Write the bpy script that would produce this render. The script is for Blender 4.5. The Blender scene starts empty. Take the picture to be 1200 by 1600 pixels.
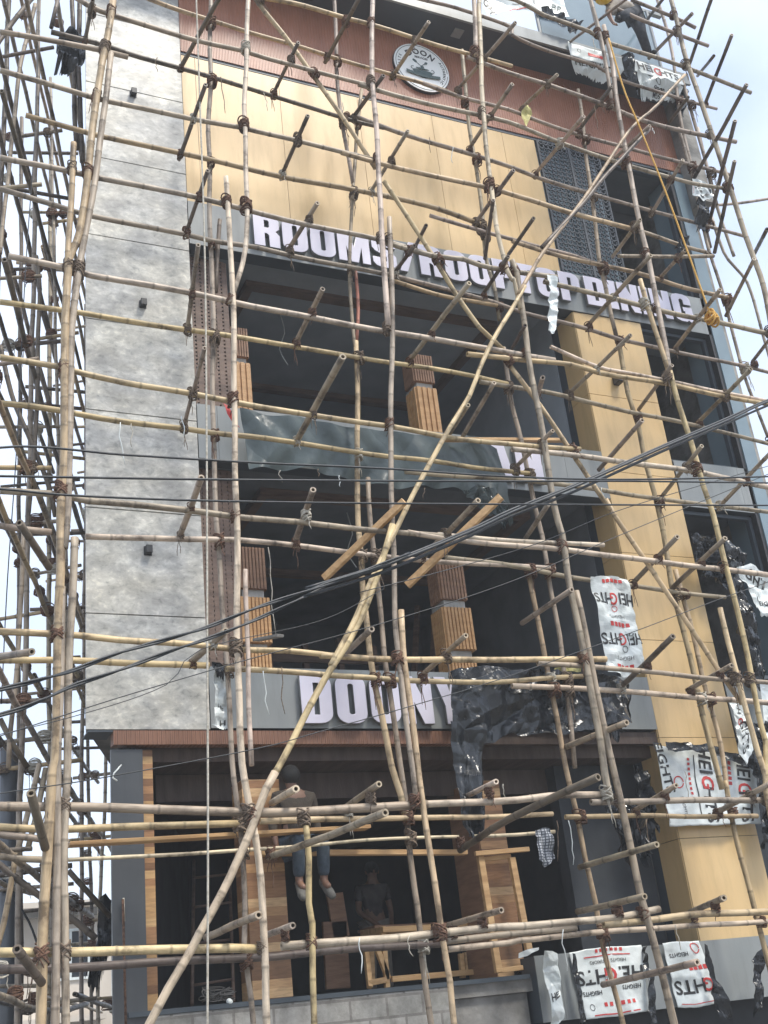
import bpy, bmesh, math, random
from mathutils import Vector, Matrix, noise
R_ = random.Random(7)
sc = bpy.context.scene
COL = sc.collection
# ------------------------------------------------------------------ camera
cd = bpy.data.cameras.new('camera'); cam = bpy.data.objects.new('camera', cd); COL.objects.link(cam)
cam.matrix_world = Matrix(((0.90979335, -0.07823776, -0.40762103, 0.0),
                           (-0.40178386, -0.41241931, -0.81760629, -11.66),
                           (-0.1041431, 0.90762832, -0.40665102, 1.6), (0, 0, 0, 1))).inverted().transposed() if False else Matrix((
    (0.90979335, -0.07823776, -0.40762103, 0.0), (-0.40178386, -0.41241931, -0.81760629, -11.66),
    (-0.1041431, 0.90762832, -0.40665102, 1.6), (0, 0, 0, 1)))
cd.sensor_fit = 'VERTICAL'; cd.sensor_height = 36.0; cd.sensor_width = 27.0; cd.lens = 1823.5 / 1600 * 36
cd.clip_start = 0.05; cd.clip_end = 3000
sc.camera = cam
# ------------------------------------------------------------------ sky, sun, exposure
SUN_EL, SUN_AZ = math.radians(58), math.radians(150)      # azimuth from +Y towards +X
w = bpy.data.worlds.new('World'); sc.world = w; w.use_nodes = True
nt = w.node_tree; nt.nodes.clear()
out = nt.nodes.new('ShaderNodeOutputWorld'); bg = nt.nodes.new('ShaderNodeBackground'); sky = nt.nodes.new('ShaderNodeTexSky')
sky.sky_type = 'NISHITA'; sky.sun_disc = False; sky.sun_elevation = SUN_EL; sky.sun_rotation = SUN_AZ
sky.air_density = 1.0; sky.dust_density = 1.5; sky.ozone_density = 1.5
tc = nt.nodes.new('ShaderNodeTexCoord'); nz = nt.nodes.new('ShaderNodeTexNoise')
nz.inputs['Scale'].default_value = 2.6; nz.inputs['Detail'].default_value = 6; nz.inputs['Roughness'].default_value = .5
cr = nt.nodes.new('ShaderNodeValToRGB'); cr.color_ramp.elements[0].position = .34; cr.color_ramp.elements[1].position = .58
mx = nt.nodes.new('ShaderNodeMixRGB'); mx.inputs['Color2'].default_value = (4.5, 5.0, 5.9, 1)
mp = nt.nodes.new('ShaderNodeMath'); mp.operation = 'MULTIPLY_ADD'; mp.inputs[1].default_value = .5; mp.inputs[2].default_value = .45
nt.links.new(tc.outputs['Generated'], nz.inputs['Vector']); nt.links.new(nz.outputs['Fac'], cr.inputs['Fac'])
nt.links.new(cr.outputs['Color'], mp.inputs[0]); nt.links.new(mp.outputs[0], mx.inputs['Fac'])
nt.links.new(sky.outputs['Color'], mx.inputs['Color1']); nt.links.new(mx.outputs['Color'], bg.inputs['Color'])
bg.inputs['Strength'].default_value = .12
nt.links.new(bg.outputs['Background'], out.inputs['Surface'])
sd = bpy.data.lights.new('sun', 'SUN'); sd.energy = 2.0; sd.angle = math.radians(12); sd.color = (1, .94, .84)
so = bpy.data.objects.new('sun', sd); COL.objects.link(so)
sv = Vector((math.sin(SUN_AZ) * math.cos(SUN_EL), math.cos(SUN_AZ) * math.cos(SUN_EL), math.sin(SUN_EL)))
so.rotation_euler = sv.to_track_quat('Z', 'Y').to_euler(); so.location = (0, -5, 30)
vs = sc.view_settings; vs.view_transform = 'Standard'; vs.look = 'None'; vs.gamma = 1; vs.use_curve_mapping = False
vs.exposure = 1.17

# ------------------------------------------------------------------ helpers
def tag(o, label=None, cat=None, group=None, kind=None):
    if label: o['label'] = label
    if cat: o['category'] = cat
    if group: o['group'] = group
    if kind: o['kind'] = kind
    return o
def empty(name, loc, label, cat, group=None):
    o = bpy.data.objects.new(name, None); COL.objects.link(o); o.location = loc; o.empty_display_size = .2
    return tag(o, label, cat, group)
def link(name, me, mats, parent=None, smooth=False):
    o = bpy.data.objects.new(name, me); COL.objects.link(o)
    for m in (mats if isinstance(mats, (list, tuple)) else [mats]): me.materials.append(m)
    if smooth:
        me.polygons.foreach_set('use_smooth', [True] * len(me.polygons))
    if parent:
        o.parent = parent; o.location = -Vector(parent.location) if parent.parent is None else Vector((0, 0, 0))
    return o
class MB:
    """collects solids in world coordinates and links them as one mesh"""
    def __init__(s): s.bm = bmesh.new()
    def box(s, x0, x1, y0, y1, z0, z1, mi=0):
        v = [s.bm.verts.new((x, y, z)) for x in (x0, x1) for y in (y0, y1) for z in (z0, z1)]
        for f in ((0, 1, 3, 2), (4, 6, 7, 5), (0, 4, 5, 1), (2, 3, 7, 6), (0, 2, 6, 4), (1, 5, 7, 3)):
            fc = s.bm.faces.new([v[i] for i in f]); fc.material_index = mi
        return s
    def bar(s, a, b, w, h, up=(0, 0, 1), mi=0):
        a, b = Vector(a), Vector(b); d = (b - a).normalized(); up = Vector(up)
        if abs(d.dot(up)) > .98: up = Vector((0, 1, 0))
        sx = d.cross(up).normalized() * w / 2; sz = sx.cross(d).normalized() * h / 2
        v = [s.bm.verts.new(p + i * sx + j * sz) for p in (a, b) for i in (-1, 1) for j in (-1, 1)]
        for f in ((0, 2, 3, 1), (4, 5, 7, 6), (0, 1, 5, 4), (2, 6, 7, 3), (0, 4, 6, 2), (1, 3, 7, 5)):
            fc = s.bm.faces.new([v[i] for i in f]); fc.material_index = mi
        return s
    def tube(s, pts, r, n=8, cap=True, mi=0):
        pts = [Vector(p) for p in pts]; rs = r if isinstance(r, (list, tuple)) else [r] * len(pts)
        prev = None; rings = []
        for i, p in enumerate(pts):
            d = (pts[min(i + 1, len(pts) - 1)] - pts[max(i - 1, 0)]).normalized()
            if prev is None:
                a = d.cross(Vector((0, 0, 1)) if abs(d.z) < .9 else Vector((0, 1, 0))).normalized()
            else:
                a = (prev - d * prev.dot(d)).normalized()
            prev = a; b = d.cross(a)
            rings.append([s.bm.verts.new(p + (a * math.cos(t) + b * math.sin(t)) * rs[i]) for t in [2 * math.pi * k / n for k in range(n)]])
        for i in range(len(rings) - 1):
            for k in range(n):
                fc = s.bm.faces.new((rings[i][k], rings[i][(k + 1) % n], rings[i + 1][(k + 1) % n], rings[i + 1][k])); fc.material_index = mi; fc.smooth = True
        if cap:
            s.bm.faces.new(rings[0][::-1]).material_index = mi; s.bm.faces.new(rings[-1]).material_index = mi
        return s
    def build(s, name, mats, parent=None, bevel=0, smooth=False):
        bmesh.ops.recalc_face_normals(s.bm, faces=s.bm.faces)
        me = bpy.data.meshes.new(name); s.bm.to_mesh(me); s.bm.free()
        o = link(name, me, mats, parent, smooth)
        if bevel:
            m = o.modifiers.new('bevel', 'BEVEL'); m.width = bevel; m.segments = 1; m.limit_method = 'ANGLE'
        return o
# ------------------------------------------------------------------ materials
def newmat(name):
    m = bpy.data.materials.new(name); m.use_nodes = True; n = m.node_tree
    return m, n, n.nodes['Principled BSDF']
def N(n, t, **k):
    x = n.nodes.new(t)
    for a, b in k.items():
        if a in x.inputs.keys(): x.inputs[a].default_value = b
        else: setattr(x, a, b)
    return x
def ramp(n, stops):
    r = n.nodes.new('ShaderNodeValToRGB'); e = r.color_ramp.elements
    while len(e) < len(stops): e.new(.5)
    for i, (p, c) in enumerate(stops): e[i].position = p; e[i].color = tuple(c) + (1,)
    return r
def coords(n, kind='Object', scale=(1, 1, 1)):
    t = n.nodes.new('ShaderNodeTexCoord'); mpn = n.nodes.new('ShaderNodeMapping'); mpn.inputs['Scale'].default_value = scale
    n.links.new(t.outputs[kind], mpn.inputs['Vector']); return mpn.outputs['Vector']
def noisy(name, c1, c2, scale=(1, 1, 1), sc_=4, rough=.6, bump=.15, detail=6, metal=0, spec=.5, lo=.35, hi=.65, dist=0, bscale=None):
    m, n, p = newmat(name); v = coords(n, 'Object', scale)
    t = N(n, 'ShaderNodeTexNoise', Scale=sc_, Detail=detail, Distortion=dist); n.links.new(v, t.inputs['Vector'])
    r = ramp(n, [(lo, c1), (hi, c2)]); n.links.new(t.outputs['Fac'], r.inputs['Fac']); n.links.new(r.outputs['Color'], p.inputs['Base Color'])
    p.inputs['Roughness'].default_value = rough; p.inputs['Metallic'].default_value = metal; p.inputs['Specular IOR Level'].default_value = spec
    if bump:
        t2 = N(n, 'ShaderNodeTexNoise', Scale=(bscale or sc_ * 6), Detail=4); n.links.new(v, t2.inputs['Vector'])
        b = N(n, 'ShaderNodeBump', Strength=bump, Distance=.02); n.links.new(t2.outputs['Fac'], b.inputs['Height']); n.links.new(b.outputs['Normal'], p.inputs['Normal'])
    return m
def bamboo_mat():
    m, n, p = newmat('bamboo')
    oi = n.nodes.new('ShaderNodeObjectInfo'); tcn = n.nodes.new('ShaderNodeTexCoord')
    ad = N(n, 'ShaderNodeVectorMath', operation='ADD'); ml = N(n, 'ShaderNodeVectorMath', operation='MULTIPLY')
    cmb = n.nodes.new('ShaderNodeCombineXYZ'); mr = N(n, 'ShaderNodeMath', operation='MULTIPLY'); mr.inputs[1].default_value = 37
    n.links.new(oi.outputs['Random'], mr.inputs[0])
    for a in 'XYZ': n.links.new(mr.outputs[0], cmb.inputs[a])
    n.links.new(tcn.outputs['Object'], ad.inputs[0]); n.links.new(cmb.outputs[0], ad.inputs[1])
    n.links.new(ad.outputs[0], ml.inputs[0]); ml.inputs[1].default_value = (1, 1, .12)
    t = N(n, 'ShaderNodeTexNoise', Scale=22, Detail=5, Roughness=.6); n.links.new(ml.outputs[0], t.inputs['Vector'])
    t2 = N(n, 'ShaderNodeTexNoise', Scale=3.2, Detail=6, Roughness=.65); n.links.new(ad.outputs[0], t2.inputs['Vector'])
    r1 = ramp(n, [(.32, (.45, .43, .41)), (.5, (.95, .95, .95)), (.72, (1.18, 1.16, 1.12))]); n.links.new(t.outputs['Fac'], r1.inputs['Fac'])
    r2 = ramp(n, [(.36, (.30, .28, .265)), (.44, (.75, .74, .73)), (.56, (1.06, 1.05, 1.03))]); n.links.new(t2.outputs['Fac'], r2.inputs['Fac'])
    m1 = N(n, 'ShaderNodeMixRGB', blend_type='MULTIPLY'); m1.inputs['Fac'].default_value = .85
    n.links.new(oi.outputs['Color'], m1.inputs['Color1']); n.links.new(r1.outputs['Color'], m1.inputs['Color2'])
    m2 = N(n, 'ShaderNodeMixRGB', blend_type='MULTIPLY'); m2.inputs['Fac'].default_value = .9
    n.links.new(m1.outputs['Color'], m2.inputs['Color1']); n.links.new(r2.outputs['Color'], m2.inputs['Color2'])
    at = N(n, 'ShaderNodeAttribute', attribute_name='ring'); m3 = N(n, 'ShaderNodeMixRGB', blend_type='MULTIPLY')
    m3.inputs['Fac'].default_value = 1; n.links.new(m2.outputs['Color'], m3.inputs['Color1']); n.links.new(at.outputs['Color'], m3.inputs['Color2'])
    n.links.new(m3.outputs['Color'], p.inputs['Base Color']); p.inputs['Roughness'].default_value = .5; p.inputs['Specular IOR Level'].default_value = .4
    b = N(n, 'ShaderNodeBump', Strength=.35, Distance=.01); n.links.new(t.outputs['Fac'], b.inputs['Height']); n.links.new(b.outputs['Normal'], p.inputs['Normal'])
    return m
M = {}
M['bamboo'] = bamboo_mat()
M['rope'] = noisy('coir_rope', (.07, .035, .022), (.20, .11, .07), sc_=40, rough=.9, bump=.5)
M['rope_pale'] = noisy('pale_string', (.35, .32, .26), (.55, .52, .45), sc_=30, rough=.9, bump=.3)
M['rope_yellow'] = noisy('yellow_rope', (.55, .30, .05), (.75, .45, .12), sc_=60, rough=.8, bump=.4)
M['yellow'] = noisy('tan_panel', (.60, .415, .195), (.66, .475, .24), sc_=.9, rough=.30, bump=.02, detail=2)
M['colside'] = M['yellow']
def dirty(m):      # dust, drips and uneven sheen on a panel material
    n = m.node_tree; p = n.nodes['Principled BSDF']; src = p.inputs['Base Color'].links[0].from_socket
    v = coords(n, 'Object', (2.2, 2.2, .35)); t = N(n, 'ShaderNodeTexNoise', Scale=3.0, Detail=8, Roughness=.65); n.links.new(v, t.inputs['Vector'])
    r = ramp(n, [(.32, (.80, .79, .77)), (.5, (.97, .97, .97)), (.7, (1.04, 1.03, 1.02))]); n.links.new(t.outputs['Fac'], r.inputs['Fac'])
    a = N(n, 'ShaderNodeMixRGB', blend_type='MULTIPLY'); a.inputs['Fac'].default_value = .75; n.links.new(src, a.inputs['Color1']); n.links.new(r.outputs['Color'], a.inputs['Color2']); n.links.new(a.outputs['Color'], p.inputs['Base Color'])
    q = N(n, 'ShaderNodeMapRange'); q.inputs['To Min'].default_value = .22; q.inputs['To Max'].default_value = .48; n.links.new(t.outputs['Fac'], q.inputs['Value']); n.links.new(q.outputs['Result'], p.inputs['Roughness'])
dirty(M['yellow'])
M['band'] = noisy('grey_panel', (.23, .25, .25), (.27, .285, .285), sc_=1.2, rough=.28, bump=.02, detail=2)
M['pier'] = noisy('dark_grey_panel', (.06, .066, .072), (.085, .09, .095), sc_=1.5, rough=.4, bump=.05)
M['dark'] = noisy('veil_lifted_interior', (.30, .34, .38), (.38, .42, .46), sc_=2, rough=.8, bump=.1)  # upper interior colour made paler to imitate lens veil over the blacks
M['glassdark'] = noisy('dark_glass', (.02, .024, .03), (.04, .045, .052), sc_=1.6, rough=.3, bump=0, spec=.18)
M['blueglass'] = noisy('blue_grey_glass', (.16, .22, .26), (.22, .29, .33), sc_=.9, rough=.15, bump=0)
M['soffit'] = noisy('soffit', (.045, .06, .075), (.06, .075, .09), sc_=1, rough=.5, bump=.02)
M['letter'] = noisy('letter_face', (.62, .60, .70), (.69, .67, .77), sc_=1.5, rough=.30, bump=0)
M['letterside'] = noisy('letter_side', (.13, .135, .14), (.19, .195, .20), sc_=5, rough=.45, bump=0)
M['white'] = noisy('white_board', (.82, .84, .81), (.87, .88, .86), sc_=3, rough=.4, bump=0)
M['black'] = noisy('black_metal', (.015, .016, .018), (.03, .03, .032), sc_=20, rough=.45, bump=.1)
M['ink'] = noisy('black_ink', (.02, .02, .022), (.03, .03, .03), sc_=20, rough=.5, bump=0)
M['green_ink'] = noisy('green_ink', (.05, .09, .09), (.08, .12, .12), sc_=20, rough=.5, bump=0)
M['redink'] = noisy('red_ink', (.50, .03, .03), (.58, .06, .05), sc_=20, rough=.5, bump=0)
M['timber'] = noisy('fresh_timber', (.46, .27, .12), (.66, .43, .21), scale=(1, 6, 6), sc_=3, rough=.6, bump=.2)
M['timber_dark'] = noisy('aged_timber', (.13, .085, .065), (.21, .14, .105), scale=(1, 1, 6), sc_=3, rough=.6, bump=.2)
M['tarp'] = noisy('green_grey_sheet', (.04, .058, .062), (.085, .11, .11), sc_=2.5, rough=.30, bump=.25, bscale=9)
M['blackfilm'] = noisy('black_film', (.010, .013, .016), (.022, .026, .032), sc_=4, rough=.25, bump=.35, bscale=7, spec=.65)
M['film'] = noisy('white_film', (.60, .65, .64), (.72, .76, .75), sc_=6, rough=.3, bump=.25, bscale=14)
M['cable'] = noisy('black_cable', (.012, .016, .02), (.025, .03, .035), sc_=30, rough=.45, bump=.1)
M['concrete'] = noisy('raw_concrete', (.14, .135, .125), (.30, .29, .27), sc_=3, rough=.9, bump=.5, detail=10)
M['skin'] = noisy('skin', (.16, .085, .055), (.21, .115, .075), sc_=12, rough=.55, bump=.05)
M['hair'] = noisy('hair', (.008, .008, .008), (.02, .018, .016), sc_=60, rough=.6, bump=.5)
M['jeans'] = noisy('jeans', (.03, .045, .06), (.055, .075, .10), sc_=20, rough=.9, bump=.3)  # seated worker's denim, darkened to carry the shade he sits in
M['darkcloth'] = noisy('dark_cloth', (.05, .045, .045), (.09, .08, .08), sc_=9, rough=.9, bump=.3)
M['khaki'] = noisy('shaded_brown_cloth', (.045, .035, .026), (.07, .055, .04), sc_=9, rough=.9, bump=.3)  # seated worker's shirt; shade of the opening is put into the colour
M['apron'] = noisy('pale_cloth', (.22, .19, .16), (.30, .27, .23), sc_=9, rough=.9, bump=.3)
M['shoe'] = noisy('shaded_shoe_sole', (.09, .085, .075), (.13, .125, .11), sc_=30, rough=.8, bump=.3)  # pale shoes darkened in colour in place of shade
M['helmet'] = noisy('yellow_plastic', (.75, .50, .03), (.80, .55, .05), sc_=5, rough=.3, bump=0)
M['ground'] = noisy('street', (.10, .095, .085), (.19, .18, .165), sc_=.7, rough=.95, bump=.5, detail=10, bscale=8)
M['plaster'] = noisy('pale_plaster', (.45, .40, .34), (.60, .55, .48), sc_=.6, rough=.85, bump=.1)
M['cloth'] = None

def stone_mat():      # printed cement look of the tall panels
    m, n, p = newmat('cement_look_panel'); v = coords(n, 'Object', (1, 1, 1.5))
    t = N(n, 'ShaderNodeTexNoise', Scale=2.6, Detail=10, Roughness=.7, Distortion=.3)
    t2 = N(n, 'ShaderNodeTexNoise', Scale=10.0, Detail=8, Roughness=.62, Distortion=.4)
    t3 = N(n, 'ShaderNodeTexNoise', Scale=1.1, Detail=3)
    for x in (t, t2, t3): n.links.new(v, x.inputs['Vector'])
    r = ramp(n, [(.36, (.36, .35, .325)), (.5, (.49, .478, .445)), (.62, (.67, .655, .61))])
    r2 = ramp(n, [(.34, (.66, .675, .68)), (.45, (.93, .93, .92)), (.56, (1.0, 1.0, 1.0)), (.66, (1.25, 1.24, 1.2))])
    r3 = ramp(n, [(.40, (.80, .82, .85)), (.60, (1.10, 1.09, 1.04))])
    n.links.new(t.outputs['Fac'], r.inputs['Fac']); n.links.new(t2.outputs['Fac'], r2.inputs['Fac']); n.links.new(t3.outputs['Fac'], r3.inputs['Fac'])
    a = N(n, 'ShaderNodeMixRGB', blend_type='MULTIPLY'); a.inputs['Fac'].default_value = 1
    n.links.new(r.outputs['Color'], a.inputs['Color1']); n.links.new(r2.outputs['Color'], a.inputs['Color2'])
    b = N(n, 'ShaderNodeMixRGB', blend_type='MULTIPLY'); b.inputs['Fac'].default_value = 1
    n.links.new(a.outputs['Color'], b.inputs['Color1']); n.links.new(r3.outputs['Color'], b.inputs['Color2'])
    n.links.new(b.outputs['Color'], p.inputs['Base Color']); p.inputs['Roughness'].default_value = .33
    return m
M['stone'] = stone_mat()
def ribbed(name, c1, c2, period, axis='X', depth=.012, rough=.5, gap=.30):
    m, n, p = newmat(name); v = coords(n)
    s = n.nodes.new('ShaderNodeSeparateXYZ'); n.links.new(v, s.inputs[0])
    d = N(n, 'ShaderNodeMath', operation='DIVIDE'); d.inputs[1].default_value = period; n.links.new(s.outputs[axis], d.inputs[0])
    f = N(n, 'ShaderNodeMath', operation='FRACT'); n.links.new(d.outputs[0], f.inputs[0])
    pp = N(n, 'ShaderNodeMath', operation='PINGPONG'); pp.inputs[1].default_value = .5; n.links.new(f.outputs[0], pp.inputs[0])
    r = ramp(n, [(gap - .12, (0, 0, 0)), (gap, (1, 1, 1))]); n.links.new(pp.outputs[0], r.inputs['Fac'])
    t = N(n, 'ShaderNodeTexNoise', Scale=2.2, Detail=5); n.links.new(v, t.inputs['Vector'])
    rc = ramp(n, [(.35, c1), (.65, c2)]); n.links.new(t.outputs['Fac'], rc.inputs['Fac'])
    n.links.new(rc.outputs['Color'], p.inputs['Base Color'])
    b = N(n, 'ShaderNodeBump', Strength=1, Distance=depth); n.links.new(r.outputs['Color'], b.inputs['Height'])
    n.links.new(b.outputs['Normal'], p.inputs['Normal']); p.inputs['Roughness'].default_value = rough
    return m
M['rust'] = ribbed('ribbed_rust_panel', (.33, .14, .085), (.39, .175, .11), .045, 'X', .007, .5)
def staves(name, cols, period, axis='Z'):     # boards of differing tones laid one over another
    m, n, p = newmat(name); v = coords(n)
    s = n.nodes.new('ShaderNodeSeparateXYZ'); n.links.new(v, s.inputs[0])
    d = N(n, 'ShaderNodeMath', operation='DIVIDE'); d.inputs[1].default_value = period; n.links.new(s.outputs[axis], d.inputs[0])
    f = N(n, 'ShaderNodeMath', operation='FLOOR'); n.links.new(d.outputs[0], f.inputs[0])
    wn = N(n, 'ShaderNodeTexWhiteNoise', noise_dimensions='1D'); n.links.new(f.outputs[0], wn.inputs['W'])
    r = ramp(n, [(i / len(cols), c) for i, c in enumerate(cols)]); r.color_ramp.interpolation = 'CONSTANT'
    n.links.new(wn.outputs['Value'], r.inputs['Fac'])
    v2 = coords(n, 'Object', (2, 2, 14)); t = N(n, 'ShaderNodeTexNoise', Scale=4, Detail=6, Distortion=.5); n.links.new(v2, t.inputs['Vector'])
    rc = ramp(n, [(.3, (.7, .66, .62)), (.65, (1.1, 1.1, 1.08))]); n.links.new(t.outputs['Fac'], rc.inputs['Fac'])
    a = N(n, 'ShaderNodeMixRGB', blend_type='MULTIPLY'); a.inputs['Fac'].default_value = .8
    n.links.new(r.outputs['Color'], a.inputs['Color1']); n.links.new(rc.outputs['Color'], a.inputs['Color2'])
    n.links.new(a.outputs['Color'], p.inputs['Base Color']); p.inputs['Roughness'].default_value = .5
    return m
M['staves'] = staves('mixed_boards', [(.42, .24, .11), (.20, .105, .05), (.58, .38, .20), (.30, .155, .07), (.52, .32, .16), (.24, .12, .055)], .085)
M['blocks'] = staves('end_grain_blocks', [(.50, .30, .13), (.22, .11, .05), (.38, .20, .09), (.56, .36, .17)], .075)
def check_mat():
    m, n, p = newmat('checked_cloth'); v = coords(n, 'Object', (22, 22, 22))
    a = N(n, 'ShaderNodeTexBrick'); n.links.new(v, a.inputs['Vector'])
    w1 = N(n, 'ShaderNodeTexWave', Scale=.5); w2 = N(n, 'ShaderNodeTexWave', Scale=.5, bands_direction='Z')
    for x in (w1, w2): n.links.new(v, x.inputs['Vector'])
    mm = N(n, 'ShaderNodeMath', operation='MAXIMUM'); n.links.new(w1.outputs['Fac'], mm.inputs[0]); n.links.new(w2.outputs['Fac'], mm.inputs[1])
    r = ramp(n, [(.6, (.45, .47, .5)), (.9, (.07, .08, .10))]); n.links.new(mm.outputs[0], r.inputs['Fac']); n.links.new(r.outputs['Color'], p.inputs['Base Color'])
    p.inputs['Roughness'].default_value = .9; return m
M['cloth'] = check_mat()
def block_mat():
    m, n, p = newmat('block_masonry'); v = coords(n)
    s = n.nodes.new('ShaderNodeSeparateXYZ'); n.links.new(v, s.inputs[0]); c = n.nodes.new('ShaderNodeCombineXYZ')
    n.links.new(s.outputs['X'], c.inputs['X']); n.links.new(s.outputs['Z'], c.inputs['Y'])
    b = N(n, 'ShaderNodeTexBrick', Scale=1.0); b.inputs['Brick Width'].default_value = .40; b.inputs['Row Height'].default_value = .195
    b.inputs['Mortar Size'].default_value = .014; b.inputs['Color1'].default_value = (.25, .25, .235, 1); b.inputs['Color2'].default_value = (.36, .35, .33, 1); b.inputs['Mortar'].default_value = (.20, .19, .18, 1)
    n.links.new(c.outputs[0], b.inputs['Vector'])
    t = N(n, 'ShaderNodeTexNoise', Scale=6, Detail=9, Roughness=.7); n.links.new(v, t.inputs['Vector'])
    rc = ramp(n, [(.3, (.5, .5, .48)), (.6, (1.1, 1.1, 1.1))]); n.links.new(t.outputs['Fac'], rc.inputs['Fac'])
    a = N(n, 'ShaderNodeMixRGB', blend_type='MULTIPLY'); a.inputs['Fac'].default_value = .8
    n.links.new(b.outputs['Color'], a.inputs['Color1']); n.links.new(rc.outputs['Color'], a.inputs['Color2']); n.links.new(a.outputs['Color'], p.inputs['Base Color'])
    bm_ = N(n, 'ShaderNodeBump', Strength=.6, Distance=.02); n.links.new(t.outputs['Fac'], bm_.inputs['Height']); n.links.new(bm_.outputs['Normal'], p.inputs['Normal'])
    p.inputs['Roughness'].default_value = .9; return m
M['block'] = block_mat()
# ------------------------------------------------------------------ letters
def arc(cx, cy, r, a0, a1, k=5): return [(cx + r * math.cos(math.radians(a0 + (a1 - a0) * i / k)), cy + r * math.sin(math.radians(a0 + (a1 - a0) * i / k))) for i in range(k + 1)]
def rr(x0, y0, x1, y1, r): return arc(x1 - r, y1 - r, r, 0, 90) + arc(x0 + r, y1 - r, r, 90, 180) + arc(x0 + r, y0 + r, r, 180, 270) + arc(x1 - r, y0 + r, r, 270, 360)
GL = {
 'O': (.5, [rr(0, 0, .5, 1, .2), rr(.195, .17, .305, .83, .05)]),
 'D': (.5, [[(0, 0)] + arc(.3, .2, .2, 270, 360) + arc(.3, .8, .2, 0, 90) + [(0, 1)], [(.195, .16), (.30, .16), (.30, .84), (.195, .84)]]),
 'R': (.5, [[(0, 0), (.2, 0), (.2, .42), (.25, .42), (.30, .36), (.30, 0), (.5, 0), (.5, .38), (.42, .50), (.5, .60), (.5, .84), (.44, .95), (.34, 1), (0, 1)], [(.2, .58), (.28, .58), (.31, .62), (.31, .8), (.28, .84), (.2, .84)]]),
 'P': (.5, [[(0, 0), (.2, 0), (.2, .38), (.36, .38), (.46, .42), (.5, .52), (.5, .84), (.44, .95), (.34, 1), (0, 1)], [(.2, .54), (.3, .54), (.3, .84), (.2, .84)]]),
 'F': (.42, [[(0, 0), (.2, 0), (.2, .4), (.38, .4), (.38, .58), (.2, .58), (.2, .82), (.42, .82), (.42, 1), (0, 1)]]),
 'T': (.48, [[(.14, 0), (.34, 0), (.34, .82), (.48, .82), (.48, 1), (0, 1), (0, .82), (.14, .82)]]),
 'I': (.2, [[(0, 0), (.2, 0), (.2, 1), (0, 1)]]),
 'N': (.5, [[(0, 0), (.17, 0), (.17, .5), (.33, 0), (.5, 0), (.5, 1), (.33, 1), (.33, .55), (.18, 1), (0, 1)]]),
 'M': (.66, [[(0, 0), (.16, 0), (.16, .6), (.26, 0), (.40, 0), (.50, .6), (.50, 0), (.66, 0), (.66, 1), (.44, 1), (.33, .45), (.22, 1), (0, 1)]]),
 'S': (.5, [[(0, .3), (0, .14), (.06, .04), (.16, 0), (.34, 0), (.44, .04), (.5, .14), (.5, .38), (.44, .5), (.2, .66), (.2, .80), (.25, .85), (.31, .80), (.31, .68), (.5, .68), (.5, .86), (.44, .96), (.34, 1), (.16, 1), (.06, .96), (0, .86), (0, .62), (.06, .52), (.3, .36), (.3, .2), (.25, .15), (.19, .2), (.19, .3)]]),
 'G': (.5, [[(.5, .52), (.27, .52), (.27, .38), (.31, .38), (.31, .2), (.25, .15), (.19, .2), (.19, .8), (.25, .85), (.31, .8), (.31, .64), (.5, .64), (.5, .84), (.44, .95), (.34, 1), (.16, 1), (.06, .95), (0, .85), (0, .15), (.06, .05), (.16, 0), (.30, 0), (.36, .06), (.4, 0), (.5, 0)]]),
 '/': (.42, [[(0, 0), (.16, 0), (.42, 1), (.26, 1)]]),
 'Y': (.52, [[(.16, 0), (.36, 0), (.36, .38), (.52, 1), (.33, 1), (.26, .65), (.19, 1), (0, 1), (.16, .38)]]),
 'A': (.5, [[(0, 0), (.18, 0), (.2, .16), (.3, .16), (.32, 0), (.5, 0), (.37, 1), (.13, 1)], [(.22, .32), (.28, .32), (.25, .7)]]),
}
def curve_mesh(contours, depth, bevel=0):
    cu = bpy.data.curves.new('tmp', 'CURVE'); cu.dimensions = '2D'; cu.fill_mode = 'BOTH'; cu.extrude = depth / 2; cu.bevel_depth = bevel
    for c in contours:
        sp = cu.splines.new('POLY'); sp.points.add(len(c) - 1); sp.use_cyclic_u = True
        for i, (x, y) in enumerate(c): sp.points[i].co = (x, y, 0, 1)
    ob = bpy.data.objects.new('tmp', cu); COL.objects.link(ob)
    dg = bpy.context.evaluated_depsgraph_get(); dg.update()
    me = bpy.data.meshes.new_from_object(ob.evaluated_get(dg)); bpy.data.objects.remove(ob); bpy.data.curves.remove(cu)
    return me
def text_mesh(s, size=1, depth=0, bold=0):
    cu = bpy.data.curves.new('tmp', 'FONT'); cu.body = s; cu.size = size; cu.extrude = depth / 2; cu.offset = bold; cu.align_x = 'CENTER'; cu.align_y = 'CENTER'; cu.resolution_u = 3
    ob = bpy.data.objects.new('tmp', cu); COL.objects.link(ob)
    dg = bpy.context.evaluated_depsgraph_get(); dg.update()
    me = bpy.data.meshes.new_from_object(ob.evaluated_get(dg)); bpy.data.objects.remove(ob); bpy.data.curves.remove(cu)
    return me
def sign_letter(ch, x, z, h, width, y, parent, depth=.05):
    wd, cons = GL[ch]; k = width / wd
    cons = [[(px * k, py * h) for px, py in c] for c in cons]
    me = curve_mesh(cons, depth, .006)
    me.transform(Matrix(((1, 0, 0, x), (0, 0, -1, y), (0, 1, 0, z), (0, 0, 0, 1))))
    me.materials.clear()
    o = link('sign_letter', me, [M['letter'], M['letterside']], None)
    for f in me.polygons: f.material_index = 0 if f.normal.y < -.6 else 1
    o.parent = parent
    return o
M['blackmesh'] = noisy('screen_metal', (.035, .045, .055), (.06, .07, .085), sc_=6, rough=.4, bump=.05)
M['timber_mid'] = noisy('brown_timber', (.22, .12, .07), (.32, .18, .105), scale=(1, 1, 6), sc_=3, rough=.6, bump=.2)
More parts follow.
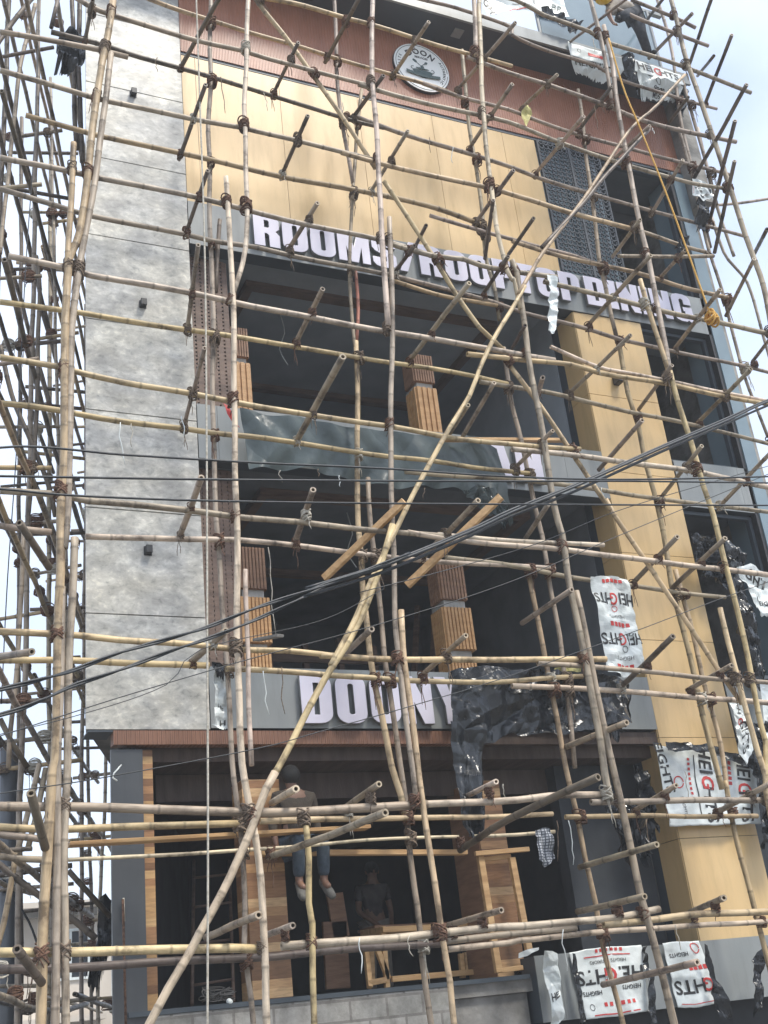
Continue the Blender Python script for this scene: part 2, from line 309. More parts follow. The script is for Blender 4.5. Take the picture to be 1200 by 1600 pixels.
M['rustdark'] = ribbed('ribbed_lintel', (.21, .105, .065), (.27, .135, .085), .045, 'X', .012, .5)
M['darker'] = noisy('shadowed_plaster', (.028, .032, .038), (.05, .056, .064), sc_=2, rough=.85, bump=.1)  # ground floor interior tone, its deep shade put into the colour
M['cap'] = noisy('cement_cap', (.34, .34, .32), (.46, .46, .44), sc_=6, rough=.8, bump=.2)
M['ochre'] = noisy('ochre_timber', (.46, .25, .10), (.58, .34, .15), scale=(1, 1, 6), sc_=3, rough=.5, bump=.2)
M['headerdark'] = noisy('stained_boards', (.06, .04, .032), (.10, .07, .055), scale=(6, 1, 1), sc_=2, rough=.6, bump=.2)
M['rope_old'] = noisy('old_rope', (.10, .075, .055), (.24, .18, .13), sc_=40, rough=.95, bump=.5)
M['dark2'] = noisy('shade_toned_plaster', (.12, .135, .15), (.17, .185, .20), sc_=2, rough=.85, bump=.1)  # darker copy of the interior tone; the second floor's dimness is painted in
dirty(M['band']); dirty(M['pier']); dirty(M['rust'])
M['rag'] = noisy('pale_yellow_rag', (.42, .38, .14), (.55, .50, .22), sc_=9, rough=.8, bump=.3)
# ================================================================== ground and far surroundings
g = MB(); g.box(-250, 250, -200, 350, -.6, 0).build('ground', M['ground']); tag(bpy.data.objects['ground'], 'dusty street ground', kind='structure')

# ================================================================== the building under construction
B = empty('commercial_building', (2.2, 0, 0), 'tall commercial building under construction with cement look panels, tan panels and sign bands', 'building')
ZJ = [4.68, 5.92, 7.142, 8.364, 9.586, 10.81, 12.03, 13.25, 14.47, 15.69]
def part(mb, name, mat, parent=B, **k): return mb.build(name, mat, parent, **k)
m = MB()
for a, b in zip(ZJ[:-1], ZJ[1:]): m.box(2.215, 3.50, -.02, 0, a + .005, b - .005)
gw = part(m, 'cement_look_wall', M['stone'], bevel=.003)
part(MB().box(2.235, 3.495, .0005, .05, 4.69, 15.6), 'wall_core', M['soffit'])
for p in ((2.832, -0.020, 13.206), (2.893, -0.020, 9.893), (2.884, -0.020, 6.668)):
    q = MB(); q.box(p[0] - .035, p[0] + .035, -.10, -.021, p[2] - .045, p[2] + .045); q.box(p[0] - .045, p[0] + .045, -.028, -.0205, p[2] - .055, p[2] + .055)
    k_ = q.build('light_bracket', M['black'], gw, bevel=.006)
# side wall running back to the right
sx, sy = .306, .952; tx = .345 / .939
m = MB()
a = Vector((2.24, .0505)); b = a + Vector((.345, .939)) * 10
for z0, z1 in ((4.69, 15.6),):
    v = [m.bm.verts.new(p) for p in ((a.x, a.y, z0), (b.x, b.y, z0), (b.x, b.y, z1), (a.x, a.y, z1), (a.x + .2, a.y, z0), (b.x + .2, b.y, z0), (b.x + .2, b.y, z1), (a.x + .2, a.y, z1))]
    for f in ((0, 3, 2, 1), (4, 5, 6, 7), (0, 1, 5, 4), (3, 7, 6, 2), (0, 4, 7, 3), (1, 2, 6, 5)): m.bm.faces.new([v[i] for i in f])
part(m, 'side_wall', M['concrete'])
def slab(mb, z0, z1, x1=12.1, y0=.2, y1=6.2, off=.2):
    P4 = [(2.24 + off + tx * y0, y0), (x1, y0), (x1, y1), (2.24 + off + tx * y1, y1)]; v = [mb.bm.verts.new((x, y, z)) for z in (z0, z1) for x, y in P4]
    for f in ((0, 3, 2, 1), (4, 5, 6, 7), (0, 1, 5, 4), (1, 2, 6, 5), (2, 3, 7, 6), (3, 0, 4, 7)): mb.bm.faces.new([v[i] for i in f])
    return mb
# tan cladding with vertical seams, rust ribbed band, soffit and fascia of the roof
m = MB(); xs = [3.505, 3.70, 4.92, 6.14, 7.36, 8.58, 9.17]
for a, b in zip(xs[:-1], xs[1:]): m.box(a + .003, b - .003, -.012, 0, 11.61, 14.12)
part(m, 'tan_cladding', M['yellow'])
part(MB().box(3.505, 9.17, .0005, .2, 11.5, 14.13), 'cladding_backing', M['dark'])
part(MB().box(3.505, 12.04, -.03, .2, 14.18, 15.64), 'ribbed_band', M['rust'])
part(MB().box(3.505, 12.04, -.015, .19, 14.131, 14.179), 'band_shadow_gap', M['soffit'])
rf = part(MB().box(2.3, 12.15, -.56, .6, 15.645, 15.70), 'roof', M['soffit'])
part(MB().box(2.2, 12.19, -.60, -.561, 15.63, 15.86), 'fascia', M['band'], rf)
part(MB().box(5.6, 12.0, .7, 8, 15.605, 15.8), 'roof_slab', M['concrete'], rf)
for px in ((7.864, -0.400, 15.531), (10.419, -0.400, 15.485)): part(MB().box(px[0] - .08, px[0] + .08, -.42, -.25, 15.628, 15.644), 'downlight', M['band'], rf)
# parapet glazing
rl = MB(); 
for i, x in enumerate((9.35, 10.55, 11.75)):
    part(MB().box(x - .02, x + .02, -.50, -.46, 15.87, 17.3), 'parapet_post', M['band'])
for x0, x1 in ((9.39, 10.5), (10.6, 11.7)):
    part(MB().box(x0, x1, -.49, -.475, 15.90, 17.25), 'parapet_glass', M['blueglass'])
part(MB().box(7.4, 12.1, -.47, -.40, 17.3, 17.36), 'parapet_rail', M['band'])
# lattice screen
def lattice(x0, x1, z0, z1):
    mb = MB(); s = .082; y0, y1 = -.03, -.012
    mb.box(x0, x0 + .03, -.04, 0, z0, z1); mb.box(x1 - .03, x1, -.04, 0, z0, z1); xm = (x0 + x1) / 2; mb.box(xm - .02, xm + .02, -.04, 0, z0, z1)
    nx, nz = int((x1 - x0) / s), int((z1 - z0) / s)
    for i in range(nx):
        for j in range(nz):
            cx, cz = x0 + (i + .5) * (x1 - x0) / nx, z0 + (j + .5) * (z1 - z0) / nz; h = s * .55
            mb.bar((cx - h, -.02, cz - h * .35), (cx, -.02, cz + h * .35), .018, .022, (0, 1, 0)); mb.bar((cx, -.0215, cz + h * .35), (cx + h, -.0215, cz - h * .35), .018, .022, (0, 1, 0))
            mb.bar((cx, -.023, cz + h * .3), (cx, -.023, cz + h * 1.4), .018, .020, (0, 1, 0))
    return mb
part(lattice(9.19, 10.38, 11.62, 14.12), 'lattice_screen', M['blackmesh'])
part(MB().box(9.19, 10.38, .10, .15, 11.6, 14.12), 'screen_backing', M['blueglass'])
# dark top floor window right of the screen
def window(x0, x1, z0, z1, ms, y=.12, parent=B, glazed=True):
    f = MB(); f.box(x0, x1, y - .05, y + .03, z0, z0 + .05); f.box(x0, x1, y - .05, y + .03, z1 - .05, z1)
    f.box(x0, x0 + .05, y - .045, y + .03, z0 + .051, z1 - .051); f.box(x1 - .05, x1, y - .045, y + .03, z0 + .051, z1 - .051)
    for mx_ in ms: f.box(mx_ - .025, mx_ + .025, y - .04, y + .03, z0 + .051, z1 - .051)
    fr = part(f, 'window', M['soffit'], parent)
    if glazed: part(MB().box(x0 + .051, x1 - .051, y + .035, y + .045, z0 + .051, z1 - .051), 'pane', M['glassdark'], fr)
for z0, z1 in ((11.505, 14.3), (8.31, 11.29), (5.11, 8.09)):
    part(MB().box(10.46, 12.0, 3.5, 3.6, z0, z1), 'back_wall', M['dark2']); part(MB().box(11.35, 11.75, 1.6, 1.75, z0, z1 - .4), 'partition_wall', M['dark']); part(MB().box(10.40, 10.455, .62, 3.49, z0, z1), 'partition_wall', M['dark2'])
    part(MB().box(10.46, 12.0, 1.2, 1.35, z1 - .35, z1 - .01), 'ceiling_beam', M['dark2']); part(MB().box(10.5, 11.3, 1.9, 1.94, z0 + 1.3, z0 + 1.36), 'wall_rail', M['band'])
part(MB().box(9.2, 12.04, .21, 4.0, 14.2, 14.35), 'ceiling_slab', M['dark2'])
window(10.42, 11.74, 11.62, 14.12, (), glazed=False)
window(10.47, 11.74, 8.62, 10.9, (), glazed=False)
window(10.47, 11.74, 5.42, 7.86, (), glazed=False)
window(10.47, 11.74, 2.25, 4.62, (11.0,))
part(MB().box(11.745, 11.80, -.03, .2, 2.22, 14.12), 'black_corner_trim', M['black'])
part(MB().box(11.805, 12.04, -.05, .6, 2.22, 14.12), 'corner_strip', M['blueglass'])
part(MB().box(12.045, 12.25, .1, 5, 0, 15.6), 'end_wall', M['concrete'])
# sign bands
def band(x0, x1, z0, z1, seams, y=-.03):
    xs_ = [x0] + list(seams) + [x1]; mb = MB()
    for a, b in zip(xs_[:-1], xs_[1:]): mb.box(a + .002, b - .002, y, y + .012, z0, z1)
    b_ = part(mb, 'sign_band', M['band']); part(MB().box(x0 + .004, x1 - .004, y + .013, .19, z0 + .003, z1 - .003), 'band_frame', M['soffit'], b_)
    return b_
b3 = band(3.505, 11.80, 10.93, 11.60, (4.7, 7.1, 9.5))
b2 = band(3.505, 9.235, 7.88, 8.60, (3.75, 6.2, 8.6))
b2r = band(10.46, 12.04, 7.88, 8.60, (11.6,))
b1 = band(3.505, 9.235, 4.70, 5.37, (5.9, 8.3))
b1r = band(10.46, 12.04, 4.66, 5.37, (11.3,))
b0 = band(6.93, 12.04, 1.54, 2.20, (7.22, 8.35, 9.05, 10.2), -.12)
def word(s, x0, x1, z, h, parent, gap=.055):
    tot = sum((.25 if c == ' ' else GL[c][0]) for c in s); k = (x1 - x0 - gap * (len(s) - 1)) / tot; x = x0
    for c in s:
        wd = (.25 if c == ' ' else GL[c][0]) * k
        if c != ' ': sign_letter(c, x, z, h, wd, 0, parent).location.y = -.078
        x += wd + gap
word('ROOMS', (4.355, -0.080, 11.272)[0], (6.383, -0.080, 11.334)[0], 11.04, .50, b3, .05)
word('/', (6.436, -0.080, 11.291)[0], (6.717, -0.080, 11.349)[0], 11.04, .50, b3)
word('ROOFTOP', (6.754, -0.080, 11.248)[0], (9.387, -0.080, 11.432)[0], 11.04, .50, b3, .05)
word('DINING', (9.492, -0.080, 11.338)[0], (11.437, -0.080, 11.228)[0], 11.04, .50, b3, .05)
word('DOONYA', (4.508, -0.080, 4.990)[0], 6.93, 4.74, .54, b1, .06)
word('AN', 7.32, 8.16, 7.97, .54, b2, .07)
# round logo sign
def disc(name, cx, cz, r, y0, y1, mat, parent, nseg=48):
    mb = MB(); a = [mb.bm.verts.new((cx + r * math.cos(t), y0, cz + r * math.sin(t))) for t in [2 * math.pi * k / nseg for k in range(nseg)]]
    b = [mb.bm.verts.new((v.co.x, y1, v.co.z)) for v in a]
    mb.bm.faces.new(a); mb.bm.faces.new(b[::-1])
    for k in range(nseg): mb.bm.faces.new((a[k], a[(k + 1) % nseg], b[(k + 1) % nseg], b[k]))
    return part(mb, name, mat, parent)
LX, LZ_ = 7.28, 14.985
lg = disc('logo_sign', LX, LZ_, .475, -.075, -.0305, M['black'], B)
fc = disc('logo_face', LX, LZ_, .467, -.087, -.0755, M['white'], lg)
def flat(me, name, mat, x, z, y, rot=0, parent=lg):
    me.transform(Matrix.Translation((x, y, z)) @ Matrix.Rotation(-rot, 4, 'Y') @ Matrix(((1, 0, 0, 0), (0, 0, -1, 0), (0, 1, 0, 0), (0, 0, 0, 1)))); me.materials.clear()
    return link(name, me, mat, parent)
def join_flat(items, name, mat, parent):
    bm = bmesh.new()
    for me in items: bm.from_mesh(me); bpy.data.meshes.remove(me)
    me = bpy.data.meshes.new(name); bm.to_mesh(me); bm.free(); return link(name, me, mat, parent)
XY = Matrix(((1, 0, 0, 0), (0, 0, -1, 0), (0, 1, 0, 0), (0, 0, 0, 1)))
def place(me, x, z, y, rot=0, sx_=1):
    me.transform(Matrix.Translation((x, y, z)) @ Matrix.Rotation(-rot, 4, 'Y') @ XY @ Matrix.Scale(sx_, 4, (1, 0, 0))); me.materials.clear(); return me
its = []
for i, ch in enumerate('DOON'):
    t = math.radians(128 - i * 25); its.append(place(text_mesh(ch, .15, .004, .003), LX + .31 * math.cos(t), LZ_ + .31 * math.sin(t), -.0905, t - math.pi / 2))
its.append(place(text_mesh('SERVICES', .055, .004), LX + .01, LZ_ + .195, -.0905, 0))
for i, ch in enumerate('AUTHENTIC'):
    t = math.radians(28 - i * 8); its.append(place(text_mesh(ch, .065, .004), LX + .38 * math.cos(t), LZ_ + .38 * math.sin(t), -.0905, t - math.pi / 2))
for i, ch in enumerate('TASTE'):
    t = math.radians(192 - i * 9); its.append(place(text_mesh(ch, .065, .004), LX + .38 * math.cos(t), LZ_ + .38 * math.sin(t), -.0905, t - math.pi / 2))
ring = lambda r1, r2, a0=0, a1=360: [arc(0, 0, r1, a0, a1, 60), arc(0, 0, r2, a0, a1, 60)]
its.append(place(curve_mesh([arc(0, 0, .440, 0, 352, 60) + arc(0, 0, .434, 352, 0, 60)], .004), LX, LZ_, -.0905))
join_flat(its, 'logo_lettering', M['ink'], lg)
its = []
def shape(pts, x=0, z=0, rot=0): its.append(place(curve_mesh([[(a * .72, b * .72) for a, b in pts]], .002), LX + x * .72, LZ_ - .035 + z * .72, -.0895 - .0021 * len(its), rot))
ell = lambda rx, ry, k=20: [(rx * math.cos(2 * math.pi * i / k), ry * math.sin(2 * math.pi * i / k)) for i in range(k)]
shape(ell(.035, .06), -.15, .20, math.radians(50)); shape([(-.006, -.17), (.006, -.17), (.008, .0), (-.008, .0)], -.11, .16, math.radians(50))
shape(ell(.03, .04), .11, .19, math.radians(-50)); shape([(-.006, -.15), (.006, -.15), (.008, .0), (-.008, .0)], .09, .17, math.radians(-50))
shape(arc(0, 0, .25, 200, 340, 16) + [(.19, -.04), (-.19, -.04)], 0, .0); shape(ell(.16, .022), 0, .0); shape(ell(.04, .035), 0, .045)
shape(arc(-.23, .0, .05, 60, 300, 8) + arc(-.23, .0, .035, 300, 60, 8), 0, -.03); shape(arc(.23, .0, .05, -120, 120, 8) + arc(.23, .0, .035, 120, -120, 8), 0, -.03)
shape([(-.40, -.20), (-.08, -.24), (.08, -.24), (.40, -.20), (.40, -.12), (.1, -.165), (-.1, -.165), (-.40, -.12)])
join_flat(its, 'logo_emblem', M['green_ink'], lg)

# projecting clad column
ZC = [2.20, 3.37, 4.60, 5.88, 7.10, 8.32, 9.54, 10.925]; m = MB()
for a, b in zip(ZC[:-1], ZC[1:]): m.box(9.25, 10.45, -.012, 0, a + .003, b - .003); m.box(9.238, 9.25, -.0, .42, a + .003, b - .003)
cl = part(m, 'clad_column', M['yellow'], bevel=.002)
part(MB().box(9.252, 10.448, .0005, .6, 2.0, 10.92), 'column_core', M['soffit'], cl)
part(MB().box(9.70, 9.80, -.16, -.013, (9.809, 0.000, 9.802)[2] - .07, (9.809, 0.000, 9.802)[2] + .07), 'light_bracket', M['black'], cl, bevel=.01)
# floors, ceilings, back walls of the open storeys
def storey(z0, z1, x0, x1, depth, mt='dark'):
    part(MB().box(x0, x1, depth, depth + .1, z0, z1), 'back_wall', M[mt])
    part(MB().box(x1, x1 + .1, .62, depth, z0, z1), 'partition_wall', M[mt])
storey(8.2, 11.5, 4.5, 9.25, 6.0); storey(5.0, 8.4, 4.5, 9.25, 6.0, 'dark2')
part(slab(MB(), 11.3, 11.5), 'ceiling_slab', M['dark'])
part(slab(MB(), 8.1, 8.3), 'floor_slab', M['dark2']); part(slab(MB(), 4.92, 5.1), 'floor_slab', M['dark'])
def tray(z, x0, x1, y0, y1):
    t = MB(); t.box(x0, x1, y0, y0 + .12, z - .10, z); t.box(x0, x1, y1, y1 + .12, z - .10, z); t.box(x0, x0 + .12, y0 + .121, y1 - .001, z - .10, z); t.box(x1 - .12, x1, y0 + .121, y1 - .001, z - .10, z)
    part(t, 'ceiling_frame', M['timber_dark'])
tray(11.299, 4.6, 8.6, 1.0, 3.6); tray(8.099, 4.6, 8.6, 1.0, 3.6)
part(MB().box(4.7, 9.24, 5.7, 5.76, 9.6, 9.72), 'wall_rail', M['timber_dark']); part(MB().box(4.7, 9.24, 5.7, 5.76, 6.4, 6.52), 'wall_rail', M['timber_dark'])
# brown perforated lattice beside the grey wall
def perforated(x0, x1, z0, z1, y):
    mb = MB(); nx, nz = 5, int((z1 - z0) / .055); s = (x1 - x0) / nx
    for j in range(nz + 1): z = z0 + j * (z1 - z0) / nz; mb.box(x0, x1, y, y + .015, z - .016, z + .016)
    for i in range(nx + 1): mb.box(x0 + i * s - .034, x0 + i * s + .034, y - .003, y + .012, z0, z1)
    return mb
part(perforated(3.56, 4.02, 8.62, 10.9, .22), 'perforated_screen', M['timber_dark']); part(perforated(3.56, 3.95, 5.4, 7.86, .22), 'perforated_screen', M['timber_dark'])
# timber clad columns with ribs
def ribs(mb, x0, x1, y0, y1, z0, z1, n):
    mb.box(x0, x1, y0, y1, z0, z1); s = (x1 - x0) / n
    for i in range(n): mb.box(x0 + (i + .12) * s, x0 + (i + .78) * s, y0 - .02, y0 - .0005, z0 + .002, z1 - .002)
    k = max(2, int((y1 - y0) / s)); s = (y1 - y0) / k
    for i in range(k): mb.box(x0 - .02, x0 - .0005, y0 + (i + .12) * s, y0 + (i + .78) * s, z0 + .002, z1 - .002)
def tcol(x0, x1, y, segs):
    c = None
    for kind, z0, z1, e in segs:
        mb = MB()
        if kind == 'cap': mb.box(x0 + .03, x1 - .03, y + .03, y + .36, z0, z1); o = part(mb, 'grey_cap', M['cap'], c)
        else:
            ribs(mb, x0 - e, x1 + e, y - e, y + .30, z0, z1, 8 if kind != 'w' else 4); o = part(mb, 'timber_column' if c is None else 'ribbed_casing', M['ochre'] if kind != 'd' else M['timber_mid'], c if c else B)
        c = c or o
    return c
for x0, x1 in ((4.05, 4.38), (6.68, 7.04)):
    tcol(x0 + .03, x1 - .03, .40, [('d', 9.62, 10.05, 0), ('cap', 9.53, 9.618, 0), ('w', 8.3, 9.528, .008)])
    tcol(x0, x1, .40, [('d', 6.46, 6.98, 0), ('cap', 6.35, 6.458, 0), ('o', 5.80, 6.348, .018), ('cap', 5.70, 5.798, 0), ('o2', 5.1, 5.698, 0)])
# ground floor: lintel, pier, ribbed ceiling strip, walls
part(MB().box(2.49, 6.45, -.02, .12, 4.53, 4.675), 'lintel', M['rustdark']); part(MB().box(6.451, 9.235, .02, .12, 4.53, 4.675), 'lintel', M['headerdark'])
part(MB().box(2.24, 2.485, -.018, .3, 4.66, 4.678), 'soffit_panel', M['soffit'])
part(MB().box(2.47, 2.79, .02, .06, 0, 4.49), 'grey_pier', M['pier'])
part(MB().box(2.795, 2.90, .06, .16, 2.03, 4.49), 'block_strip', M['blocks'])
part(MB().box(3.1, 9.235, .75, .80, 4.10, 4.39), 'slatted_header', M['headerdark'])
part(slab(MB(), 4.40, 4.55, 9.24, off=.45), 'ceiling_slab', M['headerdark'])
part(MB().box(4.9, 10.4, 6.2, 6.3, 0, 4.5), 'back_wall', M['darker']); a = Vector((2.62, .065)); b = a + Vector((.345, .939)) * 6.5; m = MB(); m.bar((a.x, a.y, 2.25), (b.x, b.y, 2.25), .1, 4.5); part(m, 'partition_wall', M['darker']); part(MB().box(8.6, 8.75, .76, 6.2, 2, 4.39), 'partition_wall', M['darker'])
part(slab(MB(), 1.86, 2.005, 9.24, .01, 6.19, .55), 'floor_slab', M['concrete'])
part(MB().box(2.6, 6.9, -.04, .009, 1.985, 2.03), 'floor_edge_angle', M['soffit'])
part(MB().box(2.8, 5.94, -.03, .25, 0, 1.98), 'plinth_wall', M['block'])
part(MB().box(5.95, 6.88, .06, .30, 0, 1.855), 'plinth_wall', M['concrete'])
part(MB().box(6.9, 12.04, .3, .4, 0, 2.1), 'shop_front', M['glassdark'])
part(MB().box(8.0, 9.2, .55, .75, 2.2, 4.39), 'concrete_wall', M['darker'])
# striped timber clad columns of the ground floor
def stave_col(x0, x1, y, d, z0, z1): return part(MB().box(x0, x1, y, y + d, z0, z1), 'striped_timber_column', M['staves'])
stave_col(3.83, 4.24, .05, .35, 2.035, 4.17)
c = stave_col(6.70, 7.05, .30, .02, 2.035, 4.17); part(MB().box(6.69, 7.05, .3205, .95, 2.035, 4.17), 'column_side', M['timber_mid'], c)
# rough things on the upper roof
part(MB().box(12.06, 12.3, -.3, .09, 13.4, 15.6), 'corner_upstand', M['concrete'])

# pale buildings far behind on the left
def far_building(loc, w_, d_, h_, lab, floors):
    T = empty('apartment_building', loc, lab, 'building', 'far buildings at the lower left')
    x, y, _ = loc; MB().box(x, x + w_, y, y + d_, 0, h_).build('wall', M['plaster'], T)
    MB().box(x - .2, x + w_ + .2, y - .3, y + d_, h_, h_ + .25).build('roof', M['concrete'], T)
    for f in range(floors):
        z = .9 + f * 3.0
        MB().box(x + .3, x + w_ - .3, y - .8, y - .01, z + 1.9, z + 2.05).build('balcony', M['plaster'], T)
        for i in range(int(w_ / 2.2)):
            wx = x + .7 + i * 2.2; fb = MB(); fb.box(wx, wx + 1.1, y - .06, y - .002, z, z + .07); fb.box(wx, wx + 1.1, y - .06, y - .002, z + 1.3, z + 1.37); 
            for q_ in (0, .515, 1.03): fb.box(wx + q_, wx + q_ + .07, y - .055, y - .002, z + .071, z + 1.299)
            fb.box(wx + .071, wx + 1.029, y - .05, y - .003, z + .63, z + .67)
            ob = fb.build('window', M['film'], T); MB().box(wx + .08, wx + 1.02, y - .02, y - .0015, z + .08, z + 1.29).build('pane', M['glassdark'], ob)
far_building((-1.5, 24, 0), 9, 8, 5.6, 'pale plastered house with balconies seen low at the left edge', 2)
far_building((2.2, 36, 0), 9, 8, 6.5, 'taller pinkish house behind, glimpsed between the lower left poles', 2)
# ================================================================== bamboo scaffolding
TONE = {'y': (.57, .46, .28), 't': (.47, .37, .235), 'g': (.37, .32, .255), 'd': (.155, .13, .105), 'w': (.57, .50, .40), 'r': (.40, .17, .12)}
GRP = 'bamboo poles of the scaffolding'
def smooth_pts(pts, step=.30):
    P_ = [Vector(p) for p in pts]
    if len(P_) == 2: 
        L = (P_[1] - P_[0]).length; k = max(2, int(L / step)); return [P_[0].lerp(P_[1], i / k) for i in range(k + 1)]
    o = []; Q = [P_[0] * 2 - P_[1]] + P_ + [P_[-1] * 2 - P_[-2]]
    for i in range(1, len(Q) - 2):
        a, b, c, d = Q[i - 1:i + 3]; k = max(1, int((c - b).length / step))
        for j in range(k):
            t = j / k; o.append(.5 * ((2 * b) + (c - a) * t + (2 * a - 5 * b + 4 * c - d) * t * t + (3 * b - a - 3 * c + d) * t ** 3))
    o.append(P_[-1]); return o
def pole(pts, r, tone, label, rnd=R_, name='bamboo_pole', wob=.012, group=GRP):
    r *= .88
    P_ = smooth_pts(pts, .15)
    if len(P_) > 8:
        f1, f2, f3, f4 = [rnd.uniform(0, 6.28) for _ in range(4)]
        for i, p in enumerate(P_):
            s = i * .15; e = min(i, len(P_) - 1 - i, 6) / 6; ax_ = (P_[-1] - P_[0]).normalized(); o_ = Vector((math.sin(s * 2.3 + f1) + .6 * math.sin(s * 5.1 + f2), .4 * math.sin(s * 2.9 + f3), math.sin(s * 2.1 + f4) + .6 * math.sin(s * 4.7 + f1))); o_ -= ax_ * o_.dot(ax_); P_[i] = p + o_ * .0065 * e
    base = P_[0]; end = P_[-1]
    zax = (end - base).normalized(); q = Vector((0, 0, 1)).rotation_difference(zax); Mx = Matrix.Translation(base) @ q.to_matrix().to_4x4(); Mi = Mx.inverted()
    P_ = [Mi @ p for p in P_]
    # arc length table
    S = [0]; 
    for a, b in zip(P_[:-1], P_[1:]): S.append(S[-1] + (b - a).length)
    Ltot = S[-1]
    def at_(s):
        s = max(0, min(Ltot, s)); i = 0
        while i < len(S) - 2 and S[i + 1] < s: i += 1
        return P_[i].lerp(P_[i + 1], (s - S[i]) / max(1e-6, S[i + 1] - S[i]))
    st = [(0.0, 1.0, 0)]; s = rnd.uniform(.08, .3); nodes = []
    while s < Ltot - .06:
        e_ = rnd.uniform(1.02, 1.07); st += [(s - .02, .97, 0), (s - .005, e_, 1), (s + .005, e_ + .01, 1), (s + .02, .985, 0)]; s += rnd.uniform(.30, .52)
        if s < Ltot - .06: st.append((s - .16, .985, 0))
    st.append((Ltot, 1.0, 0)); st = sorted(st)
    n = 10; bm = bmesh.new(); lay = bm.verts.layers.float_color.new('ring'); rings = []; prev = None
    tp = rnd.choice((.84, .9, 1.1)) if Ltot > 3 else 1
    for s, k, dk in st:
        p = at_(s); d = (at_(s + .05) - at_(s - .05)).normalized()
        a = d.cross(Vector((0, 1, 0))).normalized() if prev is None else (prev - d * prev.dot(d)).normalized()
        prev = a; b = d.cross(a); rad = r * k * (1 + (tp - 1) * s / Ltot); rg = []
        for t in range(n):
            v = bm.verts.new(p + (a * math.cos(t * 2 * math.pi / n) + b * math.sin(t * 2 * math.pi / n)) * rad)
            c = .60 if dk else 1.0; v[lay] = (c, c * .96, c * .92, 1); rg.append(v)
        rings.append(rg)
    for A, Bq in zip(rings[:-1], rings[1:]):
        for k in range(n): bm.faces.new((A[k], A[(k + 1) % n], Bq[(k + 1) % n], Bq[k])).smooth = True
    for rg, p0, dd in ((rings[0], at_(0), at_(.05) - at_(0)), (rings[-1], at_(Ltot), at_(Ltot - .05) - at_(Ltot))):     # hollow ends
        dd = dd.normalized(); inn = [bm.verts.new(p0.lerp(v.co, .55)) for v in rg]; deep = [bm.verts.new(v.co + dd * .07) for v in inn]
        for v in inn: v[lay] = (1.25, 1.2, 1.1, 1)
        for v in deep: v[lay] = (.15, .13, .12, 1)
        for k in range(n):
            bm.faces.new((rg[k], rg[(k + 1) % n], inn[(k + 1) % n], inn[k])); bm.faces.new((inn[k], inn[(k + 1) % n], deep[(k + 1) % n], deep[k]))
        bm.faces.new(deep)
    bmesh.ops.recalc_face_normals(bm, faces=bm.faces)
    me = bpy.data.meshes.new(name); bm.to_mesh(me); bm.free(); me.materials.append(M['bamboo'])
    o = bpy.data.objects.new(name, me); COL.objects.link(o); o.matrix_world = Mx
    c = TONE[tone]; f = rnd.uniform(.86, 1.14); o.color = (c[0] * f, c[1] * f * rnd.uniform(.97, 1.03), c[2] * f * rnd.uniform(.92, 1.08), 1)
    tag(o, label, 'bamboo pole', group)
    return o, [Mx @ p for p in P_]
# lashings -------------------------------------------------------------
def lashing_mesh(seed, tails):
    rn = random.Random(seed); mb = MB()
    def loop(cx, cz, ax, ay, tilt, wob=.006):
        pts = []; k = 14
        for i in range(k + 1):
            t = 2 * math.pi * i / k; x = ax * math.cos(t); y = ay * math.sin(t); z = cz + x * math.tan(tilt) + rn.uniform(-wob, wob)
            pts.append((cx + x, y, z))
        mb.tube(pts, .0085, 5)
    for i in range(8): loop(rn.uniform(-.003, .003), rn.uniform(-.05, .05), .047 + rn.uniform(0, .010), .078 + rn.uniform(0, .012), rn.choice((-.8, .8, .65, -.65, .5, -.5)), .004)
    for i in range(5): loop(0, -.06 + i * .028 + rn.uniform(-.008, .008), .044 + rn.uniform(0, .006), .066, rn.uniform(-.12, .12), .003)
    for i in range(tails):
        x = rn.uniform(-.05, .05); y = rn.uniform(-.09, .02); z = -.02; L = rn.uniform(.10, .42); pts = [(x, y, z)]
        for j in range(5): x += rn.uniform(-.018, .018); y += rn.uniform(-.012, .012); z -= L / 5; pts.append((x, y, z))
        mb.tube(pts, [.0055] * 5 + [.003], 5)
    bmesh.ops.recalc_face_normals(mb.bm, faces=mb.bm.faces); me = bpy.data.meshes.new('rope_lashing'); mb.bm.to_mesh(me); mb.bm.free(); me.materials.append(M['rope']); return me
LASH = [lashing_mesh(i, (0, 1, 2, 4, 0, 3)[i % 6]) for i in range(15)]
for i, me in enumerate(LASH):
    if i % 3: me.materials.clear(); me.materials.append(M['rope'] if i % 3 == 1 else M['rope_old'])
LASHP = []
for i in (1, 2):
    me = LASH[i].copy(); me.materials.clear(); me.materials.append(M['rope_pale']); LASHP.append(me)
def closest(PA, PB, lim):
    best = None
    for a0, a1 in zip(PA[:-1], PA[1:]):
        for b0, b1 in zip(PB[:-1], PB[1:]):
            if (a0 - b0).length > 1.0: continue
            u, v, w0 = a1 - a0, b1 - b0, a0 - b0; A, Bb, Cc, Dd, E = u.dot(u), u.dot(v), v.dot(v), u.dot(w0), v.dot(w0); den = A * Cc - Bb * Bb
            if den < 1e-9: continue
            s = min(1, max(0, (Bb * E - Cc * Dd) / den)); t = min(1, max(0, (A * E - Bb * Dd) / den)); pa, pb = a0 + u * s, b0 + v * t; d = (pa - pb).length
            if d < lim and (best is None or d < best[0]): best = (d, pa, pb, u.normalized())
    return best
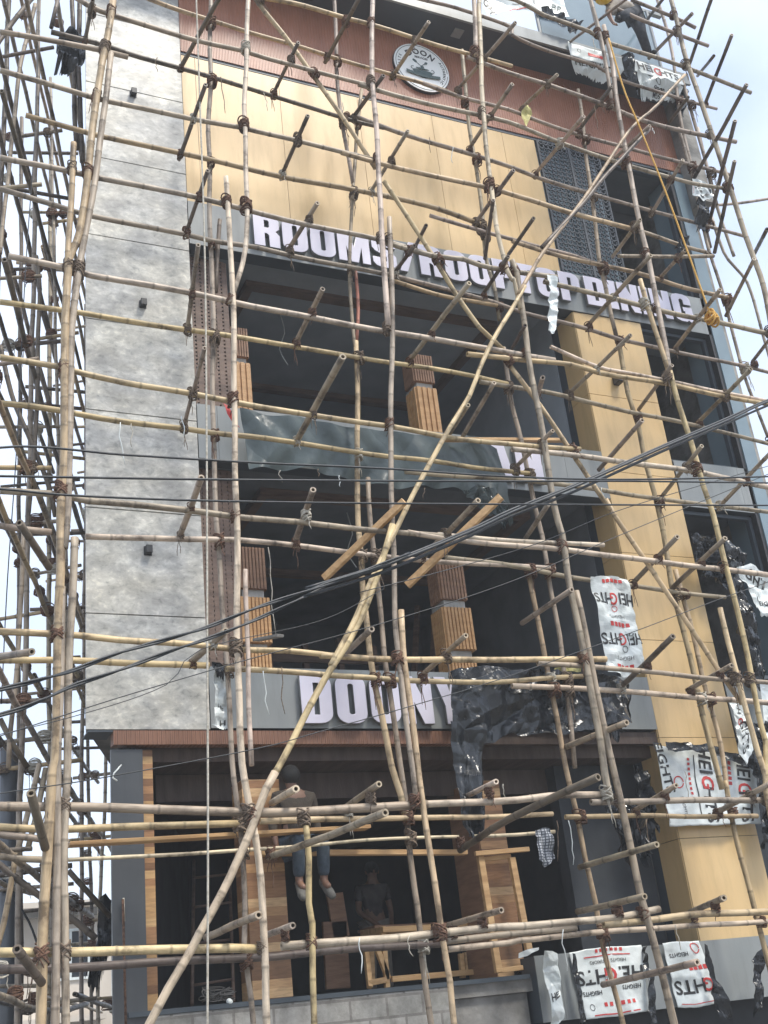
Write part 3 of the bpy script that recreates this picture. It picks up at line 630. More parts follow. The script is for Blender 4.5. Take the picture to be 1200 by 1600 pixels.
def lash(owner, pa, pb, axis, depth_dir, big=1.0):
    me = R_.choice(LASH if R_.random() < .9 else LASHP)
    o = bpy.data.objects.new('rope_lashing', me); COL.objects.link(o); z = axis.normalized()
    if z.z < 0: z = -z
    y = (depth_dir - z * depth_dir.dot(z)); y = y.normalized() if y.length > 1e-4 else Vector((0, 1, 0)); x = y.cross(z)
    s = big * R_.uniform(.74, 1.12); W = Matrix(((x.x, y.x, z.x, 0), (x.y, y.y, z.y, 0), (x.z, y.z, z.z, 0), (0, 0, 0, 1)))
    W = Matrix.Translation(pa.lerp(pb, .5)) @ W @ Matrix.Scale(s, 4); o.parent = owner; o.matrix_parent_inverse = Matrix.Identity(4); o.matrix_basis = owner.matrix_world.inverted() @ W
POLES = [
 ('F', 0.046, 't', 'thick tan upright at the left edge of the grey panel wall', [(2.272,-1.43,13.218),(2.19,-1.43,12.503),(2.075,-1.43,11.649),(1.966,-1.43,10.543),(1.909,-1.43,9.948),(1.871,-1.43,9.601),(1.788,-1.43,9.363),(1.749,-1.43,8.687),(1.743,-1.43,7.998),(1.732,-1.43,7.435),(1.731,-1.43,6.849),(1.714,-1.43,6.396),(1.72,-1.43,5.768),(1.706,-1.43,5.127),(1.693,-1.43,4.537),(1.681,-1.43,3.975),(1.663,-1.43,3.973),(1.621,-1.43,3.091),(1.611,-1.43,2.591),(1.596,-1.43,1.958),(1.478,-1.43,0.0)]),
 ('F', 0.04, 'g', 'grey upright tied just right of the thick tan corner upright, upper half', [(2.238,-1.43,12.351),(2.158,-1.43,11.451),(2.059,-1.43,10.567),(1.899,-1.43,9.386),(1.824,-1.43,8.675),(1.805,-1.43,8.057),(1.787,-1.43,7.514),(1.781,-1.43,6.854),(1.774,-1.43,6.401),(1.747,-1.43,6.027)]),
 ('F', 0.038, 't', 'short pointed tan bamboo tip standing beside the corner uprights near the top left', [(1.815,-1.43,10.894),(1.805,-1.43,10.503),(1.796,-1.43,10.065),(1.763,-1.43,9.222),(1.739,-1.43,8.556),(1.728,-1.43,8.045)]),
 ('F', 0.042, 'g', 'pale grey upright tied right of the thick corner upright, lower half', [(1.844,-1.43,6.142),(1.836,-1.43,5.754),(1.827,-1.43,5.543),(1.801,-1.43,4.93),(1.781,-1.43,4.346),(1.783,-1.43,3.972),(1.767,-1.43,3.256),(1.779,-1.43,2.745),(1.796,-1.43,1.94),(1.774,-1.43,0.0)]),
 ('F', 0.038, 'g', 'third greyish upright squeezed behind the lower corner bundle of poles', [(1.73,-1.43,5.642),(1.727,-1.43,4.928),(1.715,-1.43,4.158),(1.718,-1.43,3.79),(1.707,-1.43,3.087),(1.707,-1.43,2.585),(1.702,-1.43,1.948),(1.687,-1.43,0.0)]),
 ('F', 0.036, 'w', 'pale upright over the left end of the yellow panels, ending above the dark third floor', [(4.123,-1.43,15.025),(4.008,-1.43,13.83),(3.935,-1.43,13.071),(3.845,-1.43,11.998),(3.839,-1.43,11.662),(3.813,-1.43,11.006),(3.793,-1.43,10.437),(3.715,-1.43,9.758),(3.667,-1.43,9.572),(3.591,-1.43,9.327),(3.517,-1.43,9.086)]),
 ('F', 0.036, 'w', 'long whitish upright in front of the left timber columns, its top at the big sign', [(3.558,-1.43,10.848),(3.56,-1.43,10.384),(3.563,-1.43,9.727),(3.56,-1.43,9.436),(3.502,-1.43,8.13),(3.495,-1.43,7.789),(3.466,-1.43,7.03),(3.451,-1.43,6.546),(3.412,-1.43,5.849),(3.371,-1.43,5.1),(3.372,-1.43,4.556),(3.369,-1.43,3.954),(3.468,-1.43,3.096),(3.467,-1.43,2.467),(3.451,-1.43,1.786),(3.43,-1.43,0.0)]),
 ('F', 0.028, 'w', 'short slim whitish upright with rounded top beside the left lower timber column', [(3.504,-1.43,5.922),(3.491,-1.43,5.629),(3.479,-1.43,5.19),(3.456,-1.43,4.557),(3.452,-1.43,3.973)]),
 ('F', 0.034, 'y', "straight slim upright standing on the ground near the seated worker's legs", [(3.94,-1.43,3.417),(3.947,-1.43,3.169),(3.908,-1.43,2.708),(3.934,-1.43,2.525),(3.905,-1.43,2.261),(3.868,-1.43,1.748),(3.791,-1.43,0.0)]),
 ('F', 0.037, 'w', 'long pale upright passing just left of the round logo down to the third floor', [(5.945,-1.43,15.66),(5.814,-1.43,14.467),(5.682,-1.43,13.261),(5.63,-1.43,12.51),(5.588,-1.43,11.724),(5.547,-1.43,11.104),(5.488,-1.43,10.124),(5.449,-1.43,9.497),(5.432,-1.43,9.105)]),
 ('F', 0.037, 'g', 'grey upright from beside the slash in the big sign down to the DOONYA letters', [(5.635,-1.43,10.729),(5.581,-1.43,10.143),(5.498,-1.43,9.205),(5.347,-1.43,8.035),(5.238,-1.43,7.215),(5.19,-1.43,6.698),(5.155,-1.43,6.196),(5.094,-1.43,5.477),(5.086,-1.43,4.907),(5.077,-1.43,4.359),(5.091,-1.43,3.914),(5.092,-1.43,3.645)]),
 ('F', 0.037, 'y', 'yellowish upright in the centre running from the second floor opening to the ground', [(5.167,-1.43,5.574),(5.137,-1.43,5.134),(5.144,-1.43,4.797),(5.16,-1.43,4.359),(5.152,-1.43,3.934),(5.158,-1.43,3.624),(5.171,-1.43,3.12),(5.184,-1.43,2.635),(5.189,-1.43,2.352),(5.225,-1.43,1.981),(5.217,-1.43,1.623),(5.237,-1.43,0.0)]),
 ('F', 0.039, 'w', 'short pale upright tied left of another over the dark eave soffit', [(7.603,-1.43,16.25),(7.483,-1.43,15.056),(7.431,-1.43,14.536),(7.352,-1.43,13.942)]),
 ('F', 0.039, 'w', 'tall pale crooked upright right of the round logo running down across the big sign', [(7.752,-1.43,16.281),(7.587,-1.43,15.092),(7.409,-1.43,13.8),(7.31,-1.43,13.069),(7.256,-1.43,12.414),(7.233,-1.43,11.862),(7.211,-1.43,11.431),(7.183,-1.43,10.872),(7.211,-1.43,10.474),(7.235,-1.43,10.149),(7.336,-1.43,10.103),(7.325,-1.43,9.68)]),
 ('F', 0.041, 'g', 'grey upright right of the centre passing the covered second floor sign', [(7.33,-1.43,10.432),(7.372,-1.43,10.307),(7.354,-1.43,9.846),(7.331,-1.43,9.364),(7.308,-1.43,8.896),(7.317,-1.43,8.444),(7.328,-1.43,7.86),(7.31,-1.43,7.291),(7.289,-1.43,6.877),(7.328,-1.43,6.557),(7.306,-1.43,6.083),(7.33,-1.43,5.499),(7.345,-1.43,5.032),(7.351,-1.43,4.602),(7.348,-1.43,4.137),(7.325,-1.43,3.91),(7.329,-1.43,3.62)]),
 ('F', 0.041, 'g', 'grey upright beside the hanging white printed sheet, running down to the lower grey sign', [(7.384,-1.43,5.907),(7.402,-1.43,5.578),(7.411,-1.43,5.083),(7.42,-1.43,4.602),(7.427,-1.43,4.252),(7.447,-1.43,3.908),(7.467,-1.43,3.572),(7.476,-1.43,3.028),(7.484,-1.43,2.607),(7.525,-1.43,2.337),(7.573,-1.43,1.891),(7.606,-1.43,1.402),(7.675,-1.43,0.0)]),
 ('F', 0.038, 'g', 'old grey upright crossing the grey roof fascia on the right', [(9.663,-1.43,17.027),(9.672,-1.43,15.827),(9.677,-1.43,15.291),(9.671,-1.43,14.721),(9.624,-1.43,13.945),(9.588,-1.43,13.646)]),
 ('F', 0.038, 'w', 'pale upright with dark rings from the roof edge down to the letters of DINING', [(9.804,-1.43,15.334),(9.787,-1.43,14.543),(9.689,-1.43,13.757),(9.655,-1.43,12.939),(9.604,-1.43,12.072),(9.574,-1.43,11.32),(9.578,-1.43,10.959),(9.549,-1.43,10.179),(9.506,-1.43,9.296),(9.472,-1.43,9.095)]),
 ('F', 0.037, 'y', 'tan upright crossing the letters of DINING just left of its final letter', [(9.35,-1.43,10.524),(9.376,-1.43,10.045),(9.43,-1.43,9.549),(9.473,-1.43,9.03)]),
 ('F', 0.04, 'y', 'yellow upright in front of the dark right hand windows', [(9.49,-1.43,9.098),(9.506,-1.43,8.618),(9.576,-1.43,7.972),(9.6,-1.43,7.43),(9.638,-1.43,7.079),(9.627,-1.43,6.503),(9.65,-1.43,5.947),(9.656,-1.43,5.407),(9.629,-1.43,4.883),(9.604,-1.43,4.376),(9.615,-1.43,4.104),(9.448,-1.43,3.411),(9.423,-1.43,0.0)]),
 ('F', 0.036, 'y', 'yellow upright with a pointed top standing at the right edge of the tan column', [(9.398,-1.43,5.799),(9.397,-1.43,5.398),(9.412,-1.43,5.008),(9.421,-1.43,4.5),(9.461,-1.43,4.007),(9.517,-1.43,3.885),(9.422,-1.43,3.179),(9.452,-1.43,-0.0)]),
 ('F', 0.042, 'g', 'long grey upright against the sky at the right corner of the building', [(11.34,-1.43,17.62),(11.354,-1.43,16.42),(11.36,-1.43,15.857),(11.326,-1.43,15.068),(11.375,-1.43,14.462),(11.41,-1.43,13.825),(11.457,-1.43,13.249),(11.497,-1.43,12.524),(11.518,-1.43,11.895),(11.561,-1.43,11.365),(11.592,-1.43,10.807),(11.505,-1.43,9.886)]),
 ('B', 0.036, 'g', 'grey upright of the rear row at the right edge of the grey panel wall', [(3.867,-0.6,15.829),(3.79,-0.6,14.632),(3.74,-0.6,13.834),(3.706,-0.6,13.076),(3.645,-0.6,12.34),(3.642,-0.6,11.649),(3.597,-0.6,10.651),(3.58,-0.6,9.414),(3.545,-0.6,8.653),(3.514,-0.6,7.981),(3.487,-0.6,6.875),(3.501,-0.6,6.427),(3.512,-0.6,5.942),(3.532,-0.6,5.427),(3.533,-0.6,4.575),(3.533,-0.6,4.146),(3.556,-0.6,3.771),(3.58,-0.6,3.424),(3.588,-0.6,2.834),(3.561,-0.6,2.363),(3.609,-0.6,1.813),(3.584,-0.6,0.0)]),
 ('B', 0.03, 'd', 'short dark bamboo tip rising beside the left end of the big sign', [(3.73,-0.6,10.906),(3.679,-0.6,10.414),(3.648,-0.6,10.032),(3.63,-0.6,9.814)]),
 ('B', 0.034, 'g', 'grey upright over the yellow panels between two panel seams', [(5.712,-0.6,16.144),(5.637,-0.6,14.946),(5.572,-0.6,13.91),(5.554,-0.6,13.052),(5.587,-0.6,12.427),(5.614,-0.6,11.926)]),
 ('B', 0.03, 'g', 'second thinner grey bamboo tied into the upright over the yellow panels', [(5.92,-0.6,13.66),(5.779,-0.6,12.925),(5.618,-0.6,11.963),(5.547,-0.6,11.417),(5.446,-0.6,10.713),(5.394,-0.6,10.046),(5.373,-0.6,9.41),(5.391,-0.6,9.166)]),
 ('B', 0.026, 'r', 'thin pole with a reddish side hanging below the big sign', [(5.501,-0.6,10.524),(5.492,-0.6,10.064),(5.459,-0.6,9.738),(5.396,-0.6,9.352)]),
 ('B', 0.036, 'y', 'yellow rear upright across the dark third floor and the green grey sheet', [(5.396,-0.6,9.414),(5.336,-0.6,8.498),(5.261,-0.6,7.91),(5.175,-0.6,7.074),(5.159,-0.6,6.54),(5.136,-0.6,6.077),(5.156,-0.6,5.777),(5.154,-0.6,5.287),(5.166,-0.6,5.049),(5.226,-0.6,4.582),(5.269,-0.6,4.105),(5.335,-0.6,3.837),(5.364,-0.6,3.574)]),
 ('B', 0.033, 'g', 'slim rear upright crossing the second letter O of the DOONYA sign', [(5.357,-0.6,7.527),(5.326,-0.6,7.112),(5.327,-0.6,6.631),(5.342,-0.6,6.293),(5.337,-0.6,5.785),(5.315,-0.6,5.365),(5.33,-0.6,5.052),(5.351,-0.6,4.582),(5.358,-0.6,4.126),(5.379,-0.6,3.792),(5.375,-0.6,3.466),(5.37,-0.6,3.042),(5.389,-0.6,2.629),(5.371,-0.6,2.131),(5.387,-0.6,1.648),(5.396,-0.6,0.0)]),
 ('B', 0.035, 'g', 'rear upright just right of the round logo, down over the middle of the big sign', [(7.708,-0.6,14.974),(7.641,-0.6,14.047),(7.605,-0.6,13.227),(7.589,-0.6,12.445),(7.568,-0.6,11.876),(7.5,-0.6,11.133),(7.567,-0.6,10.618),(7.547,-0.6,10.099)]),
 ('B', 0.035, 'g', 'rear upright beside the covered second floor letters', [(7.539,-0.6,9.663),(7.532,-0.6,9.236),(7.519,-0.6,8.787),(7.565,-0.6,8.325),(7.578,-0.6,7.87),(7.596,-0.6,7.28),(7.639,-0.6,6.852),(7.625,-0.6,6.292),(7.64,-0.6,5.751),(7.611,-0.6,5.224),(7.583,-0.6,4.715),(7.532,-0.6,4.102)]),
 ('B', 0.036, 't', 'tan rear upright in front of the dark bay left of the tan column', [(7.347,-0.6,6.413),(7.367,-0.6,5.873),(7.387,-0.6,5.348),(7.406,-0.6,4.839),(7.404,-0.6,4.103),(7.437,-0.6,3.77),(7.454,-0.6,3.513),(7.458,-0.6,3.124),(7.502,-0.6,2.676),(7.5,-0.6,2.286),(7.538,-0.6,1.965),(7.583,-0.6,1.445),(7.651,-0.6,0.0)]),
 ('B', 0.032, 'g', 'thin rear upright over the rust band and black lattice screen', [(9.757,-0.6,14.799),(9.692,-0.6,13.999),(9.615,-0.6,13.35),(9.557,-0.6,12.525),(9.439,-0.6,11.531),(9.448,-0.6,10.973),(9.437,-0.6,10.426),(9.451,-0.6,10.003)]),
 ('B', 0.037, 't', 'mottled tan rear upright down the face of the tan column, upper part', [(9.468,-0.6,10.076),(9.432,-0.6,9.209),(9.476,-0.6,8.715),(9.466,-0.6,8.227),(9.507,-0.6,7.818),(9.519,-0.6,7.446),(9.509,-0.6,6.989),(9.461,-0.6,6.394),(9.482,-0.6,5.823),(9.502,-0.6,5.268),(9.5,-0.6,4.651),(9.537,-0.6,4.079),(9.546,-0.6,3.825)]),
 ('B', 0.036, 't', 'tan upright with a flat cut top on the tan column, lower part', [(9.573,-0.6,6.635),(9.594,-0.6,6.256),(9.627,-0.6,5.744),(9.634,-0.6,5.271),(9.656,-0.6,4.865),(9.673,-0.6,4.336),(9.587,-0.6,3.574)]),
 ('B', 0.034, 't', 'tan rear upright crossing the bare lower part of the tan column', [(9.622,-0.6,3.925),(9.584,-0.6,3.23),(9.625,-0.6,2.724),(9.645,-0.6,2.372),(9.661,-0.6,1.914),(9.698,-0.6,0.0)]),
 ('B', 0.032, 'g', 'rear upright leaning beside the blue grey corner strip of the building', [(11.647,-0.6,14.536),(11.674,-0.6,13.487),(11.611,-0.6,12.463),(11.602,-0.6,11.974),(11.654,-0.6,11.272),(11.64,-0.6,10.504),(11.648,-0.6,9.839),(11.719,-0.6,9.273),(11.781,-0.6,8.824)]),
 ('B', 0.034, 'g', 'dark rear upright rising against the sky beyond the roof corner', [(11.875,-0.6,18.705),(11.947,-0.6,17.507),(11.982,-0.6,16.913),(11.937,-0.6,16.017),(11.744,-0.6,14.744),(11.692,-0.6,13.234),(11.649,-0.6,12.145)]),
 ('B', 0.032, 'g', 'grey rear upright zigzag tied at the roof corner', [(12.025,-0.6,15.661),(12.027,-0.6,14.823),(12.055,-0.6,14.108),(12.027,-0.6,13.058)]),
 ('F2', 0.036, 'g', 'dark topmost cross pole at the top right against the sky', [(10.591,-1.345,16.241),(10.754,-1.345,16.228),(11.494,-1.345,16.13),(11.821,-1.345,16.051)]),
 ('F2', 0.036, 'g', 'second cross pole from the top at the right, over the roof glass', [(9.806,-1.345,16.01),(10.665,-1.345,15.848),(11.483,-1.345,15.751),(11.99,-1.345,15.707)]),
 ('F2', 0.036, 'g', 'long cross pole in front of the roof glass panel ending in open sky', [(7.832,-1.345,15.398),(8.313,-1.345,15.438),(8.771,-1.345,15.291),(9.6,-1.345,15.219),(9.887,-1.345,15.093),(11.302,-1.345,15.053),(12.64,-1.345,14.893)]),
 ('B2', 0.036, 'g', 'cross pole running along the grey roof fascia', [(6.457,-0.7,15.727),(6.982,-0.7,15.695),(7.713,-0.7,15.73),(8.641,-0.7,15.643),(8.612,-0.7,15.476),(9.174,-0.7,15.368),(10.165,-0.7,15.321),(10.62,-0.7,15.143),(12.023,-0.7,15.1),(12.514,-0.7,15.101)]),
 ('F2', 0.037, 't', 'cross pole just under the eave above the round logo', [(4.236,-1.345,14.039),(4.745,-1.345,14.103),(5.448,-1.345,14.093),(5.794,-1.345,14.092),(6.597,-1.345,14.042),(7.439,-1.345,14.032),(7.996,-1.345,14.025)]),
 ('F2', 0.036, 'g', 'cross pole across the top of the rust band right of the logo', [(7.257,-1.345,13.963),(7.971,-1.345,13.875),(8.678,-1.345,13.825),(9.515,-1.345,13.743),(10.142,-1.345,13.632),(11.057,-1.345,13.634),(11.985,-1.345,13.693)]),
 ('B2', 0.035, 't', "cross pole crossing the round logo's lower half", [(2.88,-0.7,14.236),(3.276,-0.7,14.171),(3.68,-0.7,14.136),(4.332,-0.7,14.083),(4.945,-0.7,14.068),(5.512,-0.7,14.032),(6.391,-0.7,13.986),(7.103,-0.7,13.958),(7.51,-0.7,13.875)]),
 ('B2', 0.035, 'g', 'cross pole over the rust band right of the logo ending at the corner', [(6.863,-0.7,13.968),(7.51,-0.7,13.875),(8.301,-0.7,13.878),(8.804,-0.7,13.792),(9.551,-0.7,13.726),(10.452,-0.7,13.691),(11.227,-0.7,13.679),(12.424,-0.7,13.677)]),
 ('F2', 0.038, 'g', 'front cross pole from the grey wall top to the rust band lower edge', [(1.809,-1.345,13.215),(2.06,-1.345,13.094),(2.623,-1.345,13.042),(3.256,-1.345,12.988),(3.944,-1.345,13.015),(4.083,-1.345,12.987),(4.597,-1.345,12.968),(5.639,-1.345,12.956)]),
 ('F2', 0.037, 'g', 'front cross pole along the lower edge of the rust band to the right corner', [(5.484,-1.345,12.928),(6.16,-1.345,12.888),(7.13,-1.345,12.904),(7.803,-1.345,12.902),(8.58,-1.345,12.766),(9.54,-1.345,12.666),(10.666,-1.345,12.592),(11.524,-1.345,12.659)]),
 ('B2', 0.038, 'd', 'dark cross pole over the grey wall top ending at the yellow panels', [(1.667,-0.7,13.237),(2.346,-0.7,13.227),(2.613,-0.7,13.187),(3.299,-0.7,13.149),(3.721,-0.7,13.114),(4.284,-0.7,13.063),(5.504,-0.7,12.949),(6.138,-0.7,12.936)]),
 ('B2', 0.038, 'g', 'cross pole over the upper yellow panels and lattice screen', [(5.669,-0.7,13.033),(6.621,-0.7,12.877),(7.457,-0.7,12.828),(8.11,-0.7,12.763),(8.561,-0.7,12.68),(9.577,-0.7,12.57),(10.733,-0.7,12.517),(11.333,-0.7,12.49),(12.366,-0.7,12.428)]),
 ('F2', 0.037, 'g', 'weathered cross pole at the top left reaching the thick corner upright', [(1.006,-1.345,12.365),(1.309,-1.345,12.4),(1.764,-1.345,12.433),(2.132,-1.345,12.451),(2.458,-1.345,12.444)]),
 ('F2', 0.037, 'g', 'cross pole over the black bracket high on the grey wall', [(1.022,-1.345,11.793),(1.438,-1.345,11.762),(1.839,-1.345,11.722),(2.128,-1.345,11.695),(2.447,-1.345,11.707),(3.207,-1.345,11.694),(3.843,-1.345,11.738),(4.005,-1.345,11.732),(4.557,-1.345,11.73),(5.592,-1.345,11.693)]),
 ('F2', 0.036, 't', 'cross pole over the middle of the yellow panels ending at the lattice screen', [(5.123,-1.345,11.692),(5.766,-1.345,11.651),(6.465,-1.345,11.635),(7.228,-1.345,11.644),(7.549,-1.345,11.614),(7.875,-1.345,11.583),(8.543,-1.345,11.521),(9.451,-1.345,11.468)]),
 ('F2', 0.035, 'g', 'cross pole tied above the right end of the big sign to the sky', [(8.239,-1.345,11.542),(9.451,-1.345,11.468),(9.667,-1.345,11.459),(10.418,-1.345,11.341),(10.944,-1.345,11.3),(9.151,-1.345,10.933)]),
 ('B2', 0.037, 't', 'cross pole from the left scaffold over the grey wall and lower yellow panels', [(1.391,-0.7,11.827),(2.082,-0.7,11.757),(2.258,-0.7,11.739),(3.251,-0.7,11.752),(3.658,-0.7,11.739),(4.2,-0.7,11.706),(4.643,-0.7,11.695),(5.537,-0.7,11.72),(6.57,-0.7,11.733),(7.435,-0.7,11.585)]),
 ('B2', 0.032, 'g', 'short cross pole ending loose over the yellow panels above the big sign', [(6.659,-0.7,11.556),(7.515,-0.7,11.458),(7.9,-0.7,11.432),(8.427,-0.7,11.379),(8.918,-0.7,11.351),(9.446,-0.7,11.273)]),
 ('B2', 0.035, 't', 'cross pole above the letters of DINING', [(7.911,-0.7,11.398),(8.625,-0.7,11.31),(9.412,-0.7,11.285),(10.04,-0.7,11.259),(10.789,-0.7,11.176),(11.698,-0.7,11.134)]),
 ('F2', 0.038, 'g', 'cross pole whose middle hides the tops of the letters of ROOMS', [(1.057,-1.345,10.56),(1.797,-1.345,10.571),(2.052,-1.345,10.545),(3.163,-1.345,10.542),(3.567,-1.345,10.513),(3.875,-1.345,10.491),(4.564,-1.345,10.459),(5.565,-1.345,10.422),(6.226,-1.345,10.334)]),
 ('F2', 0.037, 'g', 'cross pole through the letters of the big sign right of the slash', [(5.563,-1.345,10.405),(6.226,-1.345,10.334),(6.748,-1.345,10.391),(6.893,-1.345,10.338),(7.329,-1.345,10.326),(7.814,-1.345,10.354),(8.045,-1.345,10.365)]),
 ('F2', 0.037, 'g', 'cross pole below the letters of DINING', [(7.828,-1.345,10.256),(8.983,-1.345,10.185),(9.463,-1.345,10.151),(10.245,-1.345,10.116),(10.761,-1.345,10.099),(11.518,-1.345,10.067),(11.904,-1.345,10.04)]),
 ('B2', 0.037, 'g', 'cross pole along the bottom edge of the big sign, left part', [(1.136,-0.7,10.68),(1.913,-0.7,10.559),(2.082,-0.7,10.537),(3.286,-0.7,10.509),(3.6,-0.7,10.482),(4.111,-0.7,10.494),(4.579,-0.7,10.463),(5.38,-0.7,10.462),(6.002,-0.7,10.436)]),
 ('B2', 0.036, 'g', 'cross pole along the bottom edge of the big sign, right part', [(5.823,-0.7,10.451),(6.673,-0.7,10.381),(7.491,-0.7,10.295),(7.904,-0.7,10.198),(8.879,-0.7,10.125),(9.39,-0.7,10.035),(10.407,-0.7,9.987),(11.551,-0.7,9.929),(12.021,-0.7,9.89),(12.421,-0.7,9.856)]),
 ('B2', 0.033, 't', 'lower of two cross poles tied together under the word ROOFTOP', [(5.963,-0.7,10.362),(6.656,-0.7,10.26),(7.485,-0.7,10.253)]),
 ('F2', 0.038, 'w', 'thick whitish cross pole over the dark third floor opening', [(1.177,-1.345,9.3),(1.804,-1.345,9.263),(1.959,-1.345,9.225),(3.112,-1.345,9.196),(3.547,-1.345,9.163),(3.831,-1.345,9.143),(4.532,-1.345,9.123),(5.414,-1.345,9.097),(6.056,-1.345,9.084),(7.112,-1.345,9.055),(7.758,-1.345,9.047)]),
 ('F2', 0.038, 'y', 'yellow cross pole from the middle of the third floor across the tan column', [(6.498,-1.345,8.944),(7.098,-1.345,8.976),(8.04,-1.345,9.027),(8.445,-1.345,8.962),(9.447,-1.345,8.947),(10.418,-1.345,8.886),(11.529,-1.345,8.869)]),
 ('F2', 0.03, 'w', 'slim pole with a flat bleached end on the left face of the tan column', [(7.734,-1.345,9.248),(8.399,-1.345,9.05),(8.889,-1.345,9.027),(9.735,-1.345,8.988),(11.166,-1.345,8.921)]),
 ('B2', 0.037, 'y', 'yellow cross pole in the middle of the dark third floor opening', [(1.179,-0.7,9.165),(1.76,-0.7,9.173),(2.081,-0.7,9.174),(3.212,-0.7,9.155),(3.539,-0.7,9.151),(4.041,-0.7,9.146),(4.586,-0.7,9.13),(5.358,-0.7,9.116),(6.049,-0.7,9.114),(6.887,-0.7,9.083),(7.442,-0.7,9.036)]),
 ('B2', 0.037, 'g', 'grey cross pole across the tan column, between the big sign and the cables', [(7.03,-0.7,9.009),(8.012,-0.7,8.989),(8.433,-0.7,8.95),(9.406,-0.7,8.866),(10.179,-0.7,8.815),(11.641,-0.7,8.652),(12.028,-0.7,8.627)]),
 ('F2', 0.037, 'y', 'yellow cross pole passing over the top of the green grey sheet', [(1.128,-1.345,8.067),(1.705,-1.345,8.043),(1.81,-1.345,8.021),(2.391,-1.345,7.942),(3.04,-1.345,7.917),(3.504,-1.345,7.89),(3.752,-1.345,7.871),(4.397,-1.345,7.836),(5.318,-1.345,7.803),(6.068,-1.345,7.755),(6.891,-1.345,7.767),(7.364,-1.345,7.779),(7.886,-1.345,7.809)]),
 ('F2', 0.037, 'w', 'whitish cross pole starting on the covered letters, crossing the tan column', [(6.909,-1.345,7.698),(7.652,-1.345,7.71),(8.394,-1.345,7.704),(8.81,-1.345,7.704),(9.564,-1.345,7.678),(10.751,-1.345,7.567),(11.11,-1.345,7.555)]),
 ('B2', 0.038, 'y', 'yellow cross pole across the middle of the green grey sheet', [(1.214,-0.7,7.92),(1.641,-0.7,7.926),(2.081,-0.7,7.893),(2.579,-0.7,7.865),(3.165,-0.7,7.858),(3.478,-0.7,7.843),(3.961,-0.7,7.846),(4.482,-0.7,7.825),(5.221,-0.7,7.798),(5.631,-0.7,7.787),(6.196,-0.7,7.791),(6.745,-0.7,7.763),(7.27,-0.7,7.759),(7.562,-0.7,7.759)]),
 ('B2', 0.036, 'g', 'grey cross pole on the bottom of the covered second floor sign', [(5.804,-0.7,7.607),(6.665,-0.7,7.624),(7.268,-0.7,7.656),(7.884,-0.7,7.643),(8.588,-0.7,7.636),(9.515,-0.7,7.585),(11.305,-0.7,7.555)]),
 ('F2', 0.039, 'g', 'thick grey cross pole from the corner bundle to the centre, under the green grey sheet', [(1.17,-1.345,6.608),(1.717,-1.345,6.615),(1.959,-1.345,6.569),(2.371,-1.345,6.572),(3.012,-1.345,6.57),(3.454,-1.345,6.537),(3.681,-1.345,6.532),(4.24,-1.345,6.53),(5.015,-1.345,6.493),(5.758,-1.345,6.5),(6.155,-1.345,6.492)]),
 ('F2', 0.036, 'w', 'split whitish cross pole above the printed hanging sheet', [(5.397,-1.345,6.511),(5.885,-1.345,6.472),(6.664,-1.345,6.439),(7.345,-1.345,6.448),(7.927,-1.345,6.422),(8.684,-1.345,6.391),(9.375,-1.345,6.352),(10.367,-1.345,6.315)]),
 ('F2', 0.032, 'w', 'short whitish cross pole ending at the left face of the tan column', [(5.76,-1.345,6.513),(6.69,-1.345,6.506),(7.361,-1.345,6.529),(7.954,-1.345,6.545)]),
 ('B2', 0.037, 'w', 'cross pole just above the third black bracket on the grey wall', [(2.081,-0.7,6.486),(3.073,-0.7,6.537),(3.655,-0.7,6.569),(3.881,-0.7,6.561),(5.011,-0.7,6.515),(5.453,-0.7,6.493),(6.018,-0.7,6.478),(6.777,-0.7,6.488),(7.662,-0.7,6.49)]),
 ('B2', 0.037, 'g', 'grey cross pole from which the white printed sheet hangs', [(6.19,-0.7,6.53),(7.053,-0.7,6.492),(7.945,-0.7,6.382),(8.812,-0.7,6.32),(9.522,-0.7,6.273),(10.197,-0.7,6.25)]),
 ('B2', 0.038, 'g', 'grey pole at the left edge level with the third black bracket', [(1.193,-0.7,6.545),(1.456,-0.7,6.52),(1.745,-0.7,6.507)]),
 ('F2', 0.039, 'y', 'yellow cross pole just above the DOONYA sign', [(1.173,-1.345,5.217),(1.635,-1.345,5.215),(1.882,-1.345,5.214),(2.35,-1.345,5.179),(2.958,-1.345,5.158),(3.377,-1.345,5.118),(3.988,-1.345,5.115),(4.53,-1.345,5.076)]),
 ('F2', 0.037, 'y', 'pale yellow cross pole above the black sheet right of the DOONYA letters', [(4.256,-1.345,5.086),(5.192,-1.345,5.061),(5.686,-1.345,5.075),(6.437,-1.345,5.107),(7.678,-1.345,5.142)]),
 ('F2', 0.035, 'g', 'grey cross pole passing under the hem of the white printed sheet', [(6.776,-1.345,5.069),(7.545,-1.345,5.052),(8.171,-1.345,5.018),(8.996,-1.345,4.948),(9.937,-1.345,4.915),(10.256,-1.345,4.882)]),
 ('B2', 0.039, 'y', 'yellow cross pole at the bottom of the grey panel wall', [(1.254,-0.7,5.16),(1.98,-0.7,5.18),(2.704,-0.7,5.167),(3.31,-0.7,5.16)]),
 ('B2', 0.037, 'y', 'yellow cross pole passing over the tops of the DOONYA letters', [(3.487,-0.7,5.131),(3.804,-0.7,5.128),(4.575,-0.7,5.088),(5.138,-0.7,5.077),(5.337,-0.7,5.057),(6.007,-0.7,5.047),(6.794,-0.7,5.062),(7.31,-0.7,5.11),(7.783,-0.7,5.146)]),
 ('B2', 0.038, 'w', 'pale cross pole over the black crumpled sheet, hollow left end', [(6.813,-0.7,5.013),(7.78,-0.7,4.992),(8.403,-0.7,4.964),(9.334,-0.7,4.925),(10.478,-0.7,4.859),(10.817,-0.7,4.836)]),
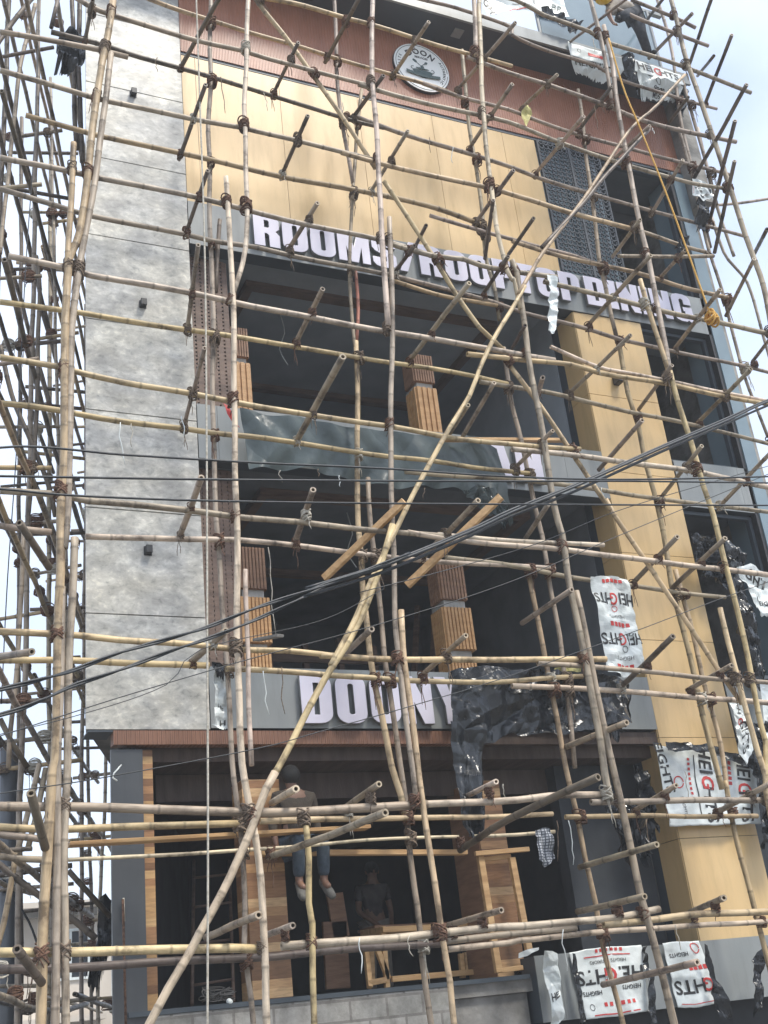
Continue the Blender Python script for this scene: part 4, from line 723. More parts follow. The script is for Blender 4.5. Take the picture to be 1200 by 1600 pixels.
 ('F2', 0.046, 'g', 'thick grey cross pole above the timber plank at ground floor height', [(1.202,-1.345,3.676),(2.327,-1.345,3.63),(3.455,-1.345,3.573),(4.558,-1.345,3.574),(5.241,-1.345,3.598)]),
 ('F2', 0.041, 'w', 'whitish cross pole above the seated worker height, centre to right', [(4.896,-1.345,3.586),(5.242,-1.345,3.602),(6.181,-1.345,3.614),(6.72,-1.345,3.65),(7.352,-1.345,3.648)]),
 ('F2', 0.039, 'g', 'grey cross pole over the printed film on the tan column', [(7.15,-1.345,3.575),(8.19,-1.345,3.563),(9.671,-1.345,3.541)]),
 ('B2', 0.04, 'y', 'yellow cross pole directly above the timber plank', [(1.282,-0.7,3.628),(1.667,-0.7,3.598),(2.274,-0.7,3.588),(3.536,-0.7,3.588)]),
 ('B2', 0.036, 'y', 'yellow cross pole from the seated worker to the ragged black strips', [(3.752,-0.7,3.602),(4.601,-0.7,3.598),(5.069,-0.7,3.596),(5.799,-0.7,3.586),(6.553,-0.7,3.576),(7.076,-0.7,3.584)]),
 ('B2', 0.032, 't', 'tan cross pole tied under the printed film on the tan column', [(7.232,-0.7,3.546),(8.219,-0.7,3.53),(9.894,-0.7,3.484)]),
 ('B2', 0.022, 'w', 'thin white stick running under the timber plank, long', [(1.93,-0.7,3.317),(2.176,-0.7,3.316),(3.671,-0.7,3.343),(4.579,-0.7,3.37),(5.525,-0.7,3.389),(5.894,-0.7,3.383)]),
 ('B2', 0.022, 'w', 'thin white stick the checked cloth hangs from', [(6.07,-0.7,3.381),(6.506,-0.7,3.377),(7.067,-0.7,3.396)]),
 ('B2', 0.036, 'g', 'grey pole behind the corner bundle at the left, level with the timber plank', [(1.284,-0.7,3.564),(1.668,-0.7,3.513),(1.93,-0.7,3.467)]),
 ('B2', 0.034, 'g', 'grey pole behind the corner bundle, next below the timber plank', [(1.29,-0.7,3.38),(1.488,-0.7,3.345),(1.708,-0.7,3.327)]),
 ('F2', 0.044, 'y', 'thick pale yellow cross pole lowest on the left, running in front of the grey pier', [(1.237,-1.345,2.521),(1.787,-1.345,2.482),(2.345,-1.345,2.459),(3.404,-1.345,2.41),(3.461,-1.345,2.392)]),
 ('F2', 0.044, 'w', 'thick whitish cross pole in front of the carpenter trestle', [(3.658,-1.345,2.401),(4.33,-1.345,2.4),(5.149,-1.345,2.401),(5.988,-1.345,2.414),(6.0,-1.345,2.413),(6.983,-1.345,2.421),(7.399,-1.345,2.437),(7.754,-1.345,2.478)]),
 ('F2', 0.04, 'y', "yellow cross pole to the right edge over the tan column's foot", [(7.047,-1.345,2.367),(7.595,-1.345,2.374),(8.166,-1.345,2.391),(8.583,-1.345,2.383),(9.304,-1.345,2.367)]),
 ('B2', 0.044, 'd', 'dark stained cross pole below the thick pale yellow one, left', [(1.318,-0.7,2.442),(1.9,-0.7,2.407),(2.641,-0.7,2.403),(3.622,-0.7,2.377),(3.839,-0.7,2.37),(4.928,-0.7,2.369),(5.529,-0.7,2.357)]),
 ('B2', 0.038, 'g', 'grey cross pole, middle of the three lying together lower right', [(5.579,-0.7,2.374),(6.313,-0.7,2.396),(6.363,-0.7,2.392),(7.138,-0.7,2.405)]),
 ('B2', 0.036, 'w', 'pale cross pole, lowest of the three lying together lower right', [(5.616,-0.7,2.302),(6.299,-0.7,2.315),(6.353,-0.7,2.336),(7.392,-0.7,2.346),(8.503,-0.7,2.329),(9.853,-0.7,2.313)]),
 ('D', 0.037, 'y', 'yellow brace slanting down right from the rust band across the yellow panels', [(4.021,-1.265,14.394),(4.229,-1.265,13.968),(4.577,-1.265,13.482),(4.916,-1.265,12.924),(5.274,-1.265,12.308),(5.619,-1.265,11.629)]),
 ('D', 0.034, 'y', 'yellow brace slanting over the slash of the big sign to the third floor', [(5.718,-1.265,11.447),(6.06,-1.265,10.818),(6.274,-1.265,10.401),(6.482,-1.265,9.957),(6.671,-1.265,9.61),(6.915,-1.265,9.244),(7.081,-1.265,9.146)]),
 ('D', 0.034, 'y', 'yellow brace slanting from the third floor down to the tan column', [(7.111,-1.265,8.965),(7.469,-1.265,8.409),(7.767,-1.265,7.881),(8.079,-1.265,7.304),(8.211,-1.265,7.06)]),
 ('D', 0.034, 'y', 'yellow brace slanting down right across the tan column to its right edge', [(8.18,-1.265,7.199),(8.237,-1.265,7.033),(8.524,-1.265,6.523),(8.783,-1.265,6.046),(9.02,-1.265,5.626),(9.332,-1.265,5.031),(9.547,-1.265,4.674)]),
 ('G', 0.044, 'w', 'big whitish brace leaning from bottom left up to the sheet under the DOONYA sign', [(3.643,-1.52,3.891),(3.483,-1.52,3.642),(3.41,-1.52,3.435),(3.148,-1.52,2.952),(2.865,-1.52,2.532),(2.767,-1.52,2.369),(2.433,-1.52,1.876),(1.307,-1.52,0.0)]),
 ('G', 0.037, 'y', 'long yellow brace crossing the DOONYA letters and tied in a double knot above', [(3.597,-1.52,3.813),(3.712,-1.52,3.989),(3.689,-1.52,3.949),(4.232,-1.52,4.816),(4.572,-1.52,5.287),(4.805,-1.52,5.709),(4.999,-1.52,6.148),(5.139,-1.52,6.501)]),
 ('G', 0.034, 'y', 'yellow brace rising over the green grey sheet to the third floor ceiling', [(4.287,-1.52,4.925),(4.584,-1.52,5.4),(4.882,-1.52,5.973),(5.309,-1.52,6.665),(5.875,-1.52,7.586),(6.331,-1.52,8.257),(6.581,-1.52,8.76),(7.134,-1.52,9.586),(7.389,-1.52,9.985)]),
 ('G', 0.03, 't', 'pale brace lying over the lattice screen up to the printed roof banner', [(7.269,-1.52,9.834),(7.568,-1.52,10.282),(7.746,-1.52,10.552),(8.363,-1.52,11.344),(8.828,-1.52,11.926),(9.768,-1.52,13.21),(10.378,-1.52,13.832),(11.106,-1.52,14.647)]),
 ('G', 0.034, 'd', 'dark slanting pole tied beside the pale brace over the lattice screen', [(7.766,-1.52,10.658),(8.398,-1.52,11.353),(9.188,-1.52,12.277),(10.108,-1.52,13.283)]),
 ('T', 0.034, 'd', 'dark stub across the top left corner of the yellow panels', [(3.286,-0.621,13.172),(3.461,-2.0,13.165)]),
 ('T', 0.03, 'd', 'dark stub over the yellow panel left edge', [(3.239,-0.62,11.706),(3.217,-1.9,11.722)]),
 ('T', 0.028, 'd', 'dark stub over the left end of the big sign band', [(3.28,-0.62,10.565),(3.235,-1.75,10.596)]),
 ('T', 0.03, 'g', 'grey stub over the right edge of the grey wall, below the big sign band', [(3.246,-0.622,9.169),(2.974,-2.1,9.263)]),
 ('T', 0.026, 'g', 'curved thin grey stub over the right edge of the grey wall beside the brown lattice', [(3.157,-0.621,7.89),(2.957,-2.2,7.938)]),
 ('T', 0.038, 'g', 'hollow ended stub on the grey wall just under the cables', [(3.074,-0.621,6.588),(2.94,-1.95,6.629)]),
 ('T', 0.04, 'g', 'thick grey stub at the lower right edge of the grey wall', [(3.14,-0.62,5.207),(3.185,-1.7,5.179)]),
 ('T', 0.038, 'g', 'grey stub in front of the big whitish brace near the bottom', [(3.191,-0.62,2.582),(3.195,-2.15,2.591)]),
 ('T', 0.028, 'd', 'short dark stub high on the grey wall near its left edge', [(2.084,-0.626,13.25),(1.997,-1.6,12.934)]),
 ('T', 0.032, 'd', 'dark stub over the rust band left of the logo', [(5.386,-0.62,13.974),(5.421,-1.85,13.983)]),
 ('T', 0.028, 'd', 'short dark stub at the lower edge of the rust band', [(4.549,-0.62,13.108),(4.569,-1.6,13.114)]),
 ('T', 0.03, 'd', 'stub over the yellow panels, left of the slim upright, upper', [(4.576,-0.62,11.756),(4.53,-1.75,11.763)]),
 ('T', 0.032, 'g', 'stub sticking out over the second letter of ROOMS', [(4.58,-0.62,10.593),(4.609,-1.6,10.583)]),
 ('T', 0.032, 'd', 'dark stub touching the white upright below the logo', [(5.686,-0.621,13.02),(5.731,-1.6,12.914)]),
 ('T', 0.028, 'g', 'stub over the middle of the yellow panels right of the white upright', [(5.826,-0.62,11.781),(5.828,-1.85,11.795)]),
 ('T', 0.032, 'g', 'stub laid across the left of the round logo', [(6.391,-0.62,13.972),(6.453,-1.75,13.949)]),
 ('T', 0.032, 'g', 'stub over the dark soffit right of the logo', [(7.459,-0.621,14.057),(7.616,-2.1,13.975)]),
 ('T', 0.032, 'g', 'stub over the rust band right of the pale crooked upright', [(7.478,-0.62,12.935),(7.476,-1.95,12.962)]),
 ('T', 0.032, 'g', 'stub over the yellow panels beside the pale crooked upright', [(7.376,-0.62,11.602),(7.341,-1.8,11.591)]),
 ('T', 0.028, 'd', 'dark stub at the slash of the big sign', [(6.363,-0.634,10.963),(6.038,-1.6,10.57)]),
 ('T', 0.03, 'd', 'dark steep stub over the yellow panels right side', [(7.466,-0.629,11.059),(7.087,-1.6,11.206)]),
 ('T', 0.034, 'g', 'grey hollow stub in the upper dark third floor, left', [(4.567,-0.62,9.212),(4.498,-1.75,9.238)]),
 ('T', 0.042, 'g', 'thick grey hollow stub sticking up over the green grey sheet', [(4.475,-0.62,7.872),(4.353,-2.4,7.932)]),
 ('T', 0.034, 'g', 'long grey stub crossing toward the upright of ROOFTOP', [(6.063,-0.62,9.182),(6.038,-2.35,9.194)]),
 ('T', 0.03, 'd', 'dark stub left of the slash below the letter S', [(6.039,-0.628,10.54),(5.833,-1.6,10.223)]),
 ('T', 0.03, 'd', 'dark stub below the second O of ROOFTOP', [(7.319,-0.622,10.423),(7.16,-1.6,10.335)]),
 ('T', 0.03, 'g', "short grey stub beside the yellow brace at the sheet's top", [(6.52,-0.626,8.234),(6.245,-1.6,8.062)]),
 ('T', 0.03, 'g', 'grey stub leaning behind the yellow brace in the third floor', [(6.697,-0.622,8.211),(6.546,-1.75,8.315)]),
 ('T', 0.038, 'g', 'hollow grey stub in the second floor opening, left', [(4.362,-0.622,6.6),(4.169,-1.75,6.713)]),
 ('T', 0.036, 'g', 'grey stub below the centre timber batten', [(5.889,-0.62,6.509),(5.847,-2.15,6.559)]),
 ('T', 0.038, 'g', 'hollow grey stub just above the DOONYA letter D', [(4.833,-0.621,5.347),(4.73,-1.6,5.292)]),
 ('T', 0.032, 'g', 'stub above the right letters of the DOONYA sign', [(5.708,-0.62,5.119),(5.651,-1.85,5.173)]),
 ('T', 0.04, 'w', 'hollow stub beside the seated worker', [(3.912,-0.621,3.792),(3.804,-1.6,3.72)]),
 ('T', 0.036, 'g', 'stub with a slit open end above the timber plank', [(4.691,-0.62,3.73),(4.638,-1.6,3.749)]),
 ('T', 0.032, 'w', 'whitish hollow stub in front of the black hanging strip', [(6.104,-0.623,3.815),(5.905,-1.6,3.752)]),
 ('T', 0.034, 'w', 'hollow whitish stub at the left end of the lowest whitish cross pole', [(3.737,-0.62,2.557),(3.683,-1.6,2.543)]),
 ('T', 0.034, 'g', 'speckled grey stub in front of the striped timber pillar', [(5.693,-0.62,2.532),(5.678,-1.75,2.535)]),
 ('T', 0.026, 'g', 'stub against the sky above the roof glass', [(9.785,-0.625,15.792),(10.105,-1.85,15.64)]),
 ('T', 0.032, 'g', "stub over the yellow panels and lattice screen's top left corner", [(8.535,-0.62,12.743),(8.56,-1.95,12.71)]),
 ('T', 0.032, 'g', 'stub over the rust band below the left printed film', [(8.543,-0.623,14.019),(8.557,-1.6,13.791)]),
 ('T', 0.032, 'd', 'dark stub up to the grey roof fascia upright', [(9.494,-0.62,13.797),(9.458,-1.65,13.792)]),
 ('T', 0.032, 'g', 'stub on the right part of the rust band near the roof corner', [(10.012,-0.621,13.367),(10.049,-1.6,13.257)]),
 ('T', 0.032, 'g', 'stub over the dark glass right of the lattice screen', [(9.676,-0.624,11.547),(9.445,-1.6,11.424)]),
 ('T', 0.032, 'g', 'stub over the dark glass at the corner under the rust band', [(10.563,-0.622,12.472),(10.358,-1.75,12.576)]),
 ('T', 0.03, 'd', 'dark stub at the left edge of the lattice screen', [(7.868,-0.624,11.219),(7.665,-1.6,11.046)]),
 ('T', 0.034, 'g', 'stub rising to the hollow knot at the roof corner', [(11.372,-0.62,15.939),(11.441,-1.7,15.876)]),
 ('T', 0.036, 'd', 'long dark stub against the sky, right of the roof corner', [(11.586,-0.623,13.368),(11.254,-2.45,13.621)]),
 ('T', 0.034, 'd', 'dark stub in the sky at the top right', [(12.319,-0.627,15.156),(11.933,-1.9,15.379)]),
 ('T', 0.034, 'd', 'dark stub leaving the top edge of the sky', [(12.254,-0.628,16.078),(11.892,-1.8,16.326)]),
 ('T', 0.03, 'd', 'dark stub near the top of the sky beside the grey corner upright', [(11.512,-0.643,16.812),(11.086,-1.6,16.253)]),
 ('T', 0.036, 'd', 'thick dark pole leaning along the corner in the sky', [(11.723,-0.633,12.607),(11.039,-2.25,13.055)]),
 ('T', 0.034, 'd', 'dark pole with a cut top standing in the sky right of the corner', [(11.668,-0.635,12.022),(11.029,-2.05,12.477)]),
 ('T', 0.034, 'd', 'dark stub lowest right against the sky', [(12.444,-0.644,12.105),(11.802,-1.6,11.773)]),
 ('T', 0.03, 'd', 'short dark stub behind the corner rope knots', [(12.341,-0.652,15.824),(11.752,-1.6,15.165)]),
 ('T', 0.03, 'd', 'dark stub behind the torn film at the roof corner', [(11.374,-0.637,14.473),(10.96,-1.6,14.072)]),
 ('T', 0.034, 'g', 'grey stub crossing the left side of the letters of DINING', [(8.931,-0.62,10.2),(8.867,-2.25,10.231)]),
 ('T', 0.032, 'g', 'grey stub over the dark glass above the last letter of DINING', [(10.436,-0.63,11.295),(10.111,-1.6,11.041)]),
 ('T', 0.034, 'g', 'grey stub running to the yellow rope knot', [(10.374,-0.622,10.039),(10.199,-1.95,10.162)]),
 ('T', 0.03, 'g', 'grey stub on the left edge of the tan column', [(8.377,-0.62,9.026),(8.387,-2.1,9.05)]),
 ('T', 0.028, 'd', 'short dark stub at the right end of the word ROOFTOP', [(7.649,-0.635,9.65),(7.227,-1.6,9.314)]),
 ('T', 0.036, 'g', "hollow stub at the third floor's right end", [(7.909,-0.642,8.962),(7.345,-1.6,8.589)]),
 ('T', 0.03, 'g', 'stub beside the right edge of the tan column', [(9.531,-0.622,8.972),(9.394,-1.6,9.074)]),
 ('T', 0.034, 'g', 'stub in front of the dark glass above the cables', [(10.489,-0.621,8.866),(10.367,-1.95,8.953)]),
 ('T', 0.032, 'g', 'stub against the sky level with the last letter of DINING', [(11.564,-0.626,10.848),(11.262,-1.7,11.058)]),
 ('T', 0.034, 'g', 'thick stub over the tan column, above the thick cable', [(8.667,-0.621,7.965),(8.536,-1.8,8.043)]),
 ('T', 0.03, 'g', 'short stub over the covered second floor letters', [(7.343,-0.62,7.82),(7.311,-1.65,7.83)]),
 ('T', 0.032, 'g', 'stub below the thick cable in front of the right hand windows', [(9.574,-0.622,7.643),(9.421,-1.75,7.819)]),
 ('T', 0.032, 'g', 'stub crossing the thick cable at the right edge', [(10.506,-0.622,7.576),(10.328,-1.95,7.728)]),
 ('T', 0.03, 'g', "stub at the far right edge near the thick cable's end", [(11.837,-0.641,10.085),(11.248,-1.6,9.781)]),
 ('T', 0.034, 'g', 'hollow stub in the second floor opening, right end', [(7.375,-0.624,6.903),(7.103,-1.6,6.883)]),
 ('T', 0.036, 'g', 'hollow stub on the tan column above the printed sheet level', [(8.795,-0.622,6.362),(8.672,-1.8,6.511)]),
 ('T', 0.036, 'g', 'hollow stub at the right edge of the tan column', [(9.432,-0.621,6.363),(9.293,-1.9,6.495)]),
 ('T', 0.036, 'g', 'stub lashed left of the hanging printed sheet', [(7.129,-0.62,5.798),(7.138,-1.7,5.806)]),
 ('T', 0.038, 'd', 'dark hollow stub on the tan column beside the printed sheet', [(8.315,-0.622,5.018),(8.171,-1.95,5.222)]),
 ('T', 0.034, 'g', 'stub at the yellow pointed upright', [(9.328,-0.621,5.026),(9.215,-1.6,5.03)]),
 ('T', 0.038, 'g', 'hollow stub below the black crumpled sheet', [(7.449,-0.62,4.337),(7.452,-1.8,4.299)]),
 ('T', 0.036, 'g', 'splintered stub in front of the dark ground floor bay', [(7.359,-0.62,3.021),(7.381,-2.0,3.021)]),
 ('T', 0.032, 'g', 'broken stub left of the printed film on the tan column', [(8.193,-0.621,3.597),(8.083,-1.6,3.677)]),
 ('T', 0.038, 'g', "stub over the tan column's foot", [(8.708,-0.626,2.481),(8.397,-1.6,2.517)]),
 ('T', 0.038, 'g', 'hollow stub in the three lowest cross poles at the right', [(7.241,-0.62,2.572),(7.232,-1.85,2.559)]),
 ('T', 0.038, 'g', 'stub over the lower grey sign', [(7.405,-0.62,1.837),(7.387,-2.25,1.909)]),
 ('T', 0.036, 'g', 'stub at the right edge on the printed film', [(9.331,-0.621,3.539),(9.269,-1.7,3.651)]),
 ('T', 0.04, 'd', 'long dark stained pole slanting up above the striped timber pillar', [(5.934,-0.62,3.259),(5.752,-1.995,3.315),(5.949,-3.25,3.422)]),
 ('T', 0.036, 'g', "long stained pole slanting across the seated worker's legs", [(3.839,-0.62,3.275),(3.836,-1.995,3.201),(3.906,-3.25,3.174)]),
 ('C', 0.042, 'd', 'dark hollow ended stub pointing up left on the corner bundle, upper', [(1.602,-1.5,3.294),(1.385,-2.15,3.61)]),
 ('C', 0.042, 'd', 'dark hollow ended stub pointing up left on the corner bundle, lower', [(1.588,-1.5,2.258),(1.306,-2.15,2.462)]),
 ('C', 0.04, 'd', 'dark hollow stub at the left edge at the height of the third bracket', [(1.602,-1.5,5.796),(1.245,-2.15,5.927)]),
 ('C', 0.036, 'g', 'grey hollow stub at the left edge above the lowest part of the grey wall', [(1.162,-1.5,4.929),(1.372,-2.15,4.77)]),
 ('S', 0.034, 'g', 'leaning grey pole at the top left against the sky', [(1.684,0.9,15.392),(1.519,0.9,14.213),(1.435,0.9,13.054),(1.382,0.9,11.973),(1.331,0.9,10.987)]),
 ('S', 0.04, 'd', 'dark pole crossing the top left corner diagonally', [(1.151,0.9,14.369),(1.416,0.9,15.013),(1.667,0.9,15.552)]),
 ('S', 0.03, 'd', 'dark upright of the left scaffold with a knotted waist', [(1.771,0.9,11.044),(1.817,0.9,10.563),(1.817,0.9,9.773),(1.819,0.9,8.87),(1.772,0.9,8.008),(1.728,0.9,7.189)]),
 ('S', 0.034, 'd', 'dark crooked pole slanting down in the left scaffold, level with the brown lattice', [(1.369,0.9,9.64),(1.534,0.9,8.949),(1.766,0.9,8.344),(1.969,0.9,7.805),(2.045,0.9,7.429)]),
 ('S', 0.034, 'g', 'tan pole leaning left beside the corner bundle, lower left', [(1.91,0.9,4.56),(1.84,0.9,4.228),(1.743,0.9,3.799),(1.685,0.9,3.59)]),
 ('S', 0.034, 't', 'tan pole leaning left at the bottom left edge', [(1.694,0.9,3.653),(1.65,0.9,3.343),(1.598,0.9,3.002),(1.526,0.9,2.73)]),
 ('S', 0.034, 'g', 'second grey pole leaning beside the corner bundle, lower left', [(1.976,0.9,4.515),(1.906,0.9,4.117),(1.808,0.9,3.69)]),
 ('S', 0.04, 'd', 'dark brace slanting down right under the corner knot, lower left', [(1.5,0.9,3.577),(1.71,0.9,3.402),(1.962,0.9,3.204),(2.237,0.9,3.003),(2.491,0.9,2.783)]),
 ('S', 0.034, 'd', 'dark brace slanting toward the grey pier, lower left', [(2.213,0.9,3.462),(2.385,0.9,3.264),(2.535,0.9,3.151),(2.642,0.9,2.979)]),
 ('S', 0.034, 'd', 'dark brace at the lower left beside the corner, next to the grey wall bottom', [(1.5,0.9,5.038),(1.636,0.9,4.765),(1.792,0.9,4.519)]),
 ('S', 0.03, 'g', 'grey upright of the left scaffold beside the corner bundle', [(1.693,0.9,7.187),(1.687,0.9,6.412),(1.658,0.9,5.674),(1.609,0.9,4.97),(1.599,0.9,4.519)]),
 ('R', 0.03, 'g', 'grey pole entering the sky from the right edge', [(12.867,0.5,14.092),(13.689,0.5,14.329),(14.571,0.5,14.655)]),
 ('R', 0.032, 'g', 'thin rear upright seen against the sky at the right edge', [(13.019,0.5,13.965),(13.096,0.5,13.075),(13.424,0.5,12.609),(13.461,0.5,11.499),(13.46,0.5,10.754)]),
 ('R', 0.034, 'g', 'crooked upright in the sky beside the right corner', [(13.27,0.5,15.95),(13.225,0.5,14.717),(13.219,0.5,14.01),(13.293,0.5,13.115)]),
 ('S', 0.042, 'd', 'thick dark upright hugging the left edge of the grey wall at the top', [(2.309,0.9,15.952),(2.296,0.9,14.859),(2.313,0.9,13.676),(2.343,0.9,12.709)]),
 ('S', 0.038, 'd', 'second dark upright beside the left edge of the grey wall at the top', [(2.187,0.9,15.908),(2.222,0.9,14.632),(2.241,0.9,13.579),(2.272,0.9,12.911)]),
 ('S', 0.034, 'd', 'dark pole slanting out of the top near the left scaffold rag', [(2.007,0.9,15.673),(1.91,0.9,15.017)]),
]

built = []
for pl, r, tone, lab, pts in POLES:
    o, path = pole(pts, r, tone, lab); built.append((pl, o, path, r))
bpy.context.view_layer.update()
def tall(P_): return abs(P_[-1].z - P_[0].z) > .8 * (P_[-1] - P_[0]).length
used = []
def near_used(p):
    for q in used:
        if (q - p).length < .11: return True
    used.append(p); return False
UP = [b for b in built if b[0] in 'FBRS' and len(b[0]) == 1]; LE = [b for b in built if b[0] in ('F2', 'B2')]; TR = [b for b in built if b[0] in ('T', 'C')]; DG = [b for b in built if b[0] in ('D', 'G')]
for pl, o, path, r in UP:
    for pl2, o2, p2, r2 in LE:
        h = closest(path, p2, .22)
        if h and not near_used((h[1] + h[2]) / 2): lash(o, h[1], h[2], h[3], Vector((0, 1, 0)), 1.0)
for pl, o, path, r in TR:
    for pl2, o2, p2, r2 in LE:
        h = closest(p2, path, .17)
        if h and not near_used((h[1] + h[2]) / 2): lash(o, h[1], h[2], Vector((0, 0, 1)), Vector((0, 1, 0)), .78)
for pl, o, path, r in DG:
    for pl2, o2, p2, r2 in LE[::2] + UP[::3]:
        h = closest(path, p2, .16)
        if h and not near_used((h[1] + h[2]) / 2): lash(o, h[1], h[2], h[3], Vector((0, 1, 0)), .85)
# left side scaffold, standing along the side wall that runs back ------
rs = random.Random(21); c0 = Vector((2.21, 0, 0)); dv = Vector((sx, sy, 0)); nv = Vector((-sy, sx, 0))
LV = [1.15, 2.40, 3.60, 5.12, 6.55, 7.85, 9.16, 10.50, 11.72, 13.03, 14.07, 15.3, 16.5]
ORD = ['lowest', 'second', 'third', 'fourth', 'fifth', 'sixth', 'seventh', 'eighth', 'ninth', 'tenth', 'eleventh', 'twelfth', 'topmost']
side = []
G2 = 'bamboo poles of the left side scaffolding'
for ri, (off, rn_) in enumerate(((.68, 'inner'), (1.2, 'outer'))):
    for i, z in enumerate(LV):
        k0 = -1.9 if ri else -1.5; zz = z + rs.uniform(-.08, .08) + (.07 if ri else 0)
        for seg, (t0, t1, wd) in enumerate(((k0, 5.6, 'near'), (4.6, 12.6, 'far'))):
            if seg and i in (2, 7, 11): continue
            if ri == 0 and seg == 0 and i in (7, 9, 11): continue
            A = c0 + nv * (off + .05 * seg + rs.uniform(-.05, .05)) + dv * t0; E_ = c0 + nv * (off + .05 * seg + rs.uniform(-.08, .08)) + dv * t1
            mid = (A + E_) / 2 + nv * rs.uniform(-.05, .05)
            zs = zz + rs.uniform(-.1, .1) + .07 * seg
            side.append(pole([(A.x, A.y, zs), (mid.x, mid.y, zs + rs.uniform(-.12, .02)), (E_.x, E_.y, zs + rs.uniform(-.15, .15))], rs.uniform(.032, .040), rs.choice('ddggt'),
                 '%s level rail of the left side scaffold running away, %s row, %s length' % (ORD[i], rn_, wd), rs, group=G2)[0])
    for j, t in enumerate((1.2, 3.9, 6.0, 8.3, 10.8)):
        p = c0 + nv * (off + .09) + dv * (t + .3 * ri + rs.uniform(-.2, .2)); ln = Vector((rs.uniform(-.35, .25), rs.uniform(-.3, .3), 0))
        ztop = 17.2 + rs.uniform(-.5, .6); zm = rs.uniform(6, 9)
        side.append(pole([(p.x, p.y, 0), (p.x + ln.x * .2 + rs.uniform(-.08, .08), p.y + ln.y * .3, zm * .5), (p.x + ln.x * .4 + rs.uniform(-.08, .08), p.y + ln.y * .5, zm), (p.x + ln.x, p.y + ln.y, ztop)], rs.uniform(.034, .042), rs.choice('ggtd'),
             '%s upright back from the corner in the left side scaffold, %s row' % (['first', 'second', 'third', 'fourth', 'rearmost'][j], rn_), rs, group=G2)[0])
for i, z in enumerate(LV[:-1]):
    for j, t in enumerate((.4, 2.0, 3.7, 5.3, 7.1, 8.9, 10.8)):
        if rs.random() < .25: continue
        a = c0 + nv * (.5 + rs.uniform(-.1, .1)) + dv * (t + rs.uniform(-.2, .2)); b = c0 + nv * (1.45 + rs.uniform(-.1, .35)) + dv * (t + rs.uniform(-.25, .25))
        zz = z + .08 + rs.uniform(-.05, .05)
        side.append(pole([(a.x, a.y, zz), (b.x, b.y, zz + rs.uniform(-.08, .08))], rs.uniform(.026, .036), rs.choice('dggt'),
             'short cross pole at the %s level of the left side scaffold, %s bay' % (ORD[i], ['first', 'second', 'third', 'fourth', 'fifth', 'sixth', 'last'][j]), rs, group=G2)[0])
bpy.context.view_layer.update()
for o in side:
    if rs.random() < .75:
        for _ in range(2):
            z = o.matrix_world.to_3x3() @ Vector((0, 0, 1)); L = o.dimensions.z; p = o.matrix_world @ Vector((0, 0, L * rs.uniform(.1, .9)))
            lash(o, p, p + nv * .03, z if abs(z.z) > .5 else Vector((0, 0, 1)), nv, .95)
# ================================================================== timber, cables, ropes
def batten(pts, w_, h_, label, mat='timber', name='timber_batten', cat='timber batten', up=(0, 0, 1)):
    mb = MB(); mb.bar(pts[0], pts[1], w_, h_, up); return tag(mb.build(name, M[mat], bevel=.003), label, cat)
batten([(4.602, -0.800, 6.140), (5.263, -1.620, 6.744)], .055, .075, 'square timber batten pointing out at the centre, tied by the three crossed poles')
batten([(5.595, -0.800, 6.114), (6.425, -1.700, 6.867)], .055, .08, 'square timber batten pointing out just right of centre, over the timber column')
batten([(1.963, -0.520, 3.478), (4.962, -0.520, 3.539)], .16, .035, 'long fresh plank lying on the cross poles at ground floor height', name='plank', cat='plank')
batten([(3.871, -0.300, 3.365), (6.173, -0.300, 3.280)], .09, .05, 'fresh timber rail the worker sits on, in the ground floor opening')
batten([(6.441, -0.550, 8.186), (8.270, -0.550, 8.391)], .07, .04, 'short fresh board behind the covered second floor letters, at its top edge', name='plank', cat='plank')
batten([(3.946, -0.350, 5.572), (3.982, -1.000, 5.401)], .08, .03, 'splintered grey board end above the DOONYA sign at the left column', 'concrete', name='plank', cat='plank')
# door frame of new timber in front of the striped column
T = empty('timber_door_frame', (6.589, 0.100, 2.076), 'fresh timber door frame standing in front of the right striped column', 'door frame')
for a, b in (((6.560, 0.100, 3.291), (6.596, 0.100, 2.076)), ((6.958, 0.100, 3.261), (7.008, 0.100, 2.279))): MB().bar(a, b, .075, .06, (0, 1, 0)).build('post', M['timber'], T, bevel=.004)
for a, b in (((6.478, 0.060, 3.315), (7.175, 0.060, 3.337)), ((6.592, 0.100, 2.095), (6.896, 0.100, 2.104)), ((6.588, 0.130, 3.260), (6.962, 0.130, 3.279))): MB().bar(a, b, .05, .05, (0, 0, 1)).build('rail', M['timber'], T, bevel=.004)
# carpenter's trestle bench
T = empty('trestle_bench', (5.599, 0.900, 2.056), 'fresh timber trestle bench in the ground floor opening before the standing man', 'workbench')
for a, b in (((5.651, 0.900, 2.650), (5.639, 0.900, 2.066)), ((5.567, 0.900, 2.454), (5.664, 0.900, 2.149)), ((5.515, 1.100, 2.471), (5.434, 0.900, 2.083)), ((5.752, 1.500, 2.494), (5.727, 1.500, 2.124)), ((6.591, 0.900, 2.347), (6.578, 0.900, 2.090)), ((6.968, 1.500, 2.393), (6.956, 1.500, 2.137))):
    MB().bar(a, b, .055, .055, (0, 1, 0)).build('leg', M['timber'], T, bevel=.003)
for a, b in (((5.627, 0.860, 2.660), (7.033, 0.860, 2.633)), ((5.684, 0.860, 2.144), (6.770, 0.860, 2.139)), ((5.432, 0.920, 2.130), (5.622, 0.860, 2.143)), ((5.703, 1.600, 2.704), (5.651, 0.860, 2.665)), ((5.703, 1.600, 2.704), (7.089, 1.600, 2.672))):
    MB().bar(a, b, .05, .06).build('rail', M['timber'], T, bevel=.003)
MB().bar((5.713, 1.500, 2.734), (7.085, 1.500, 2.705), .5, .03).build('top_board', M['timber_mid'], T)
